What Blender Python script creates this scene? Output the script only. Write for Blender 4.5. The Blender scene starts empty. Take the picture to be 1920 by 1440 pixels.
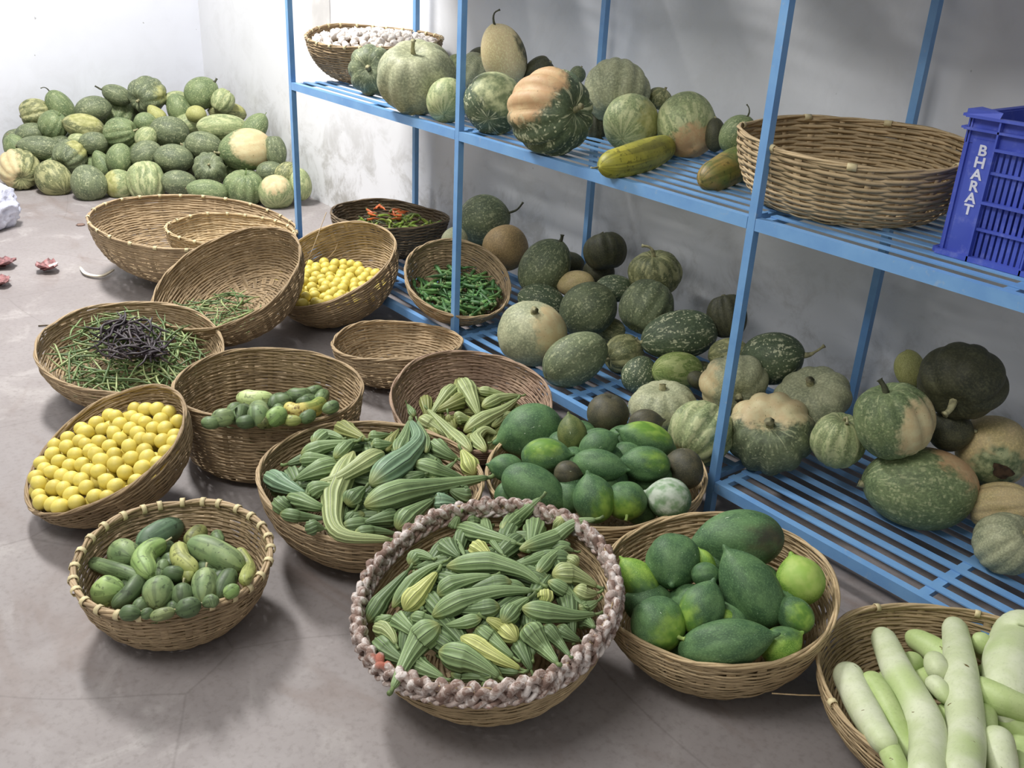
import bpy, bmesh, math, random, json
from mathutils import Vector, Matrix, Euler, Quaternion
sc = bpy.context.scene
COL = sc.collection
PI = math.pi
D = {
'bas':{'yarn': [2.7852, -0.9665, 0.2458, 0.2784, -0.0008, -0.2136, 0.2216, 0.5], 'papayaF': [3.0204, -0.4872, 0.1994, 0.2651, -0.0337, -0.132, 0.1832, 0.5], 'papayaR': [2.4417, -0.3193, 0.1608, 0.305, -0.0489, -0.0274, 0.1525, 0.5], 'bottle': [3.5354, -0.2822, 0.1543, 0.3024, -0.0205, -0.0019, 0.1512, 0.5], 'ridge': [2.1588, -0.8747, 0.1875, 0.2961, 0.0588, 0.0268, 0.1784, 0.5], 'dried': [1.8657, -0.3317, 0.1586, 0.2586, 0.2025, -0.1252, 0.1322, 0.5], 'empty': [1.3046, -0.2622, 0.1492, 0.2372, -0.0734, 0.0306, 0.1402, 0.5], 'tinda': [1.5683, -0.8885, 0.2296, 0.283, 0.0089, 0.0505, 0.218, 0.82], 'lemonF': [1.6361, -1.4048, 0.1911, 0.2388, -0.0202, -0.5132, 0.1449, 0.5], 'bean': [0.9269, -1.1002, 0.1779, 0.3009, 0.1927, 0.0043, 0.1521, 0.5], 'kakdi': [2.2016, -1.428, 0.1708, 0.2172, 0.0389, -0.0239, 0.1661, 0.5], 'big': [-0.2148, -0.4168, 0.2527, 0.4618, 0.0381, 0.0825, 0.2328, 0.5], 'beanT': [0.7, -0.651, 0.289, 0.302, 0.097, -0.474, 0.188, 0.5], 'lemonR': [0.6399, -0.1762, 0.2509, 0.284, 0.0665, -0.456, 0.2069, 0.5], 'okra': [1.1491, 0.1175, 0.2825, 0.2134, 0.5421, -0.1011, 0.1197, 0.5], 'chili': [0.2455, 0.3578, 0.2994, 0.2784, -0.0035, 0.0529, 0.1751, 0.5], 'garlic': [0.1042, 0.3659, 1.0856, 0.3069, 0.0547, -0.0418, 0.1818, 0.5], 'wide': [2.6604, 0.3114, 1.0716, 0.30594099999999996, 0.0217, -0.0281, 0.1701, 0.72], 'inner': [-0.045, -0.317, 0.238, 0.285, 0.04, 0.08, 0.155, 0.5]},
'ell':[
[[-1.602, .452, .264], [-.212, -.975, -.07], [.788, .282, .547], .1601, .1195, 'g', ['c', .6], 'oval', 'pale', 'large cream-sided pumpkin low on the right flank of the floor heap, pale stem pointing left', 'pumpkins in the corner floor heap'],
[[-2.32, -.703, .114], [-.934, .178, .31], [.09, -.927, .365], .1364, .1133, 's', ['c', .55], 'rib', '', 'olive striped pumpkin with a cream left side, lower left corner of the floor heap', 'pumpkins in the corner floor heap'],
[[-2.11, -.566, .085], [-.84, -.222, .495], None, .1164, .0956, 's', None, 'oval', '', 'olive striped oval pumpkin on the floor, second from the left in the heap front row', 'pumpkins in the corner floor heap'],
[[-1.89, -.425, .085], [-.701, -.012, .713], None, .1077, .0995, 'd', None, 'oval', '', 'dark green striped pumpkin on the floor, third from the left in the heap front row', 'pumpkins in the corner floor heap'],
[[-1.751, -.131, .094], [-.511, .183, .84], None, .1246, .1111, 'l', None, 'rib', '', 'big light green striped pumpkin at the middle of the heap front row', 'pumpkins in the corner floor heap'],
[[-1.863, -.25, .067], [-.033, .983, -.183], [.033, -.983, .183], .0938, .0834, 'l', ['y', .5], 'oval', '', 'pale cream-green pumpkin tucked left of the big light striped one in the heap front row', 'pumpkins in the corner floor heap'],
[[-1.397, .105, .085], [-.39, -.906, .165], None, .1141, .0672, 'g', None, 'oval', '', 'long oval mid-green pumpkin lying just behind the rim of the largest empty basket', 'pumpkins in the corner floor heap'],
[[-1.624, .022, .099], [.352, .932, -.091], None, .0986, .0706, 'd', None, 'oval', '', 'dark grey-green white-flecked pumpkin in the heap front row, beside the long oval one', 'pumpkins in the corner floor heap'],
[[-1.348, .315, .096], [.243, .048, .969], None, .1033, .1157, 'g', None, 'rib', 'thin', 'round green pumpkin with an upright thin stem, right part of the heap front row', 'pumpkins in the corner floor heap'],
[[-1.202, .451, .086], [-.741, .315, .593], [.507, -.32, .8], .0978, .1009, 'l', ['c', .3], 'oval', '', 'round mottled cream and green pumpkin at the right end of the heap front row', 'pumpkins in the corner floor heap'],
[[-1.175, .597, .124], [-.223, .062, .973], None, .0914, .0623, 'l', None, 'oval', '', 'pale striped pumpkin at the far right foot of the heap, behind the blue post', 'pumpkins in the corner floor heap'],
[[-1.283, .563, .167], [.068, .568, .82], None, .0732, .0648, 's', None, 'oval', '', 'small striped pumpkin above the mottled cream one at the right foot of the heap', 'pumpkins in the corner floor heap'],
[[-1.398, .515, .16], [.427, .903, -.055], None, .0845, .0633, 'd', None, 'oval', '', 'dark green pumpkin wedged between cream pumpkin and right foot of the heap', 'pumpkins in the corner floor heap'],
[[-1.608, .209, .168], [.777, -.335, .532], None, .0966, .0966, 'd', None, 'rib', 'pale', 'dark ribbed pumpkin with its stem facing out, above the long oval one in the heap', 'pumpkins in the corner floor heap'],
[[-1.815, .072, .204], [.348, .933, -.093], None, .1112, .0826, 'd', None, 'smooth', '', 'smooth dark oval pumpkin in the middle of the heap, second row from the floor', 'pumpkins in the corner floor heap'],
[[-1.794, .261, .271], [.542, .821, -.181], None, .1125, .0835, 'd', None, 'oval', 'pale', 'dark green pumpkin left of the large cream one, its pale stem pointing right', 'pumpkins in the corner floor heap'],
[[-2.019, -.191, .188], [-.103, .329, .939], None, .09, .0762, 'g', None, 'oval', '', 'green pumpkin above the pale cream-green one, left middle of the heap', 'pumpkins in the corner floor heap'],
[[-2.115, -.269, .145], [-.287, -.325, .901], None, .0832, .0618, 'g', None, 'pear', '', 'small pointed green pumpkin left of centre in the second row of the heap', 'pumpkins in the corner floor heap'],
[[-2.227, -.425, .185], [-.573, .727, .379], [.373, .623, .688], .1061, .0934, 'd', ['y', .25], 'rib', '', 'dark striped pumpkin with a yellow-green patch, left part of the heap above the striped oval', 'pumpkins in the corner floor heap'],
[[-2.398, -.547, .212], [-.243, -.96, .141], None, .126, .0726, 'd', None, 'oval', '', 'long dark green pumpkin lying across the left part of the heap', 'pumpkins in the corner floor heap'],
[[-2.5, -.666, .208], [-.244, -.321, .915], None, .0802, .0663, 'g', None, 'oval', '', 'green pumpkin at the left edge of the heap, above the cream-sided one', 'pumpkins in the corner floor heap'],
[[-2.235, -.271, .251], [.255, .966, .049], None, .0837, .0665, 'd', None, 'oval', '', 'small dark oval pumpkin left of centre in the third row of the heap', 'pumpkins in the corner floor heap'],
[[-1.95, -.048, .215], [.205, .894, .398], None, .0957, .0808, 'd', None, 'oval', '', 'dark pumpkin left of the smooth dark oval in the heap', 'pumpkins in the corner floor heap'],
[[-2.073, .002, .29], [.041, .605, .795], None, .0712, .0647, 'l', None, 'oval', '', 'pale green little pumpkin above the middle of the heap', 'pumpkins in the corner floor heap'],
[[-2.078, .154, .316], [-.363, -.894, .264], None, .118, .0961, 'd', None, 'oval', '', 'dark green fine-streaked oval pumpkin in the upper middle of the heap', 'pumpkins in the corner floor heap'],
[[-1.858, .412, .361], [.374, .927, .011], None, .1469, .0816, 'l', None, 'oval', '', 'long pale-streaked green pumpkin above the large cream one', 'pumpkins in the corner floor heap'],
[[-2.139, .297, .344], [.293, .922, .253], None, .089, .0645, 'l', None, 'smooth', '', 'pale smooth green pumpkin beside the fine-streaked oval, upper middle of the heap', 'pumpkins in the corner floor heap'],
[[-2.212, -.109, .306], [.634, .746, .206], None, .1061, .091, 'g', None, 'rib', 'pale', 'green pumpkin with a short stem pointing right, centre left of the heap', 'pumpkins in the corner floor heap'],
[[-2.402, -.275, .324], [-.287, -.935, .211], [.511, -.035, .859], .1176, .074, 's', ['y', .3], 'oval', '', 'striped pumpkin with a pale patch lying in the upper left of the heap', 'pumpkins in the corner floor heap'],
[[-2.533, -.42, .323], [.316, .45, .835], None, .0894, .085, 'g', None, 'rib', 'thin', 'round green pumpkin with thin curved stem, upper left of the heap', 'pumpkins in the corner floor heap'],
[[-2.597, -.544, .267], [.174, .965, .198], None, .0893, .0654, 'd', None, 'oval', '', 'dark pumpkin at the left shoulder of the heap, half hidden behind the round stemmed one', 'pumpkins in the corner floor heap'],
[[-2.703, -.476, .375], [-.183, -.962, -.2], None, .0969, .0859, 's', None, 'rib', '', 'pale yellow-green striped pumpkin at the top left corner of the heap', 'pumpkins in the corner floor heap'],
[[-2.655, -.333, .411], [-.073, -.446, .892], None, .1086, .0753, 'g', None, 'oval', 'hook', 'oval green pumpkin with a long hooked stem at the top left of the heap', 'pumpkins in the corner floor heap'],
[[-2.508, -.174, .411], [.227, .949, .22], None, .1084, .0774, 'd', None, 'oval', '', 'grey-green pumpkin behind the top row, left of the one with a long stem', 'pumpkins in the corner floor heap'],
[[-2.529, -.007, .488], [-.319, -.875, .365], None, .0918, .0582, 'd', None, 'smooth', 'long', 'small dark pumpkin with a long stem pointing left, top of the heap', 'pumpkins in the corner floor heap'],
[[-2.409, .147, .497], [.586, -.786, -.198], [.836, .528, .146], .121, .1142, 'd', ['y', .1], 'rib', 'pale', 'large round two-tone pumpkin, half dark half yellow-green, at the peak of the heap', 'pumpkins in the corner floor heap'],
[[-2.561, .174, .414], [-.006, -.46, -.888], None, .0896, .0689, 'k', None, 'oval', '', 'very dark pumpkin just under the two-tone one at the peak', 'pumpkins in the corner floor heap'],
[[-2.639, .021, .338], [.333, -.54, -.773], None, .132, .1263, 'g', None, 'rib', '', 'big dull green ribbed pumpkin in the upper centre left of the heap', 'pumpkins in the corner floor heap'],
[[-2.768, .162, .347], [.167, .82, .548], None, .0884, .073, 'g', None, 'oval', '', 'mid-green pumpkin between the big ribbed one and the peak', 'pumpkins in the corner floor heap'],
[[-2.195, .048, .362], [.325, .94, -.104], None, .0678, .0601, 'g', None, 'oval', '', 'small green pumpkin under the peak in the shade', 'pumpkins in the corner floor heap'],
[[-2.247, .135, .397], [-.307, -.49, .816], None, .0663, .0487, 'y', None, 'pear', '', 'pale yellow-green pear-shaped pumpkin below the peak', 'pumpkins in the corner floor heap'],
[[-2.242, .288, .425], [-.229, -.187, .955], None, .0951, .0761, 'g', None, 'oval', '', 'grey-green pumpkin right of the peak', 'pumpkins in the corner floor heap'],
[[-2.361, .319, .463], [.326, .942, .08], None, .0794, .0567, 'l', None, 'oval', '', 'pale pumpkin peeking out behind the right of the peak', 'pumpkins in the corner floor heap'],
[[-2.206, .431, .523], [.347, .672, .654], None, .1099, .0942, 'g', None, 'oval', 'dark', 'green pumpkin with a dark stub stem, topmost on the right of the heap', 'pumpkins in the corner floor heap'],
[[-2.064, .331, .419], [.366, .927, -.085], None, .0617, .0507, 'y', None, 'smooth', '', 'tiny pale green pumpkin below the topmost right one', 'pumpkins in the corner floor heap'],
[[-2.059, .513, .491], [.099, .569, .817], None, .078, .0691, 'l', None, 'rib', '', 'whitish-green striped pumpkin near the wall at the upper right of the heap', 'pumpkins in the corner floor heap'],
[[-2.136, .568, .403], [-.395, -.912, .107], [.536, .306, .787], .1159, .0636, 's', ['y', .2], 'oval', '', 'yellow-green oblong pumpkin with a brown spot, upper right of the heap', 'pumpkins in the corner floor heap'],
[[-1.725, .571, .366], [.127, .626, .77], None, .1033, .0674, 'g', None, 'oval', 'thin', 'green pumpkin with upright stem on the right slope, behind the large cream one', 'pumpkins in the corner floor heap'],
[[-1.485, .592, .268], [-.227, -.027, .974], None, .0981, .0619, 'd', None, 'rib', '', 'dark striped pumpkin on the right slope of the heap against the wall', 'pumpkins in the corner floor heap'],
[[-2.806, -.051, .289], [.29, .95, -.12], None, .0722, .0676, 'g', None, 'oval', '', 'green pumpkin in the shade left of the big ribbed one', 'pumpkins in the corner floor heap'],
[[-2.32, -.338, .257], [.243, .969, .043], None, .0624, .0431, 'l', None, 'oval', '', 'pale sliver of pumpkin under the striped one with a pale patch', 'pumpkins in the corner floor heap'],
[[-1.809, .189, .141], [.364, .928, -.086], None, .0538, .0538, 'k', None, 'oval', '', 'dark pumpkin deep inside the gap beside the stem-facing one', 'pumpkins in the corner floor heap'],
[[-1.845, .317, .09], [.665, -.326, .672], None, .0835, .0759, 'g', None, 'oval', '', 'pumpkin buried inside the floor heap, showing only in gaps between the outer ones', 'pumpkins in the corner floor heap'],
[[-2.108, -.066, .075], [-.571, .719, -.396], None, .0741, .0674, 'd', None, 'oval', '', 'pumpkin buried inside the floor heap, showing only in gaps between the outer ones', 'pumpkins in the corner floor heap'],
[[-2.241, -.267, .09], [-.224, -.555, .801], None, .0899, .0817, 'g', None, 'oval', '', 'pumpkin buried inside the floor heap, showing only in gaps between the outer ones', 'pumpkins in the corner floor heap'],
[[-2.472, -.406, .19], [.636, .636, .437], None, .0823, .0748, 'd', None, 'oval', '', 'pumpkin buried inside the floor heap, showing only in gaps between the outer ones', 'pumpkins in the corner floor heap'],
[[-1.91, .122, .09], [-.881, -.468, .069], None, .0913, .083, 'g', None, 'oval', '', 'pumpkin buried inside the floor heap, showing only in gaps between the outer ones', 'pumpkins in the corner floor heap'],
[[-1.605, .625, .19], [-.169, .109, -.98], None, .0796, .0724, 'd', None, 'oval', '', 'pumpkin buried inside the floor heap, showing only in gaps between the outer ones', 'pumpkins in the corner floor heap'],
[[-1.52, .427, .075], [-.394, -.142, .908], None, .0826, .0751, 'g', None, 'oval', '', 'pumpkin buried inside the floor heap, showing only in gaps between the outer ones', 'pumpkins in the corner floor heap'],
[[-2.477, -.245, .19], [.578, .799, .164], None, .0822, .0747, 'd', None, 'oval', '', 'pumpkin buried inside the floor heap, showing only in gaps between the outer ones', 'pumpkins in the corner floor heap'],
[[-2.342, -.489, .09], [-.32, -.921, -.221], None, .0825, .075, 'g', None, 'oval', '', 'pumpkin buried inside the floor heap, showing only in gaps between the outer ones', 'pumpkins in the corner floor heap'],
[[-1.546, .576, .075], [-.689, .718, -.097], None, .0858, .078, 'd', None, 'oval', '', 'pumpkin buried inside the floor heap, showing only in gaps between the outer ones', 'pumpkins in the corner floor heap'],
[[-2.163, -.007, .19], [.845, .31, -.436], None, .0856, .0778, 'g', None, 'oval', '', 'pumpkin buried inside the floor heap, showing only in gaps between the outer ones', 'pumpkins in the corner floor heap'],
[[-1.946, .246, .19], [.033, -.729, .684], None, .0931, .0847, 'd', None, 'oval', '', 'pumpkin buried inside the floor heap, showing only in gaps between the outer ones', 'pumpkins in the corner floor heap'],
[[-1.791, .587, .19], [.421, -.715, -.557], None, .0902, .082, 'g', None, 'oval', '', 'pumpkin buried inside the floor heap, showing only in gaps between the outer ones', 'pumpkins in the corner floor heap'],
[[-2.349, -.026, .19], [.44, -.89, .117], None, .091, .0827, 'd', None, 'oval', '', 'pumpkin buried inside the floor heap, showing only in gaps between the outer ones', 'pumpkins in the corner floor heap'],
[[-2.049, .071, .075], [.747, .036, .664], None, .0854, .0777, 'g', None, 'oval', '', 'pumpkin buried inside the floor heap, showing only in gaps between the outer ones', 'pumpkins in the corner floor heap'],
[[-2.752, -.598, .19], [-.687, -.675, -.268], None, .0889, .0808, 'd', None, 'oval', '', 'pumpkin buried inside the floor heap, showing only in gaps between the outer ones', 'pumpkins in the corner floor heap'],
[[-1.718, .421, .075], [.012, -.72, -.694], None, .0916, .0833, 'g', None, 'oval', '', 'pumpkin buried inside the floor heap, showing only in gaps between the outer ones', 'pumpkins in the corner floor heap'],
[[-1.982, .406, .19], [.991, .089, .099], None, .08, .0727, 'd', None, 'oval', '', 'pumpkin buried inside the floor heap, showing only in gaps between the outer ones', 'pumpkins in the corner floor heap'],
[[-2.622, -.583, .075], [.129, -.858, .497], None, .091, .0827, 'g', None, 'oval', '', 'pumpkin buried inside the floor heap, showing only in gaps between the outer ones', 'pumpkins in the corner floor heap'],
[[-2.714, -.401, .19], [-.627, -.689, .364], None, .0753, .0685, 'd', None, 'oval', '', 'pumpkin buried inside the floor heap, showing only in gaps between the outer ones', 'pumpkins in the corner floor heap'],
[[-2.212, .195, .19], [.379, .683, -.625], None, .0896, .0815, 'g', None, 'oval', '', 'pumpkin buried inside the floor heap, showing only in gaps between the outer ones', 'pumpkins in the corner floor heap'],
[[-2.483, -.487, .09], [.621, .538, -.57], None, .073, .0664, 'd', None, 'oval', '', 'pumpkin buried inside the floor heap, showing only in gaps between the outer ones', 'pumpkins in the corner floor heap'],
[[-1.357, .638, .09], [.697, .421, .581], None, .0746, .0678, 'g', None, 'oval', '', 'pumpkin buried inside the floor heap, showing only in gaps between the outer ones', 'pumpkins in the corner floor heap'],
[[-1.925, -.043, .075], [.491, .014, .871], None, .0819, .0744, 'd', None, 'oval', '', 'pumpkin buried inside the floor heap, showing only in gaps between the outer ones', 'pumpkins in the corner floor heap'],
[[-2.605, -.29, .19], [-.374, .286, .882], None, .0716, .0651, 'g', None, 'oval', '', 'pumpkin buried inside the floor heap, showing only in gaps between the outer ones', 'pumpkins in the corner floor heap'],
[[-2.433, -.345, .075], [-.308, -.399, -.863], None, .0835, .0759, 'd', None, 'oval', '', 'pumpkin buried inside the floor heap, showing only in gaps between the outer ones', 'pumpkins in the corner floor heap'],
[[-2.217, -.121, .075], [.163, -.97, -.182], None, .0757, .0689, 'g', None, 'oval', '', 'pumpkin buried inside the floor heap, showing only in gaps between the outer ones', 'pumpkins in the corner floor heap'],
[[-1.727, .247, .075], [-.484, .178, -.857], None, .0799, .0726, 'd', None, 'oval', '', 'pumpkin buried inside the floor heap, showing only in gaps between the outer ones', 'pumpkins in the corner floor heap'],
[[-1.831, .409, .19], [-.352, -.74, .573], None, .082, .0746, 'g', None, 'oval', '', 'pumpkin buried inside the floor heap, showing only in gaps between the outer ones', 'pumpkins in the corner floor heap'],
[[-2.333, -.174, .19], [-.681, -.17, -.713], None, .0881, .0801, 'd', None, 'oval', '', 'pumpkin buried inside the floor heap, showing only in gaps between the outer ones', 'pumpkins in the corner floor heap'],
[[.469, .139, .993], [.7, -.671, .246], None, .0908, .0996, 'd', None, 'rib', 'stub', 'dark ribbed pumpkin with its stub facing out, below the garlic basket on the upper shelf', 'pumpkins on the upper shelf'],
[[.908, .074, 1.024], [.313, -.379, .871], None, .1256, .144, 'p', None, 'rib', 'tall', 'big pale grey-green pumpkin with a tall stem, first bay of the upper shelf', 'pumpkins on the upper shelf'],
[[1.118, .071, .97], [-.609, .61, .507], None, .0798, .0745, 'l', None, 'oval', '', 'small light green streaked pumpkin left of the second front post on the upper shelf', 'pumpkins on the upper shelf'],
[[1.366, .097, .995], [-.642, .684, .346], [.644, -.045, .764], .1069, .1002, 'D', ['l', .45], 'oval', '', 'dark green white-speckled pumpkin just right of the second post on the upper shelf', 'pumpkins on the upper shelf'],
[[1.748, .03, 1.023], [.974, .083, .213], [-.088, -.714, .694], .1273, .1299, 'D', ['o', .42], 'rib', 'pale', 'largest speckled dark pumpkin with an orange upper side on the upper shelf', 'pumpkins on the upper shelf'],
[[1.046, .38, 1.11], [-.149, -.322, .935], [.71, .665, .23], .1153, .0831, 'C', ['k', .12], 'oval', 'hook', 'cream blotchy upright gourd perched on top with a dark curly stem', 'pumpkins on the upper shelf'],
[[.766, .45, 1.015], [.233, .21, .949], None, .0766, .072, 'p', None, 'rib', '', 'grey-green pumpkin behind the second post on the upper shelf', 'pumpkins on the upper shelf'],
[[1.116, .5, 1.052], [.533, .487, .692], None, .0659, .0533, 'k', None, 'rib', '', 'very dark pumpkin behind the large speckled one on the upper shelf', 'pumpkins on the upper shelf'],
[[.528, .52, 1.014], [.373, .656, .656], None, .0435, .0421, 'l', None, 'oval', '', 'pale pumpkin barely showing behind the big pale grey-green one', 'pumpkins on the upper shelf'],
[[.562, .62, 1.039], [.387, .639, .664], None, .0529, .0458, 'k', None, 'oval', '', 'dark pumpkin against the wall behind the second post', 'pumpkins on the upper shelf'],
[[1.614, .44, 1.049], [.484, -.468, -.739], None, .1002, .1142, 'p', None, 'rib', 'stub', 'large grey ribbed pumpkin standing behind the streaky green one on the upper shelf', 'pumpkins on the upper shelf'],
[[1.804, .337, .983], [-.406, .79, .46], [.951, .262, .163], .0908, .0886, 'l', ['y', .25], 'oval', '', 'streaky green pumpkin touching the yellow cucumber on the upper shelf', 'pumpkins on the upper shelf'],
[[1.945, .45, .992], [-.727, .424, .539], [.708, -.368, -.603], .1129, .091, 'l', ['o', .3], 'oval', '', 'tall green pumpkin with an orange blossom end, right of the streaky green one', 'pumpkins on the upper shelf'],
[[1.558, .4, .928], [-.174, .049, .984], None, .0713, .0451, 'k', None, 'rib', '', 'dark ribbed pumpkin in shadow between the two large ones on the upper shelf', 'pumpkins on the upper shelf'],
[[2.071, .45, .978], [-.205, .037, .978], None, .0511, .032, 'k', None, 'oval', '', 'dark pumpkin in the shade right of the orange-ended one on the upper shelf', 'pumpkins on the upper shelf'],
[[1.694, .58, 1.03], [.211, .361, .908], None, .0353, .0447, 's', None, 'oval', '', 'olive brown pumpkin against the wall behind the tall green one', 'pumpkins on the upper shelf'],
[[2.198, .4, 1.003], [.396, .061, .916], None, .0612, .051, 'g', None, 'oval', 'hook', 'mottled green pumpkin with a dark hooked stem left of the wide basket', 'pumpkins on the upper shelf'],
[[1.23, .6, 1.054], [.453, .138, .881], None, .031, .031, 'd', None, 'oval', '', 'small dark pumpkin peeking behind the big speckled one by the wall', 'pumpkins on the upper shelf'],
[[1.65, .091, .228], [.375, -.297, .878], [.87, .305, .387], .1079, .1192, 'p', ['c', .42], 'oval', '', 'big round pumpkin, pale green with a cream right side, front of the lower shelf', 'pumpkins on the lower shelf'],
[[1.877, .102, .207], [.235, .858, .458], None, .1185, .0808, 'd', None, 'oval', '', 'striped oval pumpkin leaning to the right of the big pale one, blossom end down', 'pumpkins on the lower shelf'],
[[1.65, .356, .267], [-.487, -.581, -.653], None, .1081, .0935, 'd', None, 'oval', '', 'speckled dark pumpkin with its pointed end to the right, behind the striped oval', 'pumpkins on the lower shelf'],
[[2.054, .244, .179], [.05, .539, .841], None, .063, .0587, 'D', None, 'oval', '', 'small dark pumpkin at the lower shelf front edge, left of the bright green oval', 'pumpkins on the lower shelf'],
[[1.9, .315, .186], [-.287, -.925, -.25], None, .0725, .068, 's', None, 'rib', 'stub', 'olive pumpkin between the striped oval and the long dark one on the lower shelf', 'pumpkins on the lower shelf'],
[[2.162, .312, .219], [.549, .836, .013], None, .084, .062, 'G', None, 'oval', '', 'bright green striped oval pumpkin lying on top near the third post', 'pumpkins on the lower shelf'],
[[2.074, .396, .302], [-.545, -.811, -.211], None, .1279, .0817, 'D', None, 'oval', 'paleL', 'long dark green speckled pumpkin with pale stem at lower left, lower shelf', 'pumpkins on the lower shelf'],
[[1.403, .34, .221], [-.7, -.663, .265], None, .0921, .0706, 'D', None, 'oval', '', 'dark speckled pumpkin half hidden behind the big pale and cream one', 'pumpkins on the lower shelf'],
[[1.317, .42, .325], [.209, .396, .894], None, .1217, .0937, 'd', None, 'oval', 'dark', 'tall leaning striped pumpkin with a dark upright stem next to the brownish one', 'pumpkins on the lower shelf'],
[[1.022, .45, .33], [-.589, .205, .782], None, .0938, .0911, 'b', None, 'smooth', '', 'round brownish orange pumpkin behind the okra basket', 'pumpkins on the lower shelf'],
[[.767, .52, .382], [.642, .695, .324], None, .1142, .1025, 'd', None, 'smooth', 'hookd', 'dark green pumpkin with a long dark stem, topmost left on the lower shelf', 'pumpkins on the lower shelf'],
[[1.49, .58, .418], [-.491, .121, .863], None, .0736, .0846, 'k', None, 'rib', '', 'dark lobed pumpkin leaning on the wall under the second back post', 'pumpkins on the lower shelf'],
[[1.426, .615, .308], [-.267, -.098, .959], None, .0568, .0631, 'k', None, 'oval', '', 'dark pumpkin right below the lobed one by the wall', 'pumpkins on the lower shelf'],
[[1.782, .56, .415], [-.041, -.224, .974], None, .081, .0972, 's', None, 'rib', 'arch', 'green and olive ribbed pumpkin with an arched stem by the wall', 'pumpkins on the lower shelf'],
[[1.897, .409, .344], [-.134, .703, .698], None, .0973, .0956, 'd', None, 'rib', '', 'dark ribbed pumpkin with a deep fold, above the long speckled one', 'pumpkins on the lower shelf'],
[[1.441, .48, .289], [.602, .762, .238], None, .0711, .0464, 'c', None, 'oval', '', 'pale beige pumpkin in a gap in the middle of the lower shelf pile', 'pumpkins on the lower shelf'],
[[1.659, .48, .331], [.688, .72, .091], None, .0709, .0502, 'D', None, 'oval', '', 'dark pumpkin filling the gap right of the beige one', 'pumpkins on the lower shelf'],
[[1.27, .6, .303], [-.269, .144, .952], None, .0486, .0551, 'k', None, 'oval', '', 'dark pumpkin in the shade behind the tall leaning one', 'pumpkins on the lower shelf'],
[[1.697, .447, .18], [.685, .723, .09], None, .0504, .0445, 's', None, 'oval', '', 'olive pumpkin under the speckled pointed one', 'pumpkins on the lower shelf'],
[[2.139, .56, .36], [-.442, .058, .895], None, .0785, .065, 'k', None, 'rib', '', 'dark striped pumpkin alone by the wall behind the third post', 'pumpkins on the lower shelf'],
[[.722, .5, .24], [.587, .809, .031], None, .0599, .0423, 'p', None, 'oval', '', 'pale pumpkin behind the upper rim of the okra basket', 'pumpkins on the lower shelf'],
[[2.13, .482, .169], [.742, .658, .128], None, .0362, .0318, 's', None, 'oval', '', 'brownish pumpkin hidden behind the bright green oval', 'pumpkins on the lower shelf'],
[[.857, .3, .336], [.077, .533, .842], None, .0598, .0532, 'p', None, 'smooth', '', 'pale grey pumpkin behind the left rim of the okra basket', 'pumpkins on the lower shelf'],
[[2.284, .115, .189], [-.106, -.096, .99], None, .0707, .106, 'p', None, 'rib', 'stub', 'squat pale ribbed pumpkin behind the rear papaya basket', 'pumpkins on the lower shelf'],
[[2.506, .041, .21], [-.084, .796, .599], None, .0939, .0927, 'l', None, 'rib', '', 'round green and pale striped pumpkin left of the third front post foot', 'pumpkins on the lower shelf'],
[[2.64, .191, .228], [.339, -.649, .681], [-.159, .008, .987], .0963, .1221, 'd', ['c', .5], 'rib', 'stub', 'large ribbed pumpkin facing out with a cream top, just right of the third post', 'pumpkins on the lower shelf'],
[[2.427, .27, .282], [.787, -.601, -.138], [-.526, -.85, .004], .0804, .1008, 'p', ['c', .35], 'rib', 'stub', 'ribbed pumpkin with a cream left side partly behind the third post', 'pumpkins on the lower shelf'],
[[2.448, .419, .346], [.826, .48, .294], None, .0948, .0803, 'D', None, 'smooth', 'hookp', 'dark speckled pumpkin with a long pale stem pointing right near the wall', 'pumpkins on the lower shelf'],
[[2.252, .45, .285], [.686, .665, .295], None, .0654, .0491, 's', None, 'oval', '', 'olive pumpkin tucked left of the dark long-stemmed one', 'pumpkins on the lower shelf'],
[[2.642, .375, .296], [-.008, -.461, .887], None, .0715, .1093, 'p', None, 'rib', 'stub', 'squat grey-green ribbed pumpkin left of the third back post', 'pumpkins on the lower shelf'],
[[2.843, .22, .287], [.088, -.045, .995], None, .0756, .0737, 'l', None, 'rib', 'archR', 'upright light green ribbed pumpkin with a bent stem, right of the cream-topped one', 'pumpkins on the lower shelf'],
[[2.305, .24, .259], [.065, .522, .851], None, .0268, .0312, 'k', None, 'oval', '', 'small brown pumpkin beneath the bright green oval, behind the squat pale one', 'pumpkins on the lower shelf'],
[[2.976, .24, .398], [-.396, -.177, .901], [.972, -.005, .235], .1002, .0986, 'g', ['c', .35], 'rib', 'twin', 'green and cream pumpkin with a dark blotch before the third back post', 'pumpkins on the lower shelf'],
[[3.043, .42, .497], [.272, -.831, -.485], None, .0926, .1063, 'k', None, 'rib', 'paleD', 'very dark large pumpkin with a stem hanging down, stacked at the back right', 'pumpkins on the lower shelf'],
[[2.855, .5, .441], [-.489, .12, .864], None, .0541, .04, 'y', None, 'smooth', '', 'olive-yellow gourd left of the very dark large pumpkin', 'pumpkins on the lower shelf'],
[[3.048, .421, .349], [.853, .476, .216], None, .0557, .053, 'k', None, 'oval', '', 'black-green pumpkin in shadow under the very dark large one', 'pumpkins on the lower shelf'],
[[3.067, .286, .221], [-.796, -.595, -.111], [.349, .495, .796], .1401, .1033, 'g', ['o', .24], 'oval', 'stub', 'oval green pumpkin with an orange right shoulder alone at the front of the slats', 'pumpkins on the lower shelf'],
[[3.133, .519, .294], [-.587, .778, .223], [.442, -.878, -.184], .0966, .0926, 'c', ['g', .3], 'smooth', '', 'pinkish cream pumpkin with a dark rotten hole at the right edge', 'pumpkins on the lower shelf'],
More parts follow.
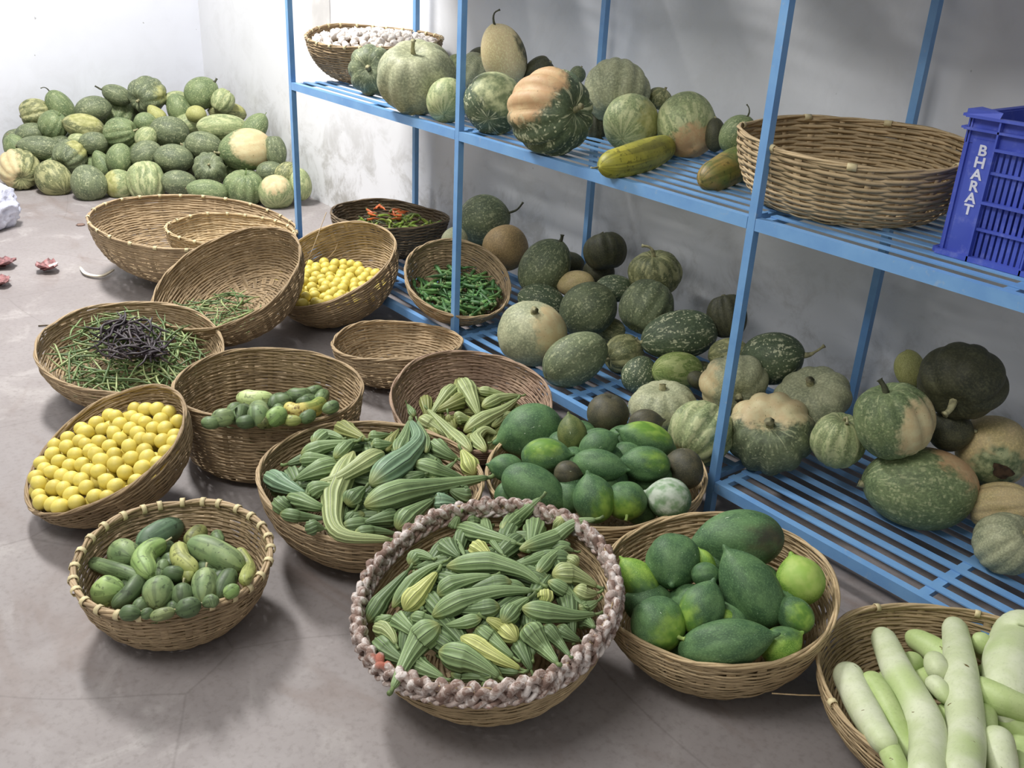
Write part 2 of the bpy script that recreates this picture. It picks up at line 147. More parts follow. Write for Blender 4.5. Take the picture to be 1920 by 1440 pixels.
[[3.233, .4, .211], [.787, .489, .377], None, .0809, .0604, 'c', None, 'rib', '', 'cream ribbed pumpkin under the one with the rotten hole', 'pumpkins on the lower shelf'],
[[3.322, .271, .191], [.561, -.021, .828], None, .0727, .0768, 'p', None, 'rib', '', 'pale grey-green pumpkin at the right edge, nearest on the lower shelf', 'pumpkins on the lower shelf'],
[[3.111, .545, .166], [.862, .455, .225], None, .0463, .0463, 'k', None, 'oval', '', 'dark pumpkin in the gap left of the cream ribbed one', 'pumpkins on the lower shelf'],
[[2.18, -.357, .183], [-.416, -.864, -.284], None, .1032, .0722, 'P', None, 'pap', '', 'large dark green papaya, upper left of the rear papaya basket, tip pointing left', 'papayas in the rear papaya basket'],
[[2.402, -.467, .241], [.768, .598, .229], [.068, -.547, .835], .0716, .044, 'P', ['Y', .25], 'pap', '', 'papaya with yellow-green top and white flecks below the large upper left one', 'papayas in the rear papaya basket'],
[[2.499, -.197, .256], [-.682, -.675, .281], [.31, .167, .936], .0831, .0454, 'P', ['Y', .35], 'pap', '', 'green papaya with a long tip pointing left, uppermost on the right of the rear basket', 'papayas in the rear papaya basket'],
[[2.593, -.296, .252], [-.626, -.778, .057], [.709, -.024, .704], .0705, .0434, 'P', ['Y', .1], 'pap', '', 'papaya with a bright yellow-green face, right middle of the rear basket', 'papayas in the rear papaya basket'],
[[2.544, -.402, .255], [.862, .498, .091], None, .0766, .0402, 'P', None, 'pap', '', 'dark papaya with a thin tip pointing right in the centre of the rear basket', 'papayas in the rear papaya basket'],
[[2.603, -.482, .218], [-.454, .015, .891], [.986, .017, -.164], .067, .0491, 'P', ['Y', .25], 'pap', '', 'papaya standing tip up with a bright right side, front of the rear basket', 'papayas in the rear papaya basket'],
[[2.644, -.402, .205], [-.717, .618, .322], [.43, -.772, -.468], .0526, .0488, 'P', ['Y', .35], 'pap', 'pstem', 'papaya showing its pale hanging stem, front centre right of the rear basket', 'papayas in the rear papaya basket'],
[[2.705, -.316, .208], [-.805, -.583, .112], [.207, -.485, .85], .0621, .0497, 'P', ['w', .62], 'pap', '', 'papaya with a white chalky patch, lower right of the rear basket', 'papayas in the rear papaya basket'],
[[2.477, -.564, .201], [.814, .494, -.305], None, .0968, .0539, 'P', None, 'pap', '', 'big dark papaya pointing down right, lower left of the rear basket', 'papayas in the rear papaya basket'],
[[2.317, -.547, .187], [-.674, -.731, .107], None, .0518, .0351, 'P', None, 'pap', '', 'small dark papaya at the left rim of the rear basket', 'papayas in the rear papaya basket'],
[[2.357, -.343, .259], [-.495, .12, .861], None, .055, .0375, 'q', None, 'pap', '', 'olive mottled papaya in the back row beside the large upper left one', 'papayas in the rear papaya basket'],
[[2.303, -.15, .24], [-.02, .123, .992], None, .0582, .0595, 'Q', None, 'pum', '', 'round blackened papaya topmost at the back of the rear basket', 'papayas in the rear papaya basket'],
[[2.434, -.12, .258], [.632, .731, .258], None, .0524, .0385, 'Q', None, 'pap', '', 'blackish papaya behind the uppermost right one', 'papayas in the rear papaya basket'],
[[2.473, -.343, .27], [.39, .764, .514], None, .0592, .0375, 'P', None, 'pap', '', 'dark green papaya behind the thin-tipped one, rear basket', 'papayas in the rear papaya basket'],
[[2.638, -.179, .22], [-.066, -.998, -.007], None, .0493, .0552, 'Q', None, 'pum', '', 'rotting olive-brown papaya with a dimple at the right rim of the rear basket', 'papayas in the rear papaya basket'],
[[2.399, -.612, .167], [-.432, .286, .855], None, .0347, .0231, 'P', None, 'pap', '', 'papaya mostly hidden at the lower left rim of the rear basket', 'papayas in the rear papaya basket'],
[[2.504, -.48, .238], [.657, .75, .072], None, .0381, .0305, 'Q', None, 'pap', '', 'dark papaya deep in the middle of the rear basket', 'papayas in the rear papaya basket'],
[[2.653, -.343, .152], [.706, .701, .103], None, .046, .0345, 'P', None, 'pap', '', 'papaya in the shadow between the two front right papayas of the rear basket', 'papayas in the rear papaya basket'],
[[2.478, -.321, .216], [.661, .748, .053], None, .065, .045, 'P', None, 'pap', '', 'papaya buried under the others in the rear papaya basket, showing only in gaps', 'papayas in the rear papaya basket'],
[[2.39, -.276, .21], [-.707, -.705, -.054], None, .065, .045, 'P', None, 'pap', '', 'papaya buried under the others in the rear papaya basket, showing only in gaps', 'papayas in the rear papaya basket'],
[[2.447, -.407, .207], [.779, -.627, .021], None, .065, .045, 'P', None, 'pap', '', 'papaya buried under the others in the rear papaya basket, showing only in gaps', 'papayas in the rear papaya basket'],
[[2.501, -.24, .211], [.306, .951, .041], None, .065, .045, 'P', None, 'pap', '', 'papaya buried under the others in the rear papaya basket, showing only in gaps', 'papayas in the rear papaya basket'],
[[2.326, -.341, .197], [-.859, .511, -.028], None, .065, .045, 'P', None, 'pap', '', 'papaya buried under the others in the rear papaya basket, showing only in gaps', 'papayas in the rear papaya basket'],
[[2.548, -.389, .203], [-.23, -.972, -.038], None, .065, .045, 'P', None, 'pap', '', 'papaya buried under the others in the rear papaya basket, showing only in gaps', 'papayas in the rear papaya basket'],
[[2.404, -.186, .199], [-.076, -.997, -.031], None, .065, .045, 'P', None, 'pap', '', 'papaya buried under the others in the rear papaya basket, showing only in gaps', 'papayas in the rear papaya basket'],
[[2.371, -.453, .187], [-.952, .303, -.038], None, .065, .045, 'P', None, 'pap', '', 'papaya buried under the others in the rear papaya basket, showing only in gaps', 'papayas in the rear papaya basket'],
[[2.589, -.266, .2], [-.644, -.763, -.052], None, .065, .045, 'P', None, 'pap', '', 'papaya buried under the others in the rear papaya basket, showing only in gaps', 'papayas in the rear papaya basket'],
[[2.285, -.256, .183], [-.488, -.872, -.048], None, .065, .045, 'P', None, 'pap', '', 'papaya buried under the others in the rear papaya basket, showing only in gaps', 'papayas in the rear papaya basket'],
[[2.516, -.48, .185], [-.603, .798, -.008], None, .065, .045, 'P', None, 'pap', '', 'papaya buried under the others in the rear papaya basket, showing only in gaps', 'papayas in the rear papaya basket'],
[[2.496, -.143, .19], [-.577, -.815, -.051], None, .065, .045, 'P', None, 'pap', '', 'papaya buried under the others in the rear papaya basket, showing only in gaps', 'papayas in the rear papaya basket'],
[[3.111, -.492, .253], [-.749, -.079, .658], None, .0977, .0547, 'P', None, 'pap', '', 'dark ribbed papaya with a thick neck pointing up, centre of the front papaya basket', 'papayas in the front papaya basket'],
[[2.981, -.387, .257], [-.646, -.735, -.207], [.899, .204, .387], .1103, .0632, 'P', ['Q', .15], 'pap', '', 'largest papaya, half brown, across the back of the front papaya basket', 'papayas in the front papaya basket'],
[[2.948, -.553, .239], [.642, -.743, -.188], None, .0687, .0569, 'P', None, 'pap', '', 'papaya with its tip facing down, upper left of the front papaya basket', 'papayas in the front papaya basket'],
[[3.176, -.622, .201], [.653, .658, .374], None, .1025, .0468, 'P', None, 'pap', '', 'long dark papaya lying across the front of the front papaya basket', 'papayas in the front papaya basket'],
[[3.03, -.688, .189], [-.994, .016, -.105], [.967, -.187, .175], .0642, .0533, 'P', ['Y', .42], 'pap', 'pstem', 'fat papaya with a yellow patch around its pale stem, lower left', 'papayas in the front papaya basket'],
[[3.083, -.603, .229], [-.159, .596, .787], [-.017, -.911, -.413], .0629, .0429, 'P', ['Y', .25], 'pap', '', 'papaya with a yellow-green lower left side between the stemmed and the dark ribbed ones', 'papayas in the front papaya basket'],
[[3.15, -.362, .243], [-.665, .167, .728], [.371, -.319, .872], .0582, .0488, 'Y', ['y', .5], 'pap', '', 'bright lime green papaya at the right rim of the front papaya basket', 'papayas in the front papaya basket'],
[[2.907, -.623, .204], [-.81, -.184, .556], [.924, -.266, -.276], .0608, .0359, 'Y', ['P', .3], 'pap', '', 'lime green papaya at the left rim of the front papaya basket', 'papayas in the front papaya basket'],
[[3.21, -.46, .228], [-.898, -.203, .389], [.891, -.268, .366], .0467, .0331, 'P', ['Y', .2], 'pap', '', 'green papaya under the dark ribbed one, right part of the front basket', 'papayas in the front papaya basket'],
[[3.24, -.523, .195], [.372, .726, .578], [-.206, .011, .978], .0486, .0348, 'Y', ['P', .3], 'pap', '', 'lime green papaya at the lower right of the front papaya basket', 'papayas in the front papaya basket'],
[[2.996, -.502, .257], [-.761, -.028, .649], None, .0318, .0159, 'Y', None, 'pap', '', 'pale papaya neck showing in the gap behind the dark ribbed one', 'papayas in the front papaya basket'],
[[3.031, -.535, .252], [.744, .655, .129], None, .0343, .025, 'P', None, 'pap', '', 'dark papaya underneath in the middle of the front basket', 'papayas in the front papaya basket'],
[[3.126, -.567, .205], [.756, .64, .138], None, .0272, .0212, 'Y', None, 'pap', '', 'yellowish papaya underneath the dark ribbed one', 'papayas in the front papaya basket'],
[[3.079, -.651, .148], [-.062, .68, .73], None, .0334, .0243, 'P', None, 'pap', '', 'papaya in shadow below the yellow-patched fat one', 'papayas in the front papaya basket'],
[[3.059, -.488, .204], [-.882, -.462, -.091], None, .06, .042, 'P', None, 'pap', '', 'papaya buried under the others in the front papaya basket, showing only in gaps', 'papayas in the front papaya basket'],
[[2.971, -.442, .204], [-.322, -.937, -.135], None, .06, .042, 'P', None, 'pap', '', 'papaya buried under the others in the front papaya basket, showing only in gaps', 'papayas in the front papaya basket'],
[[3.028, -.572, .186], [-.997, -.071, -.043], None, .06, .042, 'P', None, 'pap', '', 'papaya buried under the others in the front papaya basket, showing only in gaps', 'papayas in the front papaya basket'],
[[3.083, -.406, .207], [-.519, .849, .095], None, .06, .042, 'P', None, 'pap', '', 'papaya buried under the others in the front papaya basket, showing only in gaps', 'papayas in the front papaya basket'],
[[2.906, -.506, .185], [-.917, .398, .022], None, .06, .042, 'P', None, 'pap', '', 'papaya buried under the others in the front papaya basket, showing only in gaps', 'papayas in the front papaya basket'],
[[3.129, -.554, .183], [.884, -.467, -.032], None, .06, .042, 'P', None, 'pap', '', 'papaya buried under the others in the front papaya basket, showing only in gaps', 'papayas in the front papaya basket'],
[[2.984, -.352, .202], [.379, .916, .134], None, .06, .042, 'P', None, 'pap', '', 'papaya buried under the others in the front papaya basket, showing only in gaps', 'papayas in the front papaya basket'],
[[2.952, -.617, .162], [.593, .796, .125], None, .06, .042, 'P', None, 'pap', '', 'papaya buried under the others in the front papaya basket, showing only in gaps', 'papayas in the front papaya basket'],
[[3.171, -.43, .191], [.996, .076, .044], None, .06, .042, 'P', None, 'pap', '', 'papaya buried under the others in the front papaya basket, showing only in gaps', 'papayas in the front papaya basket'],
],
'tub':[
['yarn', 'ridge_gourd', 'gourd', 'ridge gourds in the braided-rim basket', '', [[[[2.887, -1.26, .198], [2.832, -1.192, .195], [2.81, -1.15, .206], [2.811, -1.135, .217], [2.818, -1.106, .235]], .0266, 'g', 'single gourd drooping over the lower left edge of the braided rim, braided-rim basket'], [[[2.882, -.894, .287], [2.839, -.906, .295], [2.788, -.935, .297], [2.761, -.957, .293], [2.705, -1.01, .272]], .021, 'g', 'long arched ridge gourd across the centre, topmost in the braided-rim basket'], [[[2.888, -.92, .284], [2.851, -.978, .284], [2.821, -1.033, .271], [2.809, -1.058, .262], [2.789, -1.103, .236]], .0211, 'g', 'long ridge gourd just below the arched one, braided-rim basket'], [[[2.7, -1.033, .263], [2.709, -1.061, .253], [2.716, -1.088, .24], [2.718, -1.102, .233], [2.721, -1.128, .217]], .0225, 'y', 'yellowing ridge gourd at the left of the braided-rim basket'], [[[2.803, -.669, .323], [2.772, -.704, .307], [2.755, -.739, .277], [2.763, -.777, .28], [2.771, -.862, .297]], .0185, 'g', 'ridge gourd stretching over the upper right of the braided rim, braided-rim basket'], [[[2.653, -.707, .315], [2.653, -.738, .3], [2.634, -.754, .269], [2.634, -.77, .261], [2.672, -.834, .279]], .02, 'g', 'ridge gourd poking up over the back of the braided rim, braided-rim basket'], [[[2.807, -.966, .291], [2.786, -.998, .284], [2.769, -1.029, .275], [2.764, -1.043, .269], [2.757, -1.069, .256]], .02, 'g', 'ridge gourd left of centre between the two longest ones, braided-rim basket'], [[[2.985, -.829, .245], [2.972, -.875, .253], [2.95, -.916, .263], [2.937, -.934, .266], [2.909, -.965, .272]], .0196, 'g', 'ridge gourd lying across the right side, near the braided rim, braided-rim basket'], [[[2.928, -.774, .258], [2.907, -.792, .269], [2.888, -.813, .279], [2.882, -.826, .282], [2.871, -.853, .287]], .0226, 'R', 'pale blocky ridge gourd at the right of the braided-rim basket'], [[[2.944, -.788, .256], [2.943, -.804, .259], [2.939, -.819, .263], [2.934, -.825, .266], [2.922, -.837, .272]], .0166, 'R', 'pale stub of gourd under the blocky one, braided-rim basket'], [[[2.816, -.742, .272], [2.809, -.769, .284], [2.828, -.825, .289], [2.84, -.85, .29], [2.857, -.884, .292]], .0134, 'g', 'thin bent ridge gourd hooking over the right of the arched one, braided-rim basket'], [[[2.831, -.794, .285], [2.838, -.785, .282], [2.847, -.779, .28], [2.853, -.777, .278], [2.866, -.774, .275]], .0142, 'R', 'curled pale gourd tip beside the thin bent one, braided-rim basket'], [[[2.774, -.837, .289], [2.745, -.805, .282], [2.713, -.773, .275], [2.691, -.753, .266], [2.666, -.729, .265]], .0234, 'g', 'upright fat-topped ridge gourd at the back right, braided-rim basket'], [[[2.748, -.752, .271], [2.723, -.718, .264], [2.725, -.71, .28], [2.731, -.711, .29], [2.741, -.713, .309]], .0134, 'R', 'narrow pale ridge gourd at the back right by the rim, braided-rim basket'], [[[2.747, -.85, .294], [2.704, -.867, .289], [2.65, -.876, .274], [2.615, -.873, .26], [2.539, -.865, .229]], .0195, 'g', 'ridge gourd pointing right at the back left of the pile, braided-rim basket'], [[[2.766, -.905, .297], [2.71, -.885, .284], [2.644, -.852, .264], [2.615, -.835, .256], [2.571, -.809, .253]], .0124, 'g', 'slim ridge gourd with its dry tip up at the back, braided-rim basket'], [[[2.542, -.863, .262], [2.54, -.867, .254], [2.538, -.87, .245], [2.537, -.871, .24], [2.537, -.871, .23]], .0154, 'g', 'stubby gourd end at the back left corner, braided-rim basket'], [[[2.587, -.81, .242], [2.566, -.815, .238], [2.557, -.828, .24], [2.554, -.834, .24], [2.548, -.846, .239]], .0212, 'g', 'gourd half hidden at the back centre, braided-rim basket'], [[[2.7, -.975, .28], [2.675, -.971, .275], [2.651, -.965, .268], [2.641, -.962, .265], [2.623, -.953, .26]], .0212, 'd', 'dark rounded gourd end at the back left, braided-rim basket'], [[[2.76, -.932, .293], [2.742, -.932, .293], [2.722, -.931, .291], [2.711, -.931, .289], [2.688, -.93, .285]], .0186, 'y', 'pale yellowish gourd end above the arched one, braided-rim basket'], [[[2.706, -.964, .283], [2.675, -.95, .274], [2.638, -.933, .258], [2.629, -.93, .256], [2.615, -.928, .255]], .0099, 'g', 'thin gourd beside the dark rounded end, braided-rim basket'], [[[2.684, -1.004, .269], [2.67, -1.033, .255], [2.666, -1.068, .239], [2.671, -1.09, .228], [2.682, -1.133, .203]], .0148, 'g', 'slim ridge gourd left of the yellowing one, braided-rim basket'], [[[2.615, -1.052, .225], [2.625, -1.092, .208], [2.632, -1.128, .189], [2.637, -1.144, .178], [2.644, -1.174, .156]], .0186, 'd', 'dark ridge gourd along the left wall of the basket, braided-rim basket'], [[[2.643, -1.006, .255], [2.609, -1.003, .242], [2.588, -1.008, .231], [2.588, -1.015, .227], [2.595, -1.035, .223]], .0169, 'g', 'curved gourd at the upper left near the braid, braided-rim basket'], [[[2.958, -.842, .258], [2.934, -.844, .261], [2.914, -.852, .269], [2.906, -.862, .277], [2.883, -.875, .286]], .0136, 'g', 'dark slim gourd under the pale blocky one, braided-rim basket'], [[[2.919, -.928, .26], [2.917, -.916, .267], [2.915, -.908, .275], [2.911, -.905, .278], [2.9, -.897, .282]], .0148, 'y', 'small yellowish gourd hanging right of centre, braided-rim basket'], [[[2.897, -.938, .278], [2.894, -.956, .27], [2.895, -.976, .263], [2.901, -.99, .263], [2.91, -1.014, .258]], .0174, 'g', 'short ridge gourd pointing down in the centre right, braided-rim basket'], [[[2.826, -1.096, .234], [2.842, -1.087, .242], [2.855, -1.073, .248], [2.862, -1.063, .252], [2.875, -1.042, .259]], .0124, 'g', 'short bent ridge gourd in the centre, braided-rim basket'], [[[2.811, -1.091, .228], [2.789, -1.1, .223], [2.775, -1.114, .224], [2.768, -1.12, .225], [2.749, -1.129, .22]], .0127, 'g', 'narrow gourd lying under the long one, left, braided-rim basket'], [[[2.792, -1.14, .201], [2.768, -1.144, .205], [2.733, -1.14, .196], [2.718, -1.138, .191], [2.7, -1.14, .193]], .0213, 'g', 'plump ridge gourd left of the drooping one, braided-rim basket'], [[[2.766, -1.177, .183], [2.745, -1.172, .185], [2.721, -1.17, .183], [2.708, -1.172, .179], [2.678, -1.176, .168]], .0157, 'R', 'pale curved split gourd at the left rim, braided-rim basket'], [[[2.818, -1.185, .175], [2.792, -1.19, .171], [2.764, -1.193, .167], [2.747, -1.194, .166], [2.71, -1.192, .161]], .021, 'd', 'ridge gourd beside the left rim under the drooping one, braided-rim basket'], [[[2.905, -1.154, .183], [2.881, -1.163, .182], [2.853, -1.17, .178], [2.836, -1.17, .173], [2.806, -1.174, .165]], .0191, 'g', 'ridge gourd at the bottom left under the drooping one, braided-rim basket'], [[[2.981, -1.076, .201], [2.952, -1.087, .208], [2.92, -1.102, .213], [2.902, -1.113, .213], [2.861, -1.135, .209]], .0249, 'g', 'fat ridge gourd pointing to the bottom rim, braided-rim basket'], [[[2.996, -1.035, .212], [2.965, -1.053, .219], [2.927, -1.066, .221], [2.907, -1.072, .222], [2.87, -1.089, .23]], .0189, 'y', 'pale wrinkled gourd above the fat bottom one, braided-rim basket'], [[[2.973, -1.035, .224], [2.945, -1.041, .229], [2.912, -1.042, .229], [2.9, -1.047, .233], [2.872, -1.053, .24]], .017, 'g', 'dark gourd behind the pale wrinkled one, braided-rim basket'], [[[2.881, -1.035, .259], [2.895, -1.023, .252], [2.906, -1.008, .238], [2.92, -1.008, .238], [2.95, -1.009, .238]], .0179, 'y', 'gourd with a yellow tip right of the middle, braided-rim basket'], [[[3.01, -1.019, .21], [2.993, -1.017, .221], [2.971, -1.01, .223], [2.957, -1.003, .219], [2.936, -.997, .218]], .0169, 'd', 'narrow gourd pointing down at the bottom centre right, braided-rim basket'], [[[3.059, -.998, .253], [2.999, -.976, .233], [2.971, -.979, .244], [2.96, -.98, .249], [2.941, -.981, .257]], .023, 'g', 'plump ridge gourd pointing to the lower right rim, braided-rim basket'], [[[3.062, -.969, .258], [3.008, -.943, .235], [2.984, -.945, .244], [2.975, -.946, .246], [2.958, -.95, .25]], .015, 'd', 'dark gourd next to the lower right rim, braided-rim basket'], [[[3.017, -.899, .231], [3.007, -.909, .236], [2.994, -.917, .24], [2.986, -.919, .241], [2.971, -.925, .247]], .0151, 'd', 'short dark gourd at the right rim, braided-rim basket'], [[[3.04, -.888, .275], [2.999, -.857, .243], [2.98, -.852, .234], [2.973, -.853, .231], [2.968, -.865, .235]], .0154, 'd', 'gourd end under the right braided rim, braided-rim basket'], [[[2.96, -1.099, .197], [2.943, -1.108, .192], [2.921, -1.114, .182], [2.913, -1.12, .181], [2.902, -1.135, .184]], .0148, 'd', 'gourd end at the very bottom of the pile, braided-rim basket'], [[[2.998, -1.041, .208], [2.989, -1.047, .206], [2.972, -1.05, .2], [2.961, -1.051, .198], [2.943, -1.057, .2]], .0128, 'd', 'little gourd at the bottom rim, braided-rim basket'], [[[2.962, -.804, .252], [2.964, -.82, .252], [2.959, -.829, .247], [2.954, -.835, .245], [2.954, -.854, .251]], .0157, 'g', 'gourd end between the pale stub and the right rim, braided-rim basket'], [[[2.688, -1.137, .184], [2.684, -1.144, .18], [2.677, -1.151, .172], [2.667, -1.152, .162], [2.656, -1.161, .151]], .0146, 'g', 'thin gourd between the plump and the dark left ones, braided-rim basket'], [[[2.803, -1.017, .275], [2.812, -1.0, .278], [2.821, -.979, .28], [2.829, -.967, .282], [2.846, -.943, .288]], .0185, 'd', 'gourd beneath the arched one, braided-rim basket'], [[[2.797, -1.064, .239], [2.831, -1.049, .254], [2.857, -1.031, .264], [2.866, -1.02, .267], [2.879, -.999, .272]], .0175, 'd', 'gourd deep under the centre of the pile, braided-rim basket'], [[[2.805, -.912, .29], [2.817, -.886, .294], [2.814, -.849, .286], [2.808, -.827, .278], [2.804, -.789, .272]], .0163, 'g', 'gourd running behind the arched one to the right, braided-rim basket'], [[[2.754, -1.103, .229], [2.72, -1.094, .218], [2.689, -1.091, .206], [2.677, -1.094, .2], [2.657, -1.105, .191]], .016, 'g', 'gourd beneath the yellowing one, braided-rim basket'], [[[2.759, -1.017, .245], [2.814, -.969, .266], [2.869, -.917, .266]], .02, 'd', 'ridge gourd buried under the others in the braided-rim basket, showing only in gaps'], [[[2.756, -1.028, .24], [2.737, -.959, .266], [2.718, -.886, .271]], .02, 'd', 'ridge gourd buried under the others in the braided-rim basket, showing only in gaps'], [[[2.779, -1.101, .223], [2.795, -1.032, .249], [2.81, -.958, .253]], .02, 'd', 'ridge gourd buried under the others in the braided-rim basket, showing only in gaps'], [[[2.746, -.933, .257], [2.811, -.9, .275], [2.877, -.863, .272]], .02, 'd', 'ridge gourd buried under the others in the braided-rim basket, showing only in gaps'], [[[2.646, -1.042, .231], [2.716, -1.019, .247], [2.787, -.991, .242]], .02, 'd', 'ridge gourd buried under the others in the braided-rim basket, showing only in gaps'], [[[2.879, -1.069, .224], [2.875, -.998, .25], [2.871, -.922, .255]], .02, 'd', 'ridge gourd buried under the others in the braided-rim basket, showing only in gaps'], [[[2.753, -.95, .247], [2.733, -.882, .273], [2.713, -.809, .277]], .02, 'd', 'ridge gourd buried under the others in the braided-rim basket, showing only in gaps'], [[[2.858, -1.084, .217], [2.784, -1.076, .229], [2.709, -1.064, .221]], .02, 'd', 'ridge gourd buried under the others in the braided-rim basket, showing only in gaps'], [[[2.921, -.973, .239], [2.887, -.909, .263], [2.853, -.842, .266]], .02, 'd', 'ridge gourd buried under the others in the braided-rim basket, showing only in gaps'], [[[2.615, -1.029, .224], [2.661, -.973, .247], [2.706, -.912, .249]], .02, 'd', 'ridge gourd buried under the others in the braided-rim basket, showing only in gaps'], [[[2.916, -1.087, .21], [2.841, -1.083, .222], [2.766, -1.074, .213]], .02, 'd', 'ridge gourd buried under the others in the braided-rim basket, showing only in gaps'], [[[2.76, -.892, .25], [2.801, -.833, .273], [2.842, -.77, .276]], .02, 'd', 'ridge gourd buried under the others in the braided-rim basket, showing only in gaps'], [[[2.738, -1.158, .191], [2.719, -1.09, .217], [2.699, -1.017, .221]], .02, 'd', 'ridge gourd buried under the others in the braided-rim basket, showing only in gaps'], [[[2.99, -1.0, .223], [2.933, -.954, .244], [2.876, -.904, .244]], .02, 'd', 'ridge gourd buried under the others in the braided-rim basket, showing only in gaps'], [[[2.74, -.9, .242], [2.694, -.844, .265], [2.653, -.788, .266]], .02, 'd', 'ridge gourd buried under the others in the braided-rim basket, showing only in gaps'], [[[2.73, -1.138, .19], [2.802, -1.119, .205], [2.874, -1.097, .198]], .02, 'd', 'ridge gourd buried under the others in the braided-rim basket, showing only in gaps'], [[[2.931, -.834, .253], [2.857, -.82, .267], [2.784, -.802, .259]], .02, 'd', 'ridge gourd buried under the others in the braided-rim basket, showing only in gaps'], [[[2.647, -1.044, .206], [2.617, -.979, .231], [2.587, -.909, .234]], .02, 'd', 'ridge gourd buried under the others in the braided-rim basket, showing only in gaps'], [[[2.961, -1.095, .193], [2.929, -1.059, .212], [2.878, -1.003, .213]], .02, 'd', 'ridge gourd buried under the others in the braided-rim basket, showing only in gaps'], [[[2.642, -.854, .242], [2.7, -.81, .263], [2.758, -.761, .262]], .02, 'd', 'ridge gourd buried under the others in the braided-rim basket, showing only in gaps'], [[[2.789, -1.178, .171], [2.754, -1.139, .191], [2.718, -1.072, .194]], .02, 'd', 'ridge gourd buried under the others in the braided-rim basket, showing only in gaps'], [[[3.0, -.903, .228], [2.944, -.865, .248], [2.88, -.823, .245]], .02, 'd', 'ridge gourd buried under the others in the braided-rim basket, showing only in gaps'], [[[2.659, -.948, .216], [2.604, -.9, .238], [2.585, -.864, .234]], .02, 'd', 'ridge gourd buried under the others in the braided-rim basket, showing only in gaps'], [[[2.851, -1.119, .178], [2.922, -1.099, .194], [2.98, -1.066, .19]], .02, 'd', 'ridge gourd buried under the others in the braided-rim basket, showing only in gaps'], [[[2.758, -.833, .237], [2.782, -.766, .263], [2.803, -.742, .257]], .02, 'd', 'ridge gourd buried under the others in the braided-rim basket, showing only in gaps'], [[[2.598, -1.076, .183], [2.618, -1.075, .194], [2.685, -1.04, .191]], .02, 'd', 'ridge gourd buried under the others in the braided-rim basket, showing only in gaps'], [[[2.774, -1.003, .218], [2.816, -.951, .241], [2.859, -.894, .242]], .02, 'd', 'ridge gourd buried under the others in the braided-rim basket, showing only in gaps'], [[[2.682, -1.003, .216], [2.727, -.953, .237], [2.773, -.899, .238]], .02, 'd', 'ridge gourd buried under the others in the braided-rim basket, showing only in gaps'], [[[2.796, -1.094, .193], [2.818, -1.031, .218], [2.839, -.964, .221]], .02, 'd', 'ridge gourd buried under the others in the braided-rim basket, showing only in gaps'], [[[2.752, -.915, .229], [2.809, -.878, .248], [2.866, -.836, .246]], .02, 'd', 'ridge gourd buried under the others in the braided-rim basket, showing only in gaps'], [[[2.736, -1.038, .2], [2.687, -.991, .221], [2.638, -.94, .221]], .02, 'd', 'ridge gourd buried under the others in the braided-rim basket, showing only in gaps'], [[[2.912, -1.037, .197], [2.898, -.972, .222], [2.883, -.903, .226]], .02, 'd', 'ridge gourd buried under the others in the braided-rim basket, showing only in gaps'], [[[2.638, -.92, .219], [2.694, -.881, .239], [2.749, -.838, .237]], .02, 'd', 'ridge gourd buried under the others in the braided-rim basket, showing only in gaps'], [[[2.732, -1.122, .174], [2.793, -1.09, .192], [2.853, -1.053, .188]], .02, 'd', 'ridge gourd buried under the others in the braided-rim basket, showing only in gaps'], [[[2.893, -.909, .216], [2.866, -.848, .241], [2.84, -.782, .244]], .02, 'd', 'ridge gourd buried under the others in the braided-rim basket, showing only in gaps'], [[[2.706, -.962, .202], [2.637, -.958, .214], [2.567, -.95, .205]], .02, 'd', 'ridge gourd buried under the others in the braided-rim basket, showing only in gaps'], [[[2.963, -1.088, .173], [2.911, -1.05, .192], [2.855, -1.006, .19]], .02, 'd', 'ridge gourd buried under the others in the braided-rim basket, showing only in gaps'], [[[2.801, -.865, .218], [2.829, -.804, .242], [2.854, -.749, .242]], .02, 'd', 'ridge gourd buried under the others in the braided-rim basket, showing only in gaps']]],
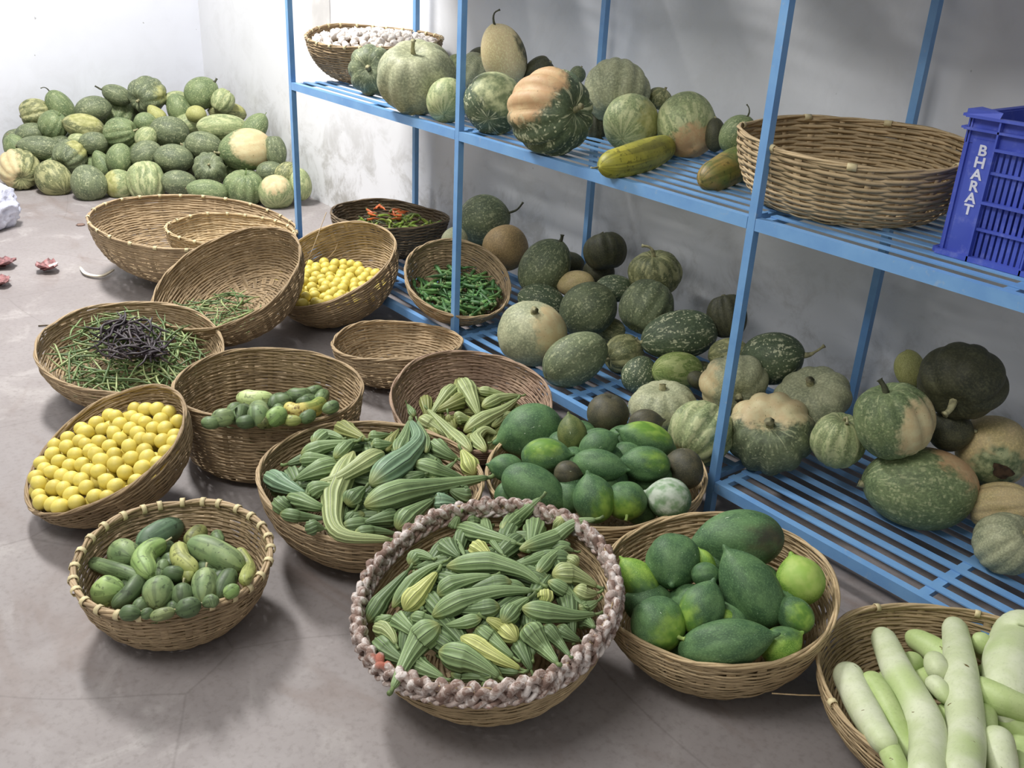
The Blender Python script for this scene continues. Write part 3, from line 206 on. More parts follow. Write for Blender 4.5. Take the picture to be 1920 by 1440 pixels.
['ridge', 'ridge_gourd', 'gourd', 'ridge gourds in the middle basket', '', [[[[2.333, -.616, .186], [2.32, -.74, .197], [2.322, -.859, .218], [2.319, -.907, .221], [2.313, -.987, .215]], .0317, 'g', 'longest ridge gourd lying to the right rim of the middle basket'], [[[1.976, -.633, .208], [2.109, -.695, .22], [2.214, -.813, .241], [2.239, -.859, .244], [2.266, -.941, .238]], .0352, 'b', 'thick bluish ridge gourd rising to a bent neck at the back, middle basket'], [[[2.177, -1.041, .232], [2.197, -.998, .239], [2.194, -.936, .252], [2.187, -.904, .256], [2.169, -.845, .255]], .0238, 'R', 'pale green ridge gourd pointing left, centre of the middle basket'], [[[2.445, -.989, .188], [2.358, -1.081, .192], [2.252, -1.042, .204], [2.198, -.997, .218], [2.111, -.903, .248]], .029, 'R', 'pale folded ridge gourd with a right-angle bend over the front rim, middle basket'], [[[2.177, -.594, .192], [2.198, -.596, .184], [2.221, -.601, .176], [2.235, -.605, .171], [2.267, -.616, .164]], .0239, 'y', 'yellow-tipped gourd at the right rim of the middle basket'], [[[2.184, -1.084, .217], [2.148, -1.095, .214], [2.103, -1.104, .209], [2.075, -1.106, .206], [2.009, -1.109, .194]], .0237, 'b', 'bluish gourd at the left rim of the middle basket'], [[[2.119, -1.074, .223], [2.124, -1.05, .231], [2.13, -1.022, .238], [2.129, -1.001, .237], [2.126, -.957, .233]], .0248, 'g', 'ridge gourd left of the pale folded one, middle basket'], [[[2.072, -.878, .255], [2.055, -.916, .251], [2.037, -.953, .245], [2.031, -.973, .24], [2.017, -1.01, .23]], .0193, 'g', 'ridge gourd in the upper left of the middle basket'], [[[2.061, -.863, .251], [2.061, -.88, .248], [2.08, -.908, .252], [2.095, -.927, .254], [2.112, -.959, .248]], .0165, 'g', 'short gourd over the upper left ones, middle basket'], [[[2.109, -.96, .242], [2.093, -.98, .243], [2.078, -1.001, .242], [2.068, -1.01, .239], [2.047, -1.028, .231]], .0171, 'g', 'gourd below the upper left ones, middle basket'], [[[2.024, -.888, .246], [1.982, -.892, .236], [1.961, -.908, .23], [1.967, -.923, .23], [1.989, -.958, .233]], .0217, 'g', 'arched gourd at the back left, middle basket'], [[[2.073, -.844, .253], [2.032, -.846, .246], [1.974, -.84, .23], [1.936, -.831, .217], [1.882, -.827, .205]], .0239, 'o', 'olive gourd tip at the back rim, middle basket'], [[[2.214, -1.022, .233], [2.203, -1.036, .231], [2.195, -1.051, .227], [2.19, -1.058, .22], [2.183, -1.074, .208]], .0207, 'g', 'gourd under the pale pointing-left one, middle basket'], [[[2.249, -1.059, .197], [2.238, -1.081, .206], [2.209, -1.095, .206], [2.183, -1.099, .199], [2.14, -1.112, .194]], .0214, 'g', 'gourd at the left, pointing to the folded one, middle basket'], [[[2.284, -1.08, .195], [2.261, -1.106, .195], [2.255, -1.138, .206], [2.251, -1.152, .212], [2.222, -1.17, .209]], .0142, 'd', 'slim dark gourd at the lower left, middle basket'], [[[2.217, -1.129, .192], [2.207, -1.141, .199], [2.208, -1.155, .214], [2.201, -1.156, .216], [2.144, -1.14, .193]], .0195, 'd', 'dark short gourd by the lower left rim, middle basket'], [[[2.324, -1.106, .197], [2.322, -1.118, .203], [2.322, -1.131, .21], [2.321, -1.136, .21], [2.309, -1.141, .204]], .0164, 'd', 'small dark gourd end at the lower left rim, middle basket'], [[[1.965, -.632, .206], [2.018, -.677, .204], [2.112, -.748, .232], [2.14, -.772, .239], [2.178, -.809, .243]], .0211, 'g', 'gourd hanging straight down at the back, left of the bluish bent neck, middle basket'], [[[1.978, -.613, .204], [2.021, -.627, .197], [2.075, -.651, .199], [2.113, -.675, .209], [2.183, -.719, .226]], .0147, 'g', 'thin gourd right of the bluish bent neck, middle basket'], [[[2.198, -.623, .183], [2.185, -.643, .194], [2.163, -.654, .201], [2.145, -.653, .2], [2.107, -.648, .198]], .024, 'g', 'gourd in the upper right by the rim, middle basket'], [[[2.3, -.672, .182], [2.289, -.707, .2], [2.274, -.742, .216], [2.261, -.759, .223], [2.225, -.787, .23]], .0228, 'g', 'ridge gourd above the longest one, middle basket'], [[[2.225, -.653, .194], [2.257, -.701, .202], [2.264, -.728, .195], [2.275, -.745, .198], [2.298, -.779, .208]], .0147, 'g', 'small curved gourd with a hooked tip on the right, middle basket'], [[[2.362, -.816, .199], [2.374, -.86, .197], [2.384, -.899, .193], [2.39, -.916, .189], [2.401, -.947, .18]], .0256, 'g', 'gourd pointing down right of centre front, middle basket'], [[[2.385, -.757, .175], [2.384, -.773, .18], [2.376, -.789, .181], [2.367, -.796, .177], [2.36, -.82, .179]], .0299, 'b', 'bluish fat gourd under the longest one at the right, middle basket'], [[[2.352, -1.01, .194], [2.358, -.986, .196], [2.362, -.96, .195], [2.359, -.945, .191], [2.358, -.916, .186]], .0186, 'd', 'dark gourd in the front middle'], [[[2.378, -.936, .174], [2.359, -.97, .178], [2.342, -1.006, .182], [2.34, -1.027, .186], [2.328, -1.062, .187]], .0177, 'd', 'dark gourd by the front rim, middle basket'], [[[2.403, -.949, .167], [2.393, -.979, .178], [2.387, -1.01, .188], [2.389, -1.028, .195], [2.379, -1.054, .195]], .0141, 'd', 'slim gourd along the front rim, middle basket'], [[[2.053, -.758, .235], [2.064, -.784, .243], [2.068, -.805, .247], [2.065, -.813, .248], [2.057, -.827, .249]], .0151, 'g', 'small gourd at the back centre, middle basket'], [[[2.124, -.786, .246], [2.129, -.811, .252], [2.127, -.83, .255], [2.124, -.839, .256], [2.117, -.853, .257]], .0166, 'g', 'small gourd behind the bluish thick one, middle basket'], [[[2.261, -.956, .23], [2.27, -.976, .23], [2.276, -.993, .226], [2.28, -1.002, .223], [2.288, -1.021, .216]], .0222, 'd', 'gourd beneath the bluish thick one, middle basket'], [[[2.143, -.871, .254], [2.15, -.884, .246], [2.153, -.896, .236], [2.156, -.903, .231], [2.166, -.921, .223]], .0199, 'd', 'gourd under the pale pointing-left one, centre, middle basket'], [[[2.281, -.789, .226], [2.284, -.812, .23], [2.277, -.829, .225], [2.268, -.835, .216], [2.273, -.862, .215]], .0204, 'd', 'dark gourd below the bluish thick one, middle basket'], [[[2.24, -.815, .225], [2.209, -.78, .218], [2.177, -.745, .209], [2.168, -.732, .206], [2.16, -.715, .209]], .0185, 'd', 'dark gourd deep at the right, middle basket'], [[[2.312, -1.015, .207], [2.313, -1.032, .193], [2.309, -1.03, .181], [2.311, -1.019, .185], [2.321, -.992, .198]], .0186, 'd', 'dark gourd right of the folded one, middle basket'], [[[2.339, -.747, .195], [2.349, -.735, .186], [2.356, -.721, .178], [2.356, -.714, .176], [2.355, -.697, .17]], .0224, 'd', 'gourd end at the right rim, middle basket'], [[[2.229, -.727, .213], [2.242, -.755, .204], [2.263, -.787, .201], [2.272, -.802, .2], [2.289, -.831, .198]], .0208, 'd', 'hidden gourd under the right ones, middle basket'], [[[1.965, -.67, .186], [2.063, -.745, .231], [2.102, -.781, .241], [2.112, -.791, .239], [2.145, -.82, .245]], .0161, 'o', 'olive gourd at the back rim, middle basket'], [[[2.138, -1.085, .191], [2.106, -1.092, .183], [2.07, -1.096, .172], [2.056, -1.098, .169], [2.035, -1.104, .167]], .0178, 'd', 'gourd beneath the bluish left one, middle basket'], [[[2.325, -.965, .196], [2.297, -.971, .194], [2.27, -.978, .196], [2.257, -.981, .199], [2.237, -.992, .21]], .0215, 'd', 'gourd under the longest one at left, middle basket'], [[[2.109, -.94, .233], [2.096, -.966, .222], [2.085, -.99, .214], [2.085, -1.003, .215], [2.088, -1.03, .22]], .0198, 'd', 'gourd deep at the left, middle basket'], [[[2.125, -.918, .21], [2.191, -.872, .216], [2.256, -.827, .2]], .024, 'd', 'ridge gourd buried under the others in the middle basket, showing only in gaps'], [[[2.188, -.878, .204], [2.117, -.844, .218], [2.044, -.809, .21]], .024, 'd', 'ridge gourd buried under the others in the middle basket, showing only in gaps'], [[[2.124, -1.006, .209], [2.172, -.942, .215], [2.219, -.878, .2]], .024, 'd', 'ridge gourd buried under the others in the middle basket, showing only in gaps'], [[[2.258, -.834, .195], [2.188, -.797, .209], [2.116, -.761, .201]], .024, 'd', 'ridge gourd buried under the others in the middle basket, showing only in gaps'], [[[2.143, -1.003, .204], [2.095, -.939, .216], [2.046, -.876, .207]], .024, 'd', 'ridge gourd buried under the others in the middle basket, showing only in gaps'], [[[2.263, -.996, .195], [2.253, -.917, .205], [2.241, -.838, .192]], .024, 'd', 'ridge gourd buried under the others in the middle basket, showing only in gaps'], [[[2.009, -.803, .203], [2.088, -.79, .209], [2.166, -.777, .193]], .024, 'd', 'ridge gourd buried under the others in the middle basket, showing only in gaps'], [[[2.121, -1.067, .202], [2.154, -.993, .209], [2.185, -.92, .194]], .024, 'd', 'ridge gourd buried under the others in the middle basket, showing only in gaps'], [[[2.295, -.86, .185], [2.255, -.791, .196], [2.214, -.722, .186]], .024, 'd', 'ridge gourd buried under the others in the middle basket, showing only in gaps'], [[[2.031, -.958, .201], [2.026, -.878, .21], [2.019, -.799, .197]], .024, 'd', 'ridge gourd buried under the others in the middle basket, showing only in gaps'], [[[2.194, -1.021, .191], [2.259, -.974, .197], [2.324, -.928, .181]], .024, 'd', 'ridge gourd buried under the others in the middle basket, showing only in gaps'], [[[2.084, -.758, .189], [2.158, -.727, .195], [2.231, -.696, .179]], .024, 'd', 'ridge gourd buried under the others in the middle basket, showing only in gaps'], [[[2.064, -1.067, .197], [2.056, -.988, .206], [2.046, -.909, .194]], .024, 'd', 'ridge gourd buried under the others in the middle basket, showing only in gaps'], [[[2.286, -.908, .178], [2.313, -.832, .185], [2.338, -.757, .171]], .024, 'd', 'ridge gourd buried under the others in the middle basket, showing only in gaps'], [[[2.068, -.82, .186], [2.062, -.74, .196], [2.055, -.662, .183]], .024, 'd', 'ridge gourd buried under the others in the middle basket, showing only in gaps'], [[[2.214, -1.104, .184], [2.159, -1.046, .196], [2.104, -.988, .187]], .024, 'd', 'ridge gourd buried under the others in the middle basket, showing only in gaps'], [[[2.232, -.806, .173], [2.262, -.731, .18], [2.281, -.673, .167]], .024, 'd', 'ridge gourd buried under the others in the middle basket, showing only in gaps'], [[[1.984, -1.035, .192], [2.002, -.967, .2], [2.028, -.892, .186]], .024, 'd', 'ridge gourd buried under the others in the middle basket, showing only in gaps'], [[[2.28, -1.046, .173], [2.317, -.975, .18], [2.353, -.904, .165]], .024, 'd', 'ridge gourd buried under the others in the middle basket, showing only in gaps'], [[[2.016, -.718, .178], [2.093, -.694, .184], [2.169, -.671, .168]], .024, 'd', 'ridge gourd buried under the others in the middle basket, showing only in gaps'], [[[2.168, -1.08, .177], [2.091, -1.06, .192], [2.013, -1.04, .185]], .024, 'd', 'ridge gourd buried under the others in the middle basket, showing only in gaps'], [[[2.391, -.838, .156], [2.336, -.78, .168], [2.28, -.723, .159]], .024, 'd', 'ridge gourd buried under the others in the middle basket, showing only in gaps'], [[[2.022, -.911, .178], [1.952, -.872, .192], [1.924, -.841, .182]], .024, 'd', 'ridge gourd buried under the others in the middle basket, showing only in gaps'], [[[2.322, -1.045, .162], [2.292, -1.038, .174], [2.225, -.994, .166]], .024, 'd', 'ridge gourd buried under the others in the middle basket, showing only in gaps'], [[[2.14, -.907, .168], [2.19, -.857, .175], [2.238, -.807, .16]], .024, 'd', 'ridge gourd buried under the others in the middle basket, showing only in gaps'], [[[2.067, -.91, .17], [2.101, -.848, .178], [2.133, -.787, .163]], .024, 'd', 'ridge gourd buried under the others in the middle basket, showing only in gaps'], [[[2.193, -1.022, .164], [2.178, -.954, .173], [2.162, -.886, .162]], .024, 'd', 'ridge gourd buried under the others in the middle basket, showing only in gaps'], [[[2.225, -.854, .155], [2.2, -.789, .165], [2.174, -.724, .154]], .024, 'd', 'ridge gourd buried under the others in the middle basket, showing only in gaps'], [[[1.997, -.954, .168], [2.064, -.931, .175], [2.13, -.909, .159]], .024, 'd', 'ridge gourd buried under the others in the middle basket, showing only in gaps'], [[[2.249, -.976, .152], [2.273, -.91, .159], [2.296, -.844, .145]], .024, 'd', 'ridge gourd buried under the others in the middle basket, showing only in gaps'], [[[2.004, -.795, .159], [2.072, -.776, .165], [2.139, -.757, .15]], .024, 'd', 'ridge gourd buried under the others in the middle basket, showing only in gaps'], [[[2.108, -1.077, .158], [2.106, -1.007, .167], [2.103, -.937, .154]], .024, 'd', 'ridge gourd buried under the others in the middle basket, showing only in gaps'], [[[2.314, -.851, .137], [2.28, -.79, .148], [2.245, -.73, .138]], .024, 'd', 'ridge gourd buried under the others in the middle basket, showing only in gaps'], [[[1.944, -.888, .158], [2.001, -.847, .164], [2.057, -.806, .149]], .024, 'd', 'ridge gourd buried under the others in the middle basket, showing only in gaps']]],
['dried', 'ridge_gourd', 'gourd', 'dried ridge gourds in the reddish basket', '', [[[[1.926, -.347, .13], [1.882, -.332, .144], [1.831, -.315, .155], [1.802, -.305, .159], [1.734, -.281, .162]], .0289, 'R', 'fat upright ridge gourd leaning on the pile in the reddish basket'], [[[1.905, -.174, .134], [1.936, -.255, .13], [1.94, -.316, .121], [1.938, -.345, .113], [1.945, -.416, .099]], .0252, 'R', 'long curved gourd in the right of the reddish basket'], [[[1.797, -.456, .126], [1.866, -.458, .114], [1.938, -.457, .098], [1.986, -.466, .101], [2.084, -.491, .115]], .0213, 'R', 'long gourd running down to the front rim of the reddish basket'], [[[2.009, -.333, .095], [1.983, -.361, .107], [1.99, -.399, .096], [2.021, -.423, .099], [2.106, -.453, .114]], .0191, 'R', 'ring-curled gourd at the front rim of the reddish basket'], [[[1.824, -.461, .118], [1.809, -.425, .135], [1.79, -.385, .148], [1.779, -.363, .152], [1.749, -.313, .153]], .0222, 'R', 'gourd leaning left behind the fat upright one, reddish basket'], [[[1.82, -.439, .125], [1.834, -.409, .137], [1.835, -.375, .143], [1.821, -.351, .137], [1.794, -.305, .129]], .0255, 'o', 'gourd behind, under the fat upright one, reddish basket'], [[[1.889, -.143, .132], [1.889, -.194, .141], [1.891, -.243, .146], [1.895, -.268, .145], [1.901, -.316, .141]], .019, 'R', 'thin-tipped gourd at the right back of the reddish basket'], [[[1.881, -.188, .14], [1.866, -.218, .149], [1.848, -.244, .155], [1.84, -.256, .157], [1.822, -.278, .158]], .0146, 'R', 'slim gourd at the back of the reddish basket'], [[[1.917, -.258, .133], [1.897, -.262, .126], [1.881, -.27, .12], [1.881, -.28, .12], [1.885, -.303, .122]], .0144, 'R', 'small gourd in the right of the reddish basket'], [[[1.923, -.462, .084], [1.891, -.47, .094], [1.856, -.477, .1], [1.84, -.483, .104], [1.804, -.493, .109]], .0216, 'R', 'gourd at the left under the long one, reddish basket'], [[[1.92, -.378, .114], [1.911, -.39, .122], [1.903, -.401, .125], [1.9, -.407, .124], [1.897, -.419, .121]], .0195, 'R', 'stub gourd in the middle, reddish basket'], [[[1.865, -.423, .127], [1.875, -.427, .119], [1.876, -.421, .103], [1.881, -.42, .099], [1.908, -.426, .098]], .0185, 'o', 'small gourd in the middle left, reddish basket'], [[[1.959, -.234, .122], [1.958, -.257, .123], [1.947, -.272, .111], [1.951, -.287, .107], [1.974, -.327, .105]], .0153, 'R', 'slim gourd by the right wall, reddish basket'], [[[1.712, -.48, .116], [1.731, -.485, .115], [1.752, -.49, .113], [1.762, -.493, .111], [1.784, -.5, .108]], .0111, 'g', 'thin green stalk end near the left, reddish basket'], [[[2.022, -.363, .082], [2.018, -.34, .084], [2.014, -.318, .086], [2.018, -.311, .089], [2.021, -.294, .092]], .0183, 'o', 'gourd end beside the ring-curled one, reddish basket'], [[[1.933, -.437, .082], [1.962, -.473, .092], [2.027, -.531, .124], [2.04, -.544, .125], [2.046, -.554, .114]], .0187, 'o', 'gourd under the long one at the front, reddish basket'], [[[1.967, -.402, .099], [1.973, -.419, .089], [1.986, -.437, .083], [2.016, -.46, .095], [2.059, -.494, .108]], .019, 'o', 'gourd under the curved one at the front, reddish basket'], [[[1.804, -.473, .091], [1.822, -.475, .081], [1.852, -.481, .079], [1.878, -.49, .084], [1.914, -.495, .084]], .0184, 'o', 'gourd in the left shadow, reddish basket'], [[[1.925, -.324, .095], [1.928, -.303, .095], [1.93, -.28, .092], [1.934, -.272, .091], [1.957, -.266, .099]], .0165, 'o', 'gourd in the right shadow, reddish basket'], [[[1.832, -.354, .106], [1.881, -.31, .112], [1.926, -.264, .098]], .02, 'o', 'dry ridge gourd buried under the others in the reddish basket, showing only in gaps'], [[[1.774, -.344, .117], [1.818, -.296, .125], [1.857, -.245, .112]], .02, 'o', 'dry ridge gourd buried under the others in the reddish basket, showing only in gaps'], [[[1.822, -.429, .095], [1.874, -.388, .101], [1.921, -.345, .085]], .02, 'o', 'dry ridge gourd buried under the others in the reddish basket, showing only in gaps'], [[[1.941, -.264, .09], [1.881, -.253, .115], [1.817, -.238, .118]], .02, 'o', 'dry ridge gourd buried under the others in the reddish basket, showing only in gaps'], [[[1.751, -.408, .109], [1.772, -.347, .123], [1.788, -.284, .117]], .02, 'o', 'dry ridge gourd buried under the others in the reddish basket, showing only in gaps'], [[[2.006, -.361, .061], [1.949, -.339, .087], [1.888, -.315, .091]], .02, 'o', 'dry ridge gourd buried under the others in the reddish basket, showing only in gaps'], [[[1.716, -.286, .128], [1.776, -.259, .13], [1.832, -.23, .112]], .02, 'o', 'dry ridge gourd buried under the others in the reddish basket, showing only in gaps'], [[[1.893, -.459, .069], [1.836, -.437, .094], [1.776, -.412, .099]], .02, 'o', 'dry ridge gourd buried under the others in the reddish basket, showing only in gaps'], [[[1.979, -.341, .065], [1.965, -.28, .086], [1.947, -.216, .087]], .02, 'o', 'dry ridge gourd buried under the others in the reddish basket, showing only in gaps'], [[[1.779, -.331, .105], [1.735, -.289, .13], [1.686, -.245, .134]], .02, 'o', 'dry ridge gourd buried under the others in the reddish basket, showing only in gaps'], [[[1.969, -.456, .049], [1.965, -.393, .069], [1.957, -.328, .068]], .02, 'o', 'dry ridge gourd buried under the others in the reddish basket, showing only in gaps'], [[[1.832, -.202, .107], [1.897, -.191, .106], [1.958, -.177, .085]], .02, 'o', 'dry ridge gourd buried under the others in the reddish basket, showing only in gaps'], [[[1.803, -.456, .08], [1.749, -.427, .105], [1.691, -.396, .11]], .02, 'o', 'dry ridge gourd buried under the others in the reddish basket, showing only in gaps'], [[[2.03, -.388, .04], [2.002, -.334, .064], [1.969, -.277, .067]], .02, 'o', 'dry ridge gourd buried under the others in the reddish basket, showing only in gaps']]],
['kakdi', 'cucumber', 'cucumber', 'cucumbers in the small bound basket', '', [[[[2.261, -1.308, .137], [2.231, -1.324, .145], [2.201, -1.34, .15], [2.187, -1.347, .151], [2.16, -1.36, .152]], .0304, 's', 'largest spotted gourd, upper right of the small bound basket'], [[[2.106, -1.432, .15], [2.118, -1.461, .15], [2.142, -1.482, .15], [2.158, -1.488, .15], [2.198, -1.49, .15]], .024, 'l', 'curled pale green striped cucumber in the upper middle, small bound basket'], [[[2.056, -1.448, .138], [2.042, -1.42, .135], [2.026, -1.393, .131], [2.019, -1.381, .127], [2.005, -1.359, .12]], .0292, 'b', 'bluish streaked cucumber topmost at the back, small bound basket'], [[[2.053, -1.572, .124], [2.092, -1.554, .128], [2.142, -1.536, .139], [2.162, -1.526, .141], [2.189, -1.509, .138]], .0164, 'g', 'long tapering cucumber at the left wall, small bound basket'], [[[2.164, -1.496, .125], [2.204, -1.519, .134], [2.231, -1.541, .137], [2.235, -1.552, .133], [2.24, -1.574, .126]], .018, 'd', 'dark blue-green cucumber lying over the left front, small bound basket'], [[[2.095, -1.501, .141], [2.08, -1.503, .137], [2.066, -1.505, .134], [2.059, -1.507, .132], [2.047, -1.51, .128]], .0299, 's', 'pale mottled round cucumber at the upper left, small bound basket'], [[[2.195, -1.569, .131], [2.189, -1.575, .129], [2.183, -1.581, .127], [2.18, -1.584, .126], [2.174, -1.588, .125]], .0312, 'l', 'bright round pale cucumber at the left front, small bound basket'], [[[2.258, -1.484, .145], [2.267, -1.49, .143], [2.276, -1.494, .14], [2.281, -1.497, .139], [2.289, -1.501, .137]], .0321, 's', 'round striped cucumber with a thin stem, front centre, small bound basket'], [[[2.279, -1.387, .146], [2.297, -1.396, .142], [2.313, -1.404, .138], [2.32, -1.407, .136], [2.332, -1.414, .133]], .0262, 's', 'pear-shaped cucumber with its neck up, right of centre, small bound basket'], [[[2.293, -1.335, .136], [2.306, -1.347, .135], [2.319, -1.359, .133], [2.325, -1.365, .132], [2.336, -1.376, .129]], .0212, 'd', 'smooth dark cucumber at the right wall, small bound basket'], [[[2.151, -1.399, .155], [2.179, -1.409, .156], [2.206, -1.413, .155], [2.218, -1.41, .155], [2.243, -1.404, .152]], .0198, 'y', 'bent yellow-green cucumber in the middle, small bound basket'], [[[2.295, -1.447, .142], [2.303, -1.451, .14], [2.31, -1.453, .137], [2.314, -1.455, .136], [2.321, -1.457, .134]], .0218, 'd', 'small dark round cucumber with a dry stem in front'], [[[2.084, -1.322, .137], [2.104, -1.34, .143], [2.12, -1.353, .147], [2.124, -1.357, .148], [2.13, -1.362, .148]], .0206, 'o', 'brownish cucumber at the back, small bound basket'], [[[2.119, -1.294, .137], [2.135, -1.3, .14], [2.148, -1.303, .141], [2.153, -1.304, .142], [2.16, -1.304, .143]], .0144, 'g', 'green tip sticking up behind the largest one, small bound basket'], [[[2.215, -1.276, .133], [2.247, -1.276, .125], [2.279, -1.282, .123], [2.315, -1.3, .141], [2.394, -1.339, .185]], .015, 'y', 'straw-coloured cucumber by the right wall, small bound basket'], [[[2.214, -1.413, .128], [2.233, -1.414, .134], [2.256, -1.416, .142], [2.255, -1.412, .137], [2.261, -1.405, .132]], .0154, 'y', 'short yellow cucumber in the centre, small bound basket'], [[[2.414, -1.372, .186], [2.417, -1.378, .187], [2.418, -1.383, .187], [2.418, -1.385, .186], [2.415, -1.387, .183]], .014, 'l', 'small pale cucumber under the right rim'], [[[2.407, -1.511, .181], [2.406, -1.52, .182], [2.404, -1.529, .182], [2.403, -1.534, .181], [2.398, -1.543, .179]], .0119, 'R', 'whitish cucumber at the front rim, small bound basket'], [[[2.372, -1.574, .184], [2.369, -1.579, .185], [2.365, -1.584, .185], [2.363, -1.586, .184], [2.357, -1.59, .181]], .0151, 'd', 'dark cucumber at the front left rim, small bound basket'], [[[2.258, -1.521, .114], [2.263, -1.527, .117], [2.279, -1.536, .126], [2.284, -1.54, .128], [2.287, -1.546, .127]], .0171, 'g', 'dull cucumber in front of the dark one, small bound basket'], [[[2.422, -1.466, .188], [2.424, -1.473, .19], [2.423, -1.48, .189], [2.421, -1.483, .188], [2.416, -1.489, .184]], .019, 'd', 'dark cucumber at the front right rim, small bound basket'], [[[2.298, -1.466, .113], [2.302, -1.471, .113], [2.32, -1.479, .124], [2.327, -1.482, .128], [2.33, -1.485, .128]], .0143, 'd', 'little cucumber between the front ones, small bound basket'], [[[2.258, -1.361, .13], [2.26, -1.365, .126], [2.261, -1.367, .122], [2.262, -1.368, .121], [2.265, -1.372, .12]], .0155, 'd', 'dark cucumber behind the pear-shaped one, small bound basket'], [[[2.227, -1.453, .153], [2.234, -1.449, .152], [2.239, -1.444, .152], [2.238, -1.441, .15], [2.221, -1.429, .135]], .0165, 'd', 'dark cucumber in the middle gap, small bound basket'], [[[2.19, -1.451, .155], [2.201, -1.457, .153], [2.206, -1.461, .148], [2.208, -1.464, .146], [2.215, -1.47, .145]], .0136, 'g', 'slim cucumber beside the curled one, small bound basket'], [[[2.151, -1.513, .114], [2.158, -1.519, .114], [2.165, -1.525, .115], [2.17, -1.529, .117], [2.178, -1.536, .121]], .0148, 'g', 'cucumber under the tapering one, small bound basket'], [[[2.38, -1.548, .18], [2.383, -1.551, .181], [2.383, -1.553, .181], [2.382, -1.554, .18], [2.378, -1.557, .178]], .0108, 'd', 'tiny cucumber at the front rim, small bound basket'], [[[2.43, -1.428, .183], [2.426, -1.427, .185], [2.422, -1.428, .185], [2.421, -1.431, .184], [2.42, -1.438, .181]], .0127, 'g', 'cucumber at the right front in shade, small bound basket'], [[[2.156, -1.428, .144], [2.163, -1.427, .139], [2.172, -1.429, .137], [2.179, -1.433, .138], [2.189, -1.441, .139]], .0138, 'd', 'cucumber under the bent yellow-green one, small bound basket'], [[[2.207, -1.439, .115], [2.224, -1.421, .125], [2.241, -1.402, .114]], .022, 'd', 'cucumber buried under the others in the small bound basket, showing only in gaps'], [[[2.143, -1.434, .116], [2.158, -1.414, .127], [2.172, -1.393, .116]], .022, 'd', 'cucumber buried under the others in the small bound basket, showing only in gaps'], [[[2.236, -1.497, .11], [2.218, -1.481, .122], [2.199, -1.464, .112]], .022, 'd', 'cucumber buried under the others in the small bound basket, showing only in gaps'], [[[2.241, -1.379, .111], [2.222, -1.363, .123], [2.203, -1.347, .113]], .022, 'd', 'cucumber buried under the others in the small bound basket, showing only in gaps'], [[[2.11, -1.475, .113], [2.133, -1.463, .123], [2.154, -1.451, .112]], .022, 'd', 'cucumber buried under the others in the small bound basket, showing only in gaps'], [[[2.303, -1.46, .104], [2.28, -1.451, .116], [2.257, -1.441, .107]], .022, 'd', 'cucumber buried under the others in the small bound basket, showing only in gaps'], [[[2.171, -1.355, .111], [2.147, -1.352, .123], [2.121, -1.349, .113]], .022, 'd', 'cucumber buried under the others in the small bound basket, showing only in gaps'], [[[2.142, -1.536, .106], [2.154, -1.514, .117], [2.166, -1.492, .107]], .022, 'd', 'cucumber buried under the others in the small bound basket, showing only in gaps'], [[[2.283, -1.37, .104], [2.27, -1.349, .115], [2.256, -1.328, .106]], .022, 'd', 'cucumber buried under the others in the small bound basket, showing only in gaps'], [[[2.101, -1.444, .108], [2.089, -1.422, .12], [2.076, -1.4, .11]], .022, 'd', 'cucumber buried under the others in the small bound basket, showing only in gaps'], [[[2.31, -1.511, .097], [2.297, -1.491, .109], [2.283, -1.47, .099]], .022, 'd', 'cucumber buried under the others in the small bound basket, showing only in gaps'], [[[2.199, -1.329, .104], [2.195, -1.305, .116], [2.189, -1.28, .106]], .022, 'd', 'cucumber buried under the others in the small bound basket, showing only in gaps'], [[[2.111, -1.551, .101], [2.125, -1.53, .112], [2.137, -1.508, .101]], .022, 'd', 'cucumber buried under the others in the small bound basket, showing only in gaps'], [[[2.337, -1.423, .094], [2.329, -1.4, .106], [2.319, -1.376, .096]], .022, 'd', 'cucumber buried under the others in the small bound basket, showing only in gaps']]],
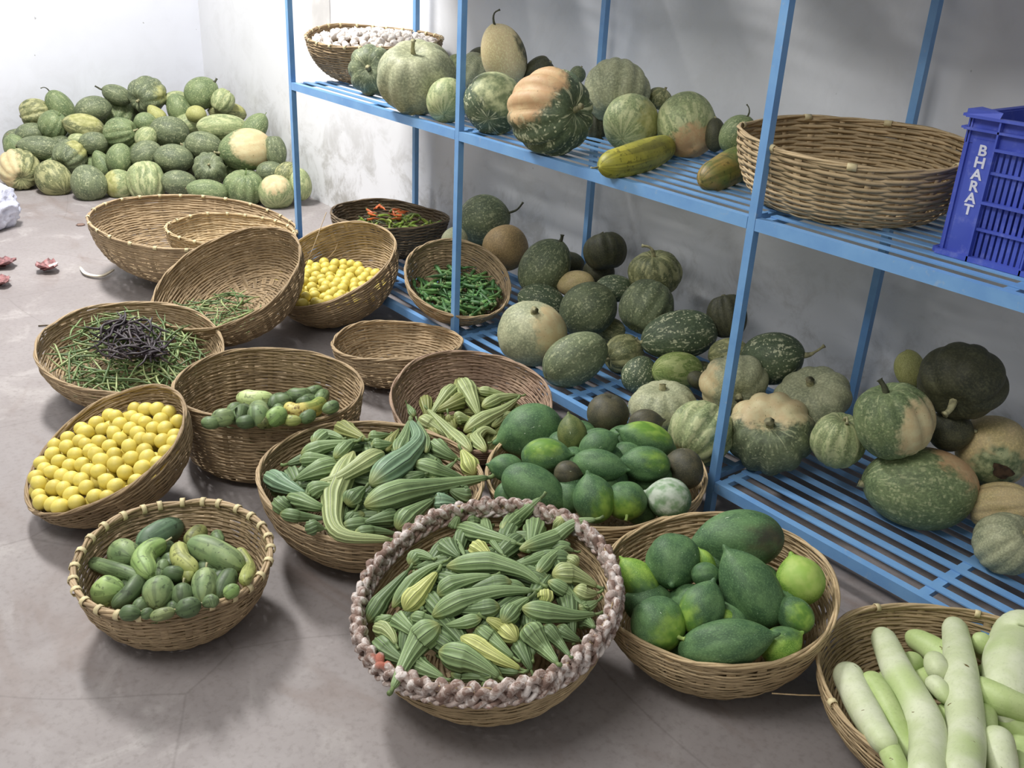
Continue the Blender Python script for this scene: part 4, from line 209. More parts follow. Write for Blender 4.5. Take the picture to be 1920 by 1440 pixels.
['tinda', 'small_gourd', 'gourd', 'small gourds in the deep basket', '', [[[[1.484, -.86, .138], [1.478, -.884, .139], [1.467, -.903, .139], [1.458, -.911, .14], [1.437, -.923, .14]], .0286, 'Y', 'pale peanut-shaped gourd, left top of the deep basket'], [[[1.532, -.914, .141], [1.628, -.956, .182], [1.797, -1.029, .263], [1.817, -1.038, .27], [1.823, -1.042, .265]], .0295, 's', 'striped round gourd in front of the pale peanut-shaped one, deep basket'], [[[1.572, -.719, .127], [1.603, -.763, .129], [1.6, -.814, .132], [1.591, -.828, .133], [1.568, -.826, .136]], .0234, 'v', 'curved gourd, half green and half torn yellow, right front of the deep basket'], [[[1.49, -.729, .128], [1.495, -.745, .129], [1.493, -.759, .13], [1.487, -.763, .13], [1.472, -.772, .131]], .0216, 'g', 'green gourd at the back of the deep basket'], [[[1.473, -.674, .121], [1.477, -.692, .122], [1.47, -.706, .115], [1.467, -.713, .112], [1.472, -.735, .11]], .0193, 'g', 'pale finger-like gourd topmost at the back right, deep basket'], [[[1.51, -.676, .122], [1.53, -.693, .124], [1.541, -.704, .123], [1.541, -.708, .122], [1.543, -.715, .121]], .0204, 'g', 'small gourd at the right back, deep basket'], [[[1.83, -.978, .263], [1.841, -.992, .266], [1.845, -1.002, .265], [1.845, -1.004, .264], [1.841, -1.007, .26]], .024, 'l', 'pale round gourd beside the striped one, deep basket'], [[[1.775, -1.109, .269], [1.781, -1.12, .271], [1.78, -1.127, .271], [1.777, -1.13, .27], [1.766, -1.134, .266]], .0227, 's', 'gourd at the left wall of the deep basket'], [[[1.532, -.959, .139], [1.764, -1.062, .258], [1.77, -1.073, .26], [1.765, -1.077, .257], [1.754, -1.085, .254]], .0256, 'd', 'dark gourd between the striped and the left ones, deep basket'], [[[1.522, -.817, .135], [1.519, -.827, .135], [1.494, -.827, .122], [1.494, -.833, .122], [1.516, -.854, .132]], .0299, 'd', 'dark gourd behind the yellow torn one, deep basket'], [[[1.507, -.721, .108], [1.546, -.752, .127], [1.553, -.767, .131], [1.552, -.77, .131], [1.549, -.776, .132]], .0226, 'd', 'gourd above the yellow torn one, deep basket'], [[[1.835, -.809, .248], [1.842, -.82, .25], [1.845, -.829, .25], [1.845, -.833, .249], [1.843, -.839, .247]], .017, 'g', 'small gourd at the right rim, deep basket'], [[[1.805, -1.055, .252], [1.823, -1.071, .262], [1.824, -1.079, .263], [1.82, -1.082, .262], [1.81, -1.086, .26]], .0173, 'd', 'small gourd under the striped one, deep basket'], [[[1.488, -.796, .088], [1.481, -.802, .087], [1.482, -.812, .089], [1.505, -.828, .102], [1.549, -.857, .126]], .0226, 'g', 'gourd in the middle gap, deep basket'], [[[1.872, -.946, .252], [1.87, -.955, .254], [1.864, -.962, .253], [1.854, -.963, .25], [1.835, -.964, .242]], .0143, 'y', 'thin yellow-green gourd at the front rim, deep basket'], [[[1.772, -1.142, .259], [1.784, -1.157, .266], [1.783, -1.165, .267], [1.778, -1.166, .266], [1.766, -1.168, .263]], .0161, 'g', 'little gourd at the lower left rim, deep basket'], [[[1.826, -1.007, .244], [1.833, -1.02, .25], [1.843, -1.034, .258], [1.836, -1.034, .255], [1.819, -1.033, .248]], .0163, 'o', 'brown-green gourd at the front rim, deep basket'], [[[1.495, -.962, .138], [1.497, -.97, .139], [1.501, -.979, .141], [1.503, -.984, .142], [1.505, -.991, .143]], .0206, 'g', 'gourd at the left back, deep basket'], [[[1.449, -.761, .109], [1.451, -.771, .108], [1.453, -.779, .107], [1.454, -.782, .108], [1.457, -.786, .112]], .0217, 'd', 'gourd in the shade at the back, deep basket'], [[[1.857, -.896, .252], [1.867, -.908, .254], [1.871, -.917, .254], [1.87, -.92, .253], [1.864, -.924, .25]], .0166, 'g', 'gourd in front of the torn one, deep basket'], [[[1.594, -.896, .085], [1.595, -.88, .095], [1.596, -.866, .083]], .02, 'd', 'small gourd buried under the others in the deep basket, showing only in gaps'], [[[1.528, -.874, .084], [1.526, -.859, .094], [1.524, -.845, .082]], .02, 'd', 'small gourd buried under the others in the deep basket, showing only in gaps'], [[[1.615, -.967, .088], [1.609, -.953, .098], [1.602, -.94, .086]], .02, 'd', 'small gourd buried under the others in the deep basket, showing only in gaps'], [[[1.583, -.829, .081], [1.588, -.814, .091], [1.593, -.8, .079]], .02, 'd', 'small gourd buried under the others in the deep basket, showing only in gaps'], [[[1.489, -.944, .087], [1.479, -.932, .097], [1.47, -.921, .086]], .02, 'd', 'small gourd buried under the others in the deep basket, showing only in gaps'], [[[1.672, -.954, .086], [1.659, -.947, .096], [1.645, -.942, .085]], .02, 'd', 'small gourd buried under the others in the deep basket, showing only in gaps'], [[[1.499, -.819, .08], [1.484, -.817, .091], [1.469, -.815, .08]], .02, 'd', 'small gourd buried under the others in the deep basket, showing only in gaps'], [[[1.506, -1.015, .09], [1.52, -1.009, .1], [1.534, -1.004, .089]], .02, 'd', 'small gourd buried under the others in the deep basket, showing only in gaps'], [[[1.643, -.807, .078], [1.647, -.792, .088], [1.652, -.778, .076]], .02, 'd', 'small gourd buried under the others in the deep basket, showing only in gaps'], [[[1.426, -.88, .083], [1.432, -.865, .093], [1.437, -.852, .082]], .02, 'd', 'small gourd buried under the others in the deep basket, showing only in gaps'], [[[1.664, -.999, .087], [1.677, -.991, .097], [1.69, -.984, .086]], .02, 'd', 'small gourd buried under the others in the deep basket, showing only in gaps'], [[[1.574, -.757, .075], [1.567, -.743, .085], [1.559, -.731, .074]], .02, 'd', 'small gourd buried under the others in the deep basket, showing only in gaps']]],
['bottle', 'bottle_gourd', 'gourd', 'bottle gourds in the corner basket', '', [[[[3.62, -.611, .19], [3.54, -.46, .162], [3.468, -.394, .156], [3.415, -.357, .158], [3.317, -.255, .14]], .0315, 'W', 'long white-green bottle gourd with a bend, leaning on the back rim, lower right basket'], [[[3.654, -.557, .191], [3.588, -.407, .166], [3.523, -.302, .17], [3.485, -.238, .166], [3.388, -.073, .132]], .0317, 'W', 'scratched bottle gourd with a waist, second long one, lower right basket'], [[[3.337, -.419, .135], [3.392, -.464, .138], [3.454, -.517, .151], [3.484, -.55, .168], [3.521, -.581, .182]], .0279, 'W', 'bottle gourd with a brown bruise at its end, against the left wall of the basket'], [[[3.533, -.262, .154], [3.552, -.266, .162], [3.587, -.27, .172], [3.604, -.264, .172], [3.639, -.245, .169]], .0266, 'G', 'pointed green-necked bottle gourd lying over the big one at the right, lower right basket'], [[[3.505, .003, .167], [3.515, -.039, .144], [3.547, -.141, .16], [3.564, -.184, .162], [3.594, -.25, .15]], .0524, 'W', 'fattest bottle gourd at the right edge, lower right basket'], [[[3.385, -.409, .147], [3.435, -.442, .152], [3.494, -.484, .143], [3.516, -.501, .139], [3.542, -.522, .139]], .0209, 'G', 'bottle gourd in the shadow between the two left ones, lower right basket'], [[[3.469, -.295, .17], [3.456, -.283, .169], [3.446, -.272, .168], [3.442, -.267, .167], [3.436, -.26, .166]], .0212, 'W', 'white bottle gourd end behind the scratched one, lower right basket'], [[[3.472, -.072, .11], [3.463, -.068, .117], [3.463, -.088, .139], [3.461, -.092, .145], [3.452, -.085, .145]], .0219, 'G', 'small bottle gourd at the back between the scratched and fattest ones, lower right basket'], [[[3.476, -.335, .169], [3.487, -.338, .17], [3.498, -.343, .171], [3.504, -.347, .171], [3.517, -.355, .17]], .0168, 'W', 'small gnawed bottle gourd between the two long ones, lower right basket'], [[[3.63, -.372, .166], [3.645, -.39, .162], [3.66, -.41, .158], [3.669, -.421, .154], [3.686, -.443, .148]], .0272, 'W', 'bottle gourd at the bottom edge under the fattest one, lower right basket'], [[[3.522, -.568, .166], [3.542, -.591, .176], [3.562, -.611, .182], [3.572, -.619, .181], [3.59, -.634, .177]], .0184, 'G', 'green gourd in the bottom left gap, lower right basket'], [[[3.525, -.341, .13], [3.545, -.369, .125], [3.571, -.414, .129], [3.586, -.445, .133], [3.614, -.498, .132]], .0246, 'G', 'pale gourd lying under the scratched one, lower right basket'], [[[3.574, -.308, .15], [3.591, -.334, .142], [3.61, -.365, .133], [3.622, -.388, .13], [3.651, -.445, .131]], .0233, 'G', 'gourd in shadow right of the scratched one, lower right basket'], [[[3.48, -.265, .117], [3.58, -.261, .13], [3.68, -.257, .121]], .028, 'G', 'bottle gourd buried under the others in the lower right basket, showing only in gaps'], [[[3.434, -.361, .113], [3.454, -.263, .125], [3.475, -.165, .115]], .028, 'G', 'bottle gourd buried under the others in the lower right basket, showing only in gaps'], [[[3.594, -.482, .114], [3.574, -.384, .124], [3.555, -.285, .113]], .028, 'G', 'bottle gourd buried under the others in the lower right basket, showing only in gaps'], [[[3.689, -.203, .114], [3.595, -.168, .123], [3.502, -.133, .11]], .028, 'G', 'bottle gourd buried under the others in the lower right basket, showing only in gaps'], [[[3.411, -.425, .105], [3.398, -.326, .116], [3.384, -.227, .105]], .028, 'G', 'bottle gourd buried under the others in the lower right basket, showing only in gaps'], [[[3.715, -.446, .109], [3.68, -.354, .119], [3.645, -.26, .108]], .028, 'G', 'bottle gourd buried under the others in the lower right basket, showing only in gaps'], [[[3.501, -.2, .102], [3.407, -.164, .111], [3.338, -.144, .099]], .028, 'G', 'bottle gourd buried under the others in the lower right basket, showing only in gaps']]],
['shelfcuc', 'cucumber', 'cucumber', 'cucumbers on the upper shelf', '', [[[[2.093, -.032, .93], [2.095, .024, .934], [2.067, .115, .934], [2.038, .18, .932], [1.961, .338, .926]], .0436, 'Z', 'ripe yellow cucumber at the front of the upper shelf under the streaky green pumpkin'], [[[2.23, .421, .935], [2.294, .285, .938], [2.329, .194, .935], [2.335, .167, .932], [2.334, .132, .924]], .0451, 'z', 'orange and green striped cucumber pointing out from the upper shelf beside the wide basket']]],
['wideb', 'small_gourd', 'gourd', 'tiny gourds in the wide basket', '', [[[[2.195, .716, .928], [2.196, .737, .929], [2.193, .763, .929], [2.19, .777, .928], [2.183, .808, .925]], .0159, 'z', 'tiny olive gourd left in the wide basket on the upper shelf'], [[[2.212, .751, .926], [2.214, .767, .928], [2.216, .784, .927], [2.219, .791, .926], [2.223, .805, .924]], .0141, 'z', 'second tiny olive gourd in the wide basket, the right one of the two']]],
],
'lf':[
[1.656, -1.278, .227],
[1.507, -1.374, .186],
[1.63, -1.247, .233],
[1.735, -1.246, .23],
[1.803, -1.362, .195],
[1.801, -1.488, .15],
[1.626, -1.392, .19],
[1.705, -1.304, .22],
[1.633, -1.47, .16],
[1.589, -1.433, .171],
[1.595, -1.323, .212],
[1.486, -1.51, .137],
[1.575, -1.362, .2],
[1.678, -1.215, .241],
[1.774, -1.529, .132],
[1.527, -1.296, .212],
[1.507, -1.439, .167],
[1.48, -1.328, .204],
[1.533, -1.254, .228],
[1.715, -1.45, .171],
[1.843, -1.392, .186],
[1.434, -1.413, .166],
[1.5, -1.473, .155],
[1.599, -1.577, .119],
[1.741, -1.369, .199],
[1.68, -1.466, .162],
[1.454, -1.376, .184],
[1.719, -1.575, .114],
[1.67, -1.394, .185],
[1.536, -1.546, .122],
[1.564, -1.289, .215],
[1.795, -1.293, .219],
[1.682, -1.355, .204],
[1.561, -1.468, .157],
[1.746, -1.493, .152],
[1.754, -1.564, .12],
[1.648, -1.591, .11],
[1.443, -1.455, .153],
[1.718, -1.406, .181],
[1.625, -1.523, .136],
[1.813, -1.437, .171],
[1.632, -1.431, .178],
[1.687, -1.255, .233],
[1.445, -1.334, .192],
[1.601, -1.281, .222],
[1.778, -1.4, .183],
[1.656, -1.552, .126],
[1.818, -1.325, .205],
[1.546, -1.509, .142],
[1.777, -1.339, .206],
[1.735, -1.282, .224],
[1.664, -1.509, .142],
[1.562, -1.231, .234],
[1.615, -1.359, .198],
[1.534, -1.332, .202],
[1.732, -1.331, .205],
[1.634, -1.315, .212],
[1.774, -1.448, .17],
[1.772, -1.262, .23],
[1.562, -1.401, .178],
[1.603, -1.495, .149],
[1.586, -1.538, .135],
[1.489, -1.273, .217],
[1.475, -1.413, .174],
[1.56, -1.576, .118],
[1.694, -1.537, .136],
[1.608, -1.215, .24],
[1.729, -1.528, .133],
[1.45, -1.494, .142],
[1.674, -1.32, .213],
[1.685, -1.595, .11],
[1.705, -1.494, .154],
[1.831, -1.464, .155],
[1.673, -1.43, .178],
[1.491, -1.542, .12],
[1.543, -1.433, .17],
[1.747, -1.44, .141],
[1.802, -1.382, .16],
[1.475, -1.446, .128],
[1.794, -1.456, .135],
[1.523, -1.489, .117],
[1.661, -1.437, .143],
[1.575, -1.581, .085],
[1.771, -1.352, .172],
[1.683, -1.288, .194],
[1.663, -1.234, .207],
[1.463, -1.388, .15],
[1.577, -1.497, .117],
[1.538, -1.352, .171],
[1.708, -1.334, .177],
[1.756, -1.314, .183],
[1.7, -1.228, .21],
[1.617, -1.327, .178],
[1.824, -1.411, .146],
[1.706, -1.46, .134],
[1.593, -1.452, .138],
[1.651, -1.353, .17],
[1.509, -1.393, .152],
[1.508, -1.311, .182],
[1.598, -1.366, .165],
[1.596, -1.401, .152],
[1.644, -1.392, .156],
[1.629, -1.552, .1],
[1.583, -1.238, .204],
[1.734, -1.377, .163],
[1.535, -1.45, .133],
[1.686, -1.366, .167],
[1.64, -1.285, .193],
[1.777, -1.416, .149],
[1.703, -1.423, .146],
[1.77, -1.493, .118],
[1.514, -1.255, .194],
[1.574, -1.326, .181],
[1.639, -1.486, .124],
[1.632, -1.214, .213],
[1.649, -1.518, .108],
[1.824, -1.345, .17],
[1.796, -1.304, .183],
[1.474, -1.343, .169],
[1.582, -1.543, .098],
[1.473, -1.293, .185],
[1.697, -1.552, .096],
[1.549, -1.517, .106],
[1.593, -1.294, .187],
[1.563, -1.426, .141],
[1.774, -1.274, .195],
[1.613, -1.582, .084],
[1.625, -1.434, .141],
[1.69, -1.494, .119],
[1.75, -1.528, .103],
[1.711, -1.263, .202],
[1.478, -1.482, .115],
],
'lr':[
[.653, -.116, .169],
[.768, -.131, .157],
[.464, -.193, .175],
[.563, -.141, .169],
[.591, -.235, .169],
[.577, .006, .172],
[.52, -.05, .175],
[.707, -.385, .156],
[.72, -.167, .163],
[.499, -.339, .171],
[.414, -.158, .183],
[.797, -.271, .156],
[.586, -.055, .176],
[.822, -.051, .157],
[.457, -.26, .18],
[.495, -.244, .174],
[.724, -.297, .158],
[.656, -.207, .164],
[.631, -.403, .158],
[.579, -.189, .17],
[.689, -.089, .166],
[.477, -.114, .182],
[.619, -.202, .164],
[.567, -.347, .163],
[.795, -.226, .158],
[.863, -.173, .154],
[.558, -.386, .165],
[.672, -.337, .161],
[.786, -.043, .16],
[.701, .028, .168],
[.465, -.062, .184],
[.766, -.197, .157],
[.652, -.019, .173],
[.457, -.34, .172],
[.496, -.285, .169],
[.41, -.214, .183],
[.822, -.158, .156],
[.847, -.265, .147],
[.609, .023, .173],
[.624, -.315, .162],
[.828, -.114, .157],
[.43, -.097, .186],
[.69, -.137, .167],
[.489, -.167, .178],
[.738, -.006, .167],
[.817, -.32, .151],
[.501, -.206, .173],
[.573, -.091, .172],
[.768, -.09, .161],
[.441, -.293, .176],
[.536, -.297, .173],
[.521, -.14, .175],
[.754, -.268, .153],
[.58, -.27, .17],
[.636, -.263, .161],
[.722, -.336, .158],
[.504, -.003, .183],
[.538, -.245, .172],
[.633, -.365, .163],
[.739, -.235, .155],
[.592, -.377, .161],
[.654, -.153, .169],
[.512, -.1, .175],
[.676, -.052, .168],
[.688, -.235, .161],
[.78, -.323, .15],
[.729, -.077, .162],
[.688, -.282, .157],
[.764, -.371, .149],
[.688, -.011, .164],
[.632, -.082, .173],
[.478, -.029, .182],
[.612, -.163, .167],
[.52, -.376, .168],
[.649, .035, .174],
[.537, .013, .181],
[.851, -.228, .149],
[.611, -.022, .174],
[.611, -.121, .172],
[.571, -.308, .168],
[.541, -.193, .171],
[.686, -.187, .166],
[.821, -.2, .153],
[.421, -.253, .18],
[.453, -.147, .18],
[.676, -.412, .159],
[.773, -.007, .161],
[.744, -.043, .162],
[.56, -.026, .173],
[.727, -.116, .164],
[.594, -.413, .163],
[.719, -.204, .157],
[.86, -.137, .154],
[.605, -.27, .138],
[.643, .002, .144],
[.74, -.158, .135],
[.585, -.157, .143],
[.46, -.223, .149],
[.53, -.338, .145],
[.727, -.367, .129],
[.702, -.119, .136],
[.651, -.082, .141],
[.523, -.274, .146],
[.512, -.178, .149],
[.425, -.191, .154],
[.715, -.051, .14],
[.812, -.237, .126],
[.79, -.143, .13],
[.438, -.124, .156],
[.654, -.303, .133],
[.798, -.082, .13],
[.658, -.369, .135],
[.807, -.292, .124],
[.715, -.25, .132],
[.632, -.04, .144],
[.602, -.336, .14],
[.464, -.089, .156],
[.477, -.142, .151],
[.541, -.12, .15],
[.695, -.333, .132],
[.695, -.158, .136],
[.843, -.162, .125],
[.757, -.302, .129],
[.683, -.208, .136],
[.501, -.029, .152],
[.462, -.284, .147],
[.755, -.34, .126],
[.606, -.083, .146],
[.486, -.315, .146],
[.56, -.213, .145],
[.614, -.232, .139],
[.64, -.167, .139],
[.559, -.255, .142],
[.63, -.12, .14],
[.585, -.118, .146],
[.789, -.183, .129],
[.547, -.064, .151],
[.764, -.061, .135],
[.658, -.242, .135],
[.589, -.03, .146],
[.513, -.23, .146],
[.501, -.073, .151],
[.748, -.104, .133],
],
'ga':[
[.034, .242, 1.092],
[.242, .312, 1.083],
[.214, .196, 1.07],
[.077, .378, 1.1],
[.071, .507, 1.101],
[.339, .446, 1.064],
[.318, .376, 1.067],
[.293, .468, 1.075],
[.146, .635, 1.075],
[.324, .245, 1.055],
[.114, .253, 1.09],
[.06, .575, 1.088],
[.108, .621, 1.086],
[.136, .108, 1.059],
[-.071, .389, 1.095],
[.043, .095, 1.062],
[.265, .181, 1.058],
[-.161, .428, 1.084],
[-.087, .567, 1.083],
[-.143, .293, 1.085],
[.081, .282, 1.093],
[.064, .458, 1.103],
[.098, .135, 1.066],
[.257, .583, 1.069],
[.225, .485, 1.084],
[.327, .497, 1.062],
[-.054, .496, 1.096],
[.264, .269, 1.07],
[-.085, .177, 1.074],
[.007, .17, 1.078],
[.15, .456, 1.1],
[.166, .136, 1.063],
[-.13, .458, 1.088],
[.183, .257, 1.085],
[-.129, .341, 1.089],
[.229, .558, 1.08],
[.023, .362, 1.101],
[.026, .554, 1.094],
[.002, .601, 1.09],
[.304, .312, 1.072],
[.135, .372, 1.096],
[-.013, .28, 1.092],
[-.054, .205, 1.082],
[.1, .092, 1.061],
[.108, .55, 1.094],
[.053, .418, 1.099],
[.005, .444, 1.103],
[-.132, .404, 1.091],
[-.062, .341, 1.096],
[-.052, .425, 1.099],
[.18, .215, 1.076],
[-.108, .535, 1.086],
[-.175, .361, 1.085],
[.193, .364, 1.094],
[-.017, .367, 1.098],
[.357, .338, 1.06],
[.093, .341, 1.095],
[-.042, .6, 1.085],
[.071, .208, 1.088],
[.149, .411, 1.099],
[.237, .234, 1.072],
[.191, .168, 1.066],
[.146, .296, 1.09],
[-.051, .55, 1.093],
[.202, .519, 1.086],
[-.107, .228, 1.079],
[-.042, .166, 1.075],
[.293, .522, 1.073],
[.107, .453, 1.099],
[.128, .514, 1.094],
[.228, .425, 1.086],
[.358, .398, 1.059],
[.368, .287, 1.054],
[.153, .553, 1.088],
[.224, .153, 1.06],
[-.016, .319, 1.098],
[.221, .599, 1.077],
[.321, .413, 1.07],
[-.07, .261, 1.089],
[.111, .196, 1.079],
[-.017, .518, 1.095],
[.13, .589, 1.086],
[.318, .196, 1.046],
[.04, .628, 1.084],
[-.017, .129, 1.067],
[.282, .43, 1.078],
[.035, .325, 1.097],
[-.096, .491, 1.093],
[.203, .313, 1.083],
[.234, .374, 1.09],
[.17, .606, 1.08],
[.325, .538, 1.064],
[-.104, .29, 1.09],
[.187, .437, 1.097],
[.025, .128, 1.072],
[.294, .564, 1.066],
[.057, .15, 1.071],
[.288, .221, 1.063],
[.108, .409, 1.102],
[.254, .453, 1.084],
[.274, .362, 1.075],
[.149, .176, 1.076],
[.022, .491, 1.099],
[-.149, .242, 1.075],
[.242, .521, 1.081],
[-.028, .239, 1.088],
[-.015, .405, 1.102],
[.273, .146, 1.048],
[.211, .117, 1.056],
[-.146, .496, 1.085],
[-.016, .564, 1.092],
[.165, .328, 1.095],
[.381, .366, 1.056],
[.15, .241, 1.085],
[.19, .564, 1.088],
[.042, .283, 1.098],
[.187, .486, 1.089],
[-.017, .202, 1.08],
[.026, .203, 1.086],
[-.169, .323, 1.081],
[-.073, .462, 1.096],
[.225, .277, 1.081],
[-.022, .472, 1.102],
[.197, .401, 1.094],
[.074, .644, 1.08],
[.171, .098, 1.053],
[-.096, .424, 1.095],
[.261, .399, 1.079],
[-.047, .298, 1.091],
[-.107, .37, 1.092],
[.305, .275, 1.067],
[.264, .49, 1.083],
[.196, .631, 1.072],
[.077, .244, 1.088],
],
'sack':[-1.507, -1.099, 0.1],
'leaf':[-1.317, -0.647, 0.004],
'husk':[[-0.545, -0.871, 0.006], [-0.435, -0.875, 0.004], [-0.371, -0.827, 0.004], [-0.424, -0.752, 0.008]],
'peels':[[[-0.6, -1.007, 0.002], 3, 0.085, 'dark red and white onion skin curl on the bare floor at the left', 5, 1], [[-0.765, -1.166, 0.002], 9, 0.1, 'reddish brown onion skin at the left edge of the floor, the farther of two', 5, 0], [[-0.49, -1.231, 0.002], 14, 0.08, 'reddish brown onion skin at the left edge of the floor, the nearer of two', 4, 0]],
'sticks':[[[[0.106, -1.22, 0.004], [0.122, -1.187, 0.005], [0.149, -1.15, 0.004]], 0.003, 'twig', 'short thin dark twig on the floor left of the bean basket', 'twig']],
'blabels':[
['big', 'largest cane basket, empty but for a smaller one, on the floor before the pumpkin heap', 'cane', {'nst': 32, 'wraps': 26, 'wrapw': .016}],
['inner', 'pale cane basket nested inside the largest basket', 'canel', {'nst': 28, 'wraps': 20, 'wrapw': .014}],
['beanT', 'steeply tilted cane basket with a few green beans, leaning behind the bean basket', 'caneb', {'nst': 28}],
['lemonR', 'tilted cane basket of small yellow lemons leaning at the rack end', 'cane', {'nst': 24, 'strands': [[[.759, -.25, .506], [.821, -.35, .381], [.821, -.45, .202]], [[.355, .05, .312], [.445, -.05, .237], [.343, -.12, .096]]]}],
['chili', 'dark worn cane basket with orange and green chilies on the lower shelf', 'caned', {'nst': 24, 'pitch': .0075, 'amp': .0028}],
['okra', 'tilted cane basket of green okra standing on the lower shelf', 'cane', {'nst': 22}],
['bean', 'round cane basket of green and purple long beans at the left', 'cane', {'nst': 28}],
['lemonF', 'tilted cane basket full of yellow lemons at the front left', 'caneb', {'nst': 24}],
['tinda', 'deep straight-sided cane basket with a few small gourds', 'caneb', {'nst': 28}],
['empty', 'shallow empty cane basket on the floor beside the lower shelf', 'cane', {'nst': 24}],
['dried', 'reddish cane basket with dull dry ridge gourds beside the rack', 'caner', {'nst': 28}],
['ridge', 'wide cane basket heaped with green ridge gourds in the middle', 'cane', {'nst': 26}],
['kakdi', 'small cane basket of cucumbers with pale bindings around its rim', 'cane', {'nst': 26, 'wraps': 28, 'rimr': .006}],
['yarn', 'cane basket of ridge gourds with a thick braided rag rim, front centre', 'canel', {'nst': 26, 'braid': True, 'wob': .006}],
['papayaR', 'cane basket heaped with dark papayas beside the third front post', 'canel', {'nst': 26}],
['papayaF', 'round light cane basket of papayas at the front, right of the braided-rim one', 'canel', {'nst': 26}],
['bottle', 'light cane basket of pale bottle gourds at the lower right corner', 'canel', {'nst': 26, 'wraps': 9, 'strands': [[[3.261, -.564, .1], [3.299, -.519, .1], [3.337, -.477, .105]]]}],
['garlic', 'dark cane basket of garlic at the left end of the upper shelf', 'caneb', {'nst': 26, 'wraps': 26, 'amp': .0028}],
['wide', 'wide light cane basket, nearly empty, on the upper shelf beside the blue crate', 'canel', {'nst': 22, 'pitch': .0085, 'amp': .0028, 'wraps': 7, 'wrapw': .022}],
],
}
# ------------------------------------------------------------------ helpers
def link(name, me, mat=None, parent=None, loc=None, rot=None):
    o = bpy.data.objects.new(name, me)
    COL.objects.link(o)
    if mat is not None and me is not None and len(me.materials) == 0:
        me.materials.append(mat)
    if parent is not None: o.parent = parent
    if loc is not None: o.location = loc
    if rot is not None:
        o.rotation_mode = 'QUATERNION'; o.rotation_quaternion = rot
    return o
def tag(o, label=None, cat=None, group=None, kind=None):
    if label: o['label'] = label
    if cat: o['category'] = cat
    if group: o['group'] = group
    if kind: o['kind'] = kind
    return o
class MB:
    """collects vertices and faces, then becomes ONE mesh"""
    def __init__(s): s.v = []; s.f = []; s.uv = {}; s.tone = []
    def add(s, vs, fs, tone=1.0):
        n = len(s.v); s.v += [tuple(v) for v in vs]; s.tone += [tone]*len(vs)
        s.f += [tuple(i+n for i in f) for f in fs]
    def box(s, x0, x1, y0, y1, z0, z1, tone=1.0):
        vs = [(x, y, z) for x in (x0, x1) for y in (y0, y1) for z in (z0, z1)]
        s.add(vs, [(0,1,3,2),(4,6,7,5),(0,4,5,1),(2,3,7,6),(0,2,6,4),(1,5,7,3)], tone)
    def tube(s, pts, rad, n=6, closed=False, tone=1.0, flat=None):
        m = len(pts); P = [Vector(p) for p in pts]; vs = []; up = Vector((0,0,1))
        prev = None
        for i in range(m):
            a = P[(i-1) % m] if (closed or i) else P[0]
            b = P[(i+1) % m] if (closed or i < m-1) else P[-1]
            t = (b-a)
            t = t.normalized() if t.length > 1e-9 else Vector((0,0,1))
            if prev is None:
                r = t.cross(up)
                if r.length < .05: r = t.cross(Vector((1,0,0)))
            else:
                r = prev - t*prev.dot(t)
            r.normalize(); prev = r; u = r.cross(t)
            R = rad(i/(m-1)) if callable(rad) else rad
            for k in range(n):
                an = 2*PI*k/n
                vs.append(P[i] + r*(math.cos(an)*R) + u*(math.sin(an)*R))
        fs = []
        for i in range(m if closed else m-1):
            j = (i+1) % m
            for k in range(n):
                l = (k+1) % n
                fs.append((i*n+k, i*n+l, j*n+l, j*n+k))
        if not closed:
            fs.append(tuple(range(n-1, -1, -1))); fs.append(tuple((m-1)*n+k for k in range(n)))
        s.add(vs, fs, tone)
    def mesh(s, name, smooth=True, tone=False):
        me = bpy.data.meshes.new(name); me.from_pydata(s.v, [], s.f); me.update()
        if smooth: me.polygons.foreach_set('use_smooth', [True]*len(me.polygons))
        if tone:
            at = me.attributes.new('tone', 'FLOAT', 'POINT'); at.data.foreach_set('value', s.tone)
        bm = bmesh.new(); bm.from_mesh(me); bmesh.ops.recalc_face_normals(bm, faces=bm.faces); bm.to_mesh(me); bm.free()
        return me
def fixn(me):
    bm = bmesh.new(); bm.from_mesh(me); bmesh.ops.recalc_face_normals(bm, faces=bm.faces); bm.to_mesh(me); bm.free()
def srgb(c):
    return tuple(((x/255)/12.92 if x <= 10.3 else (((x/255)+.055)/1.055)**2.4) for x in c) + (1,)
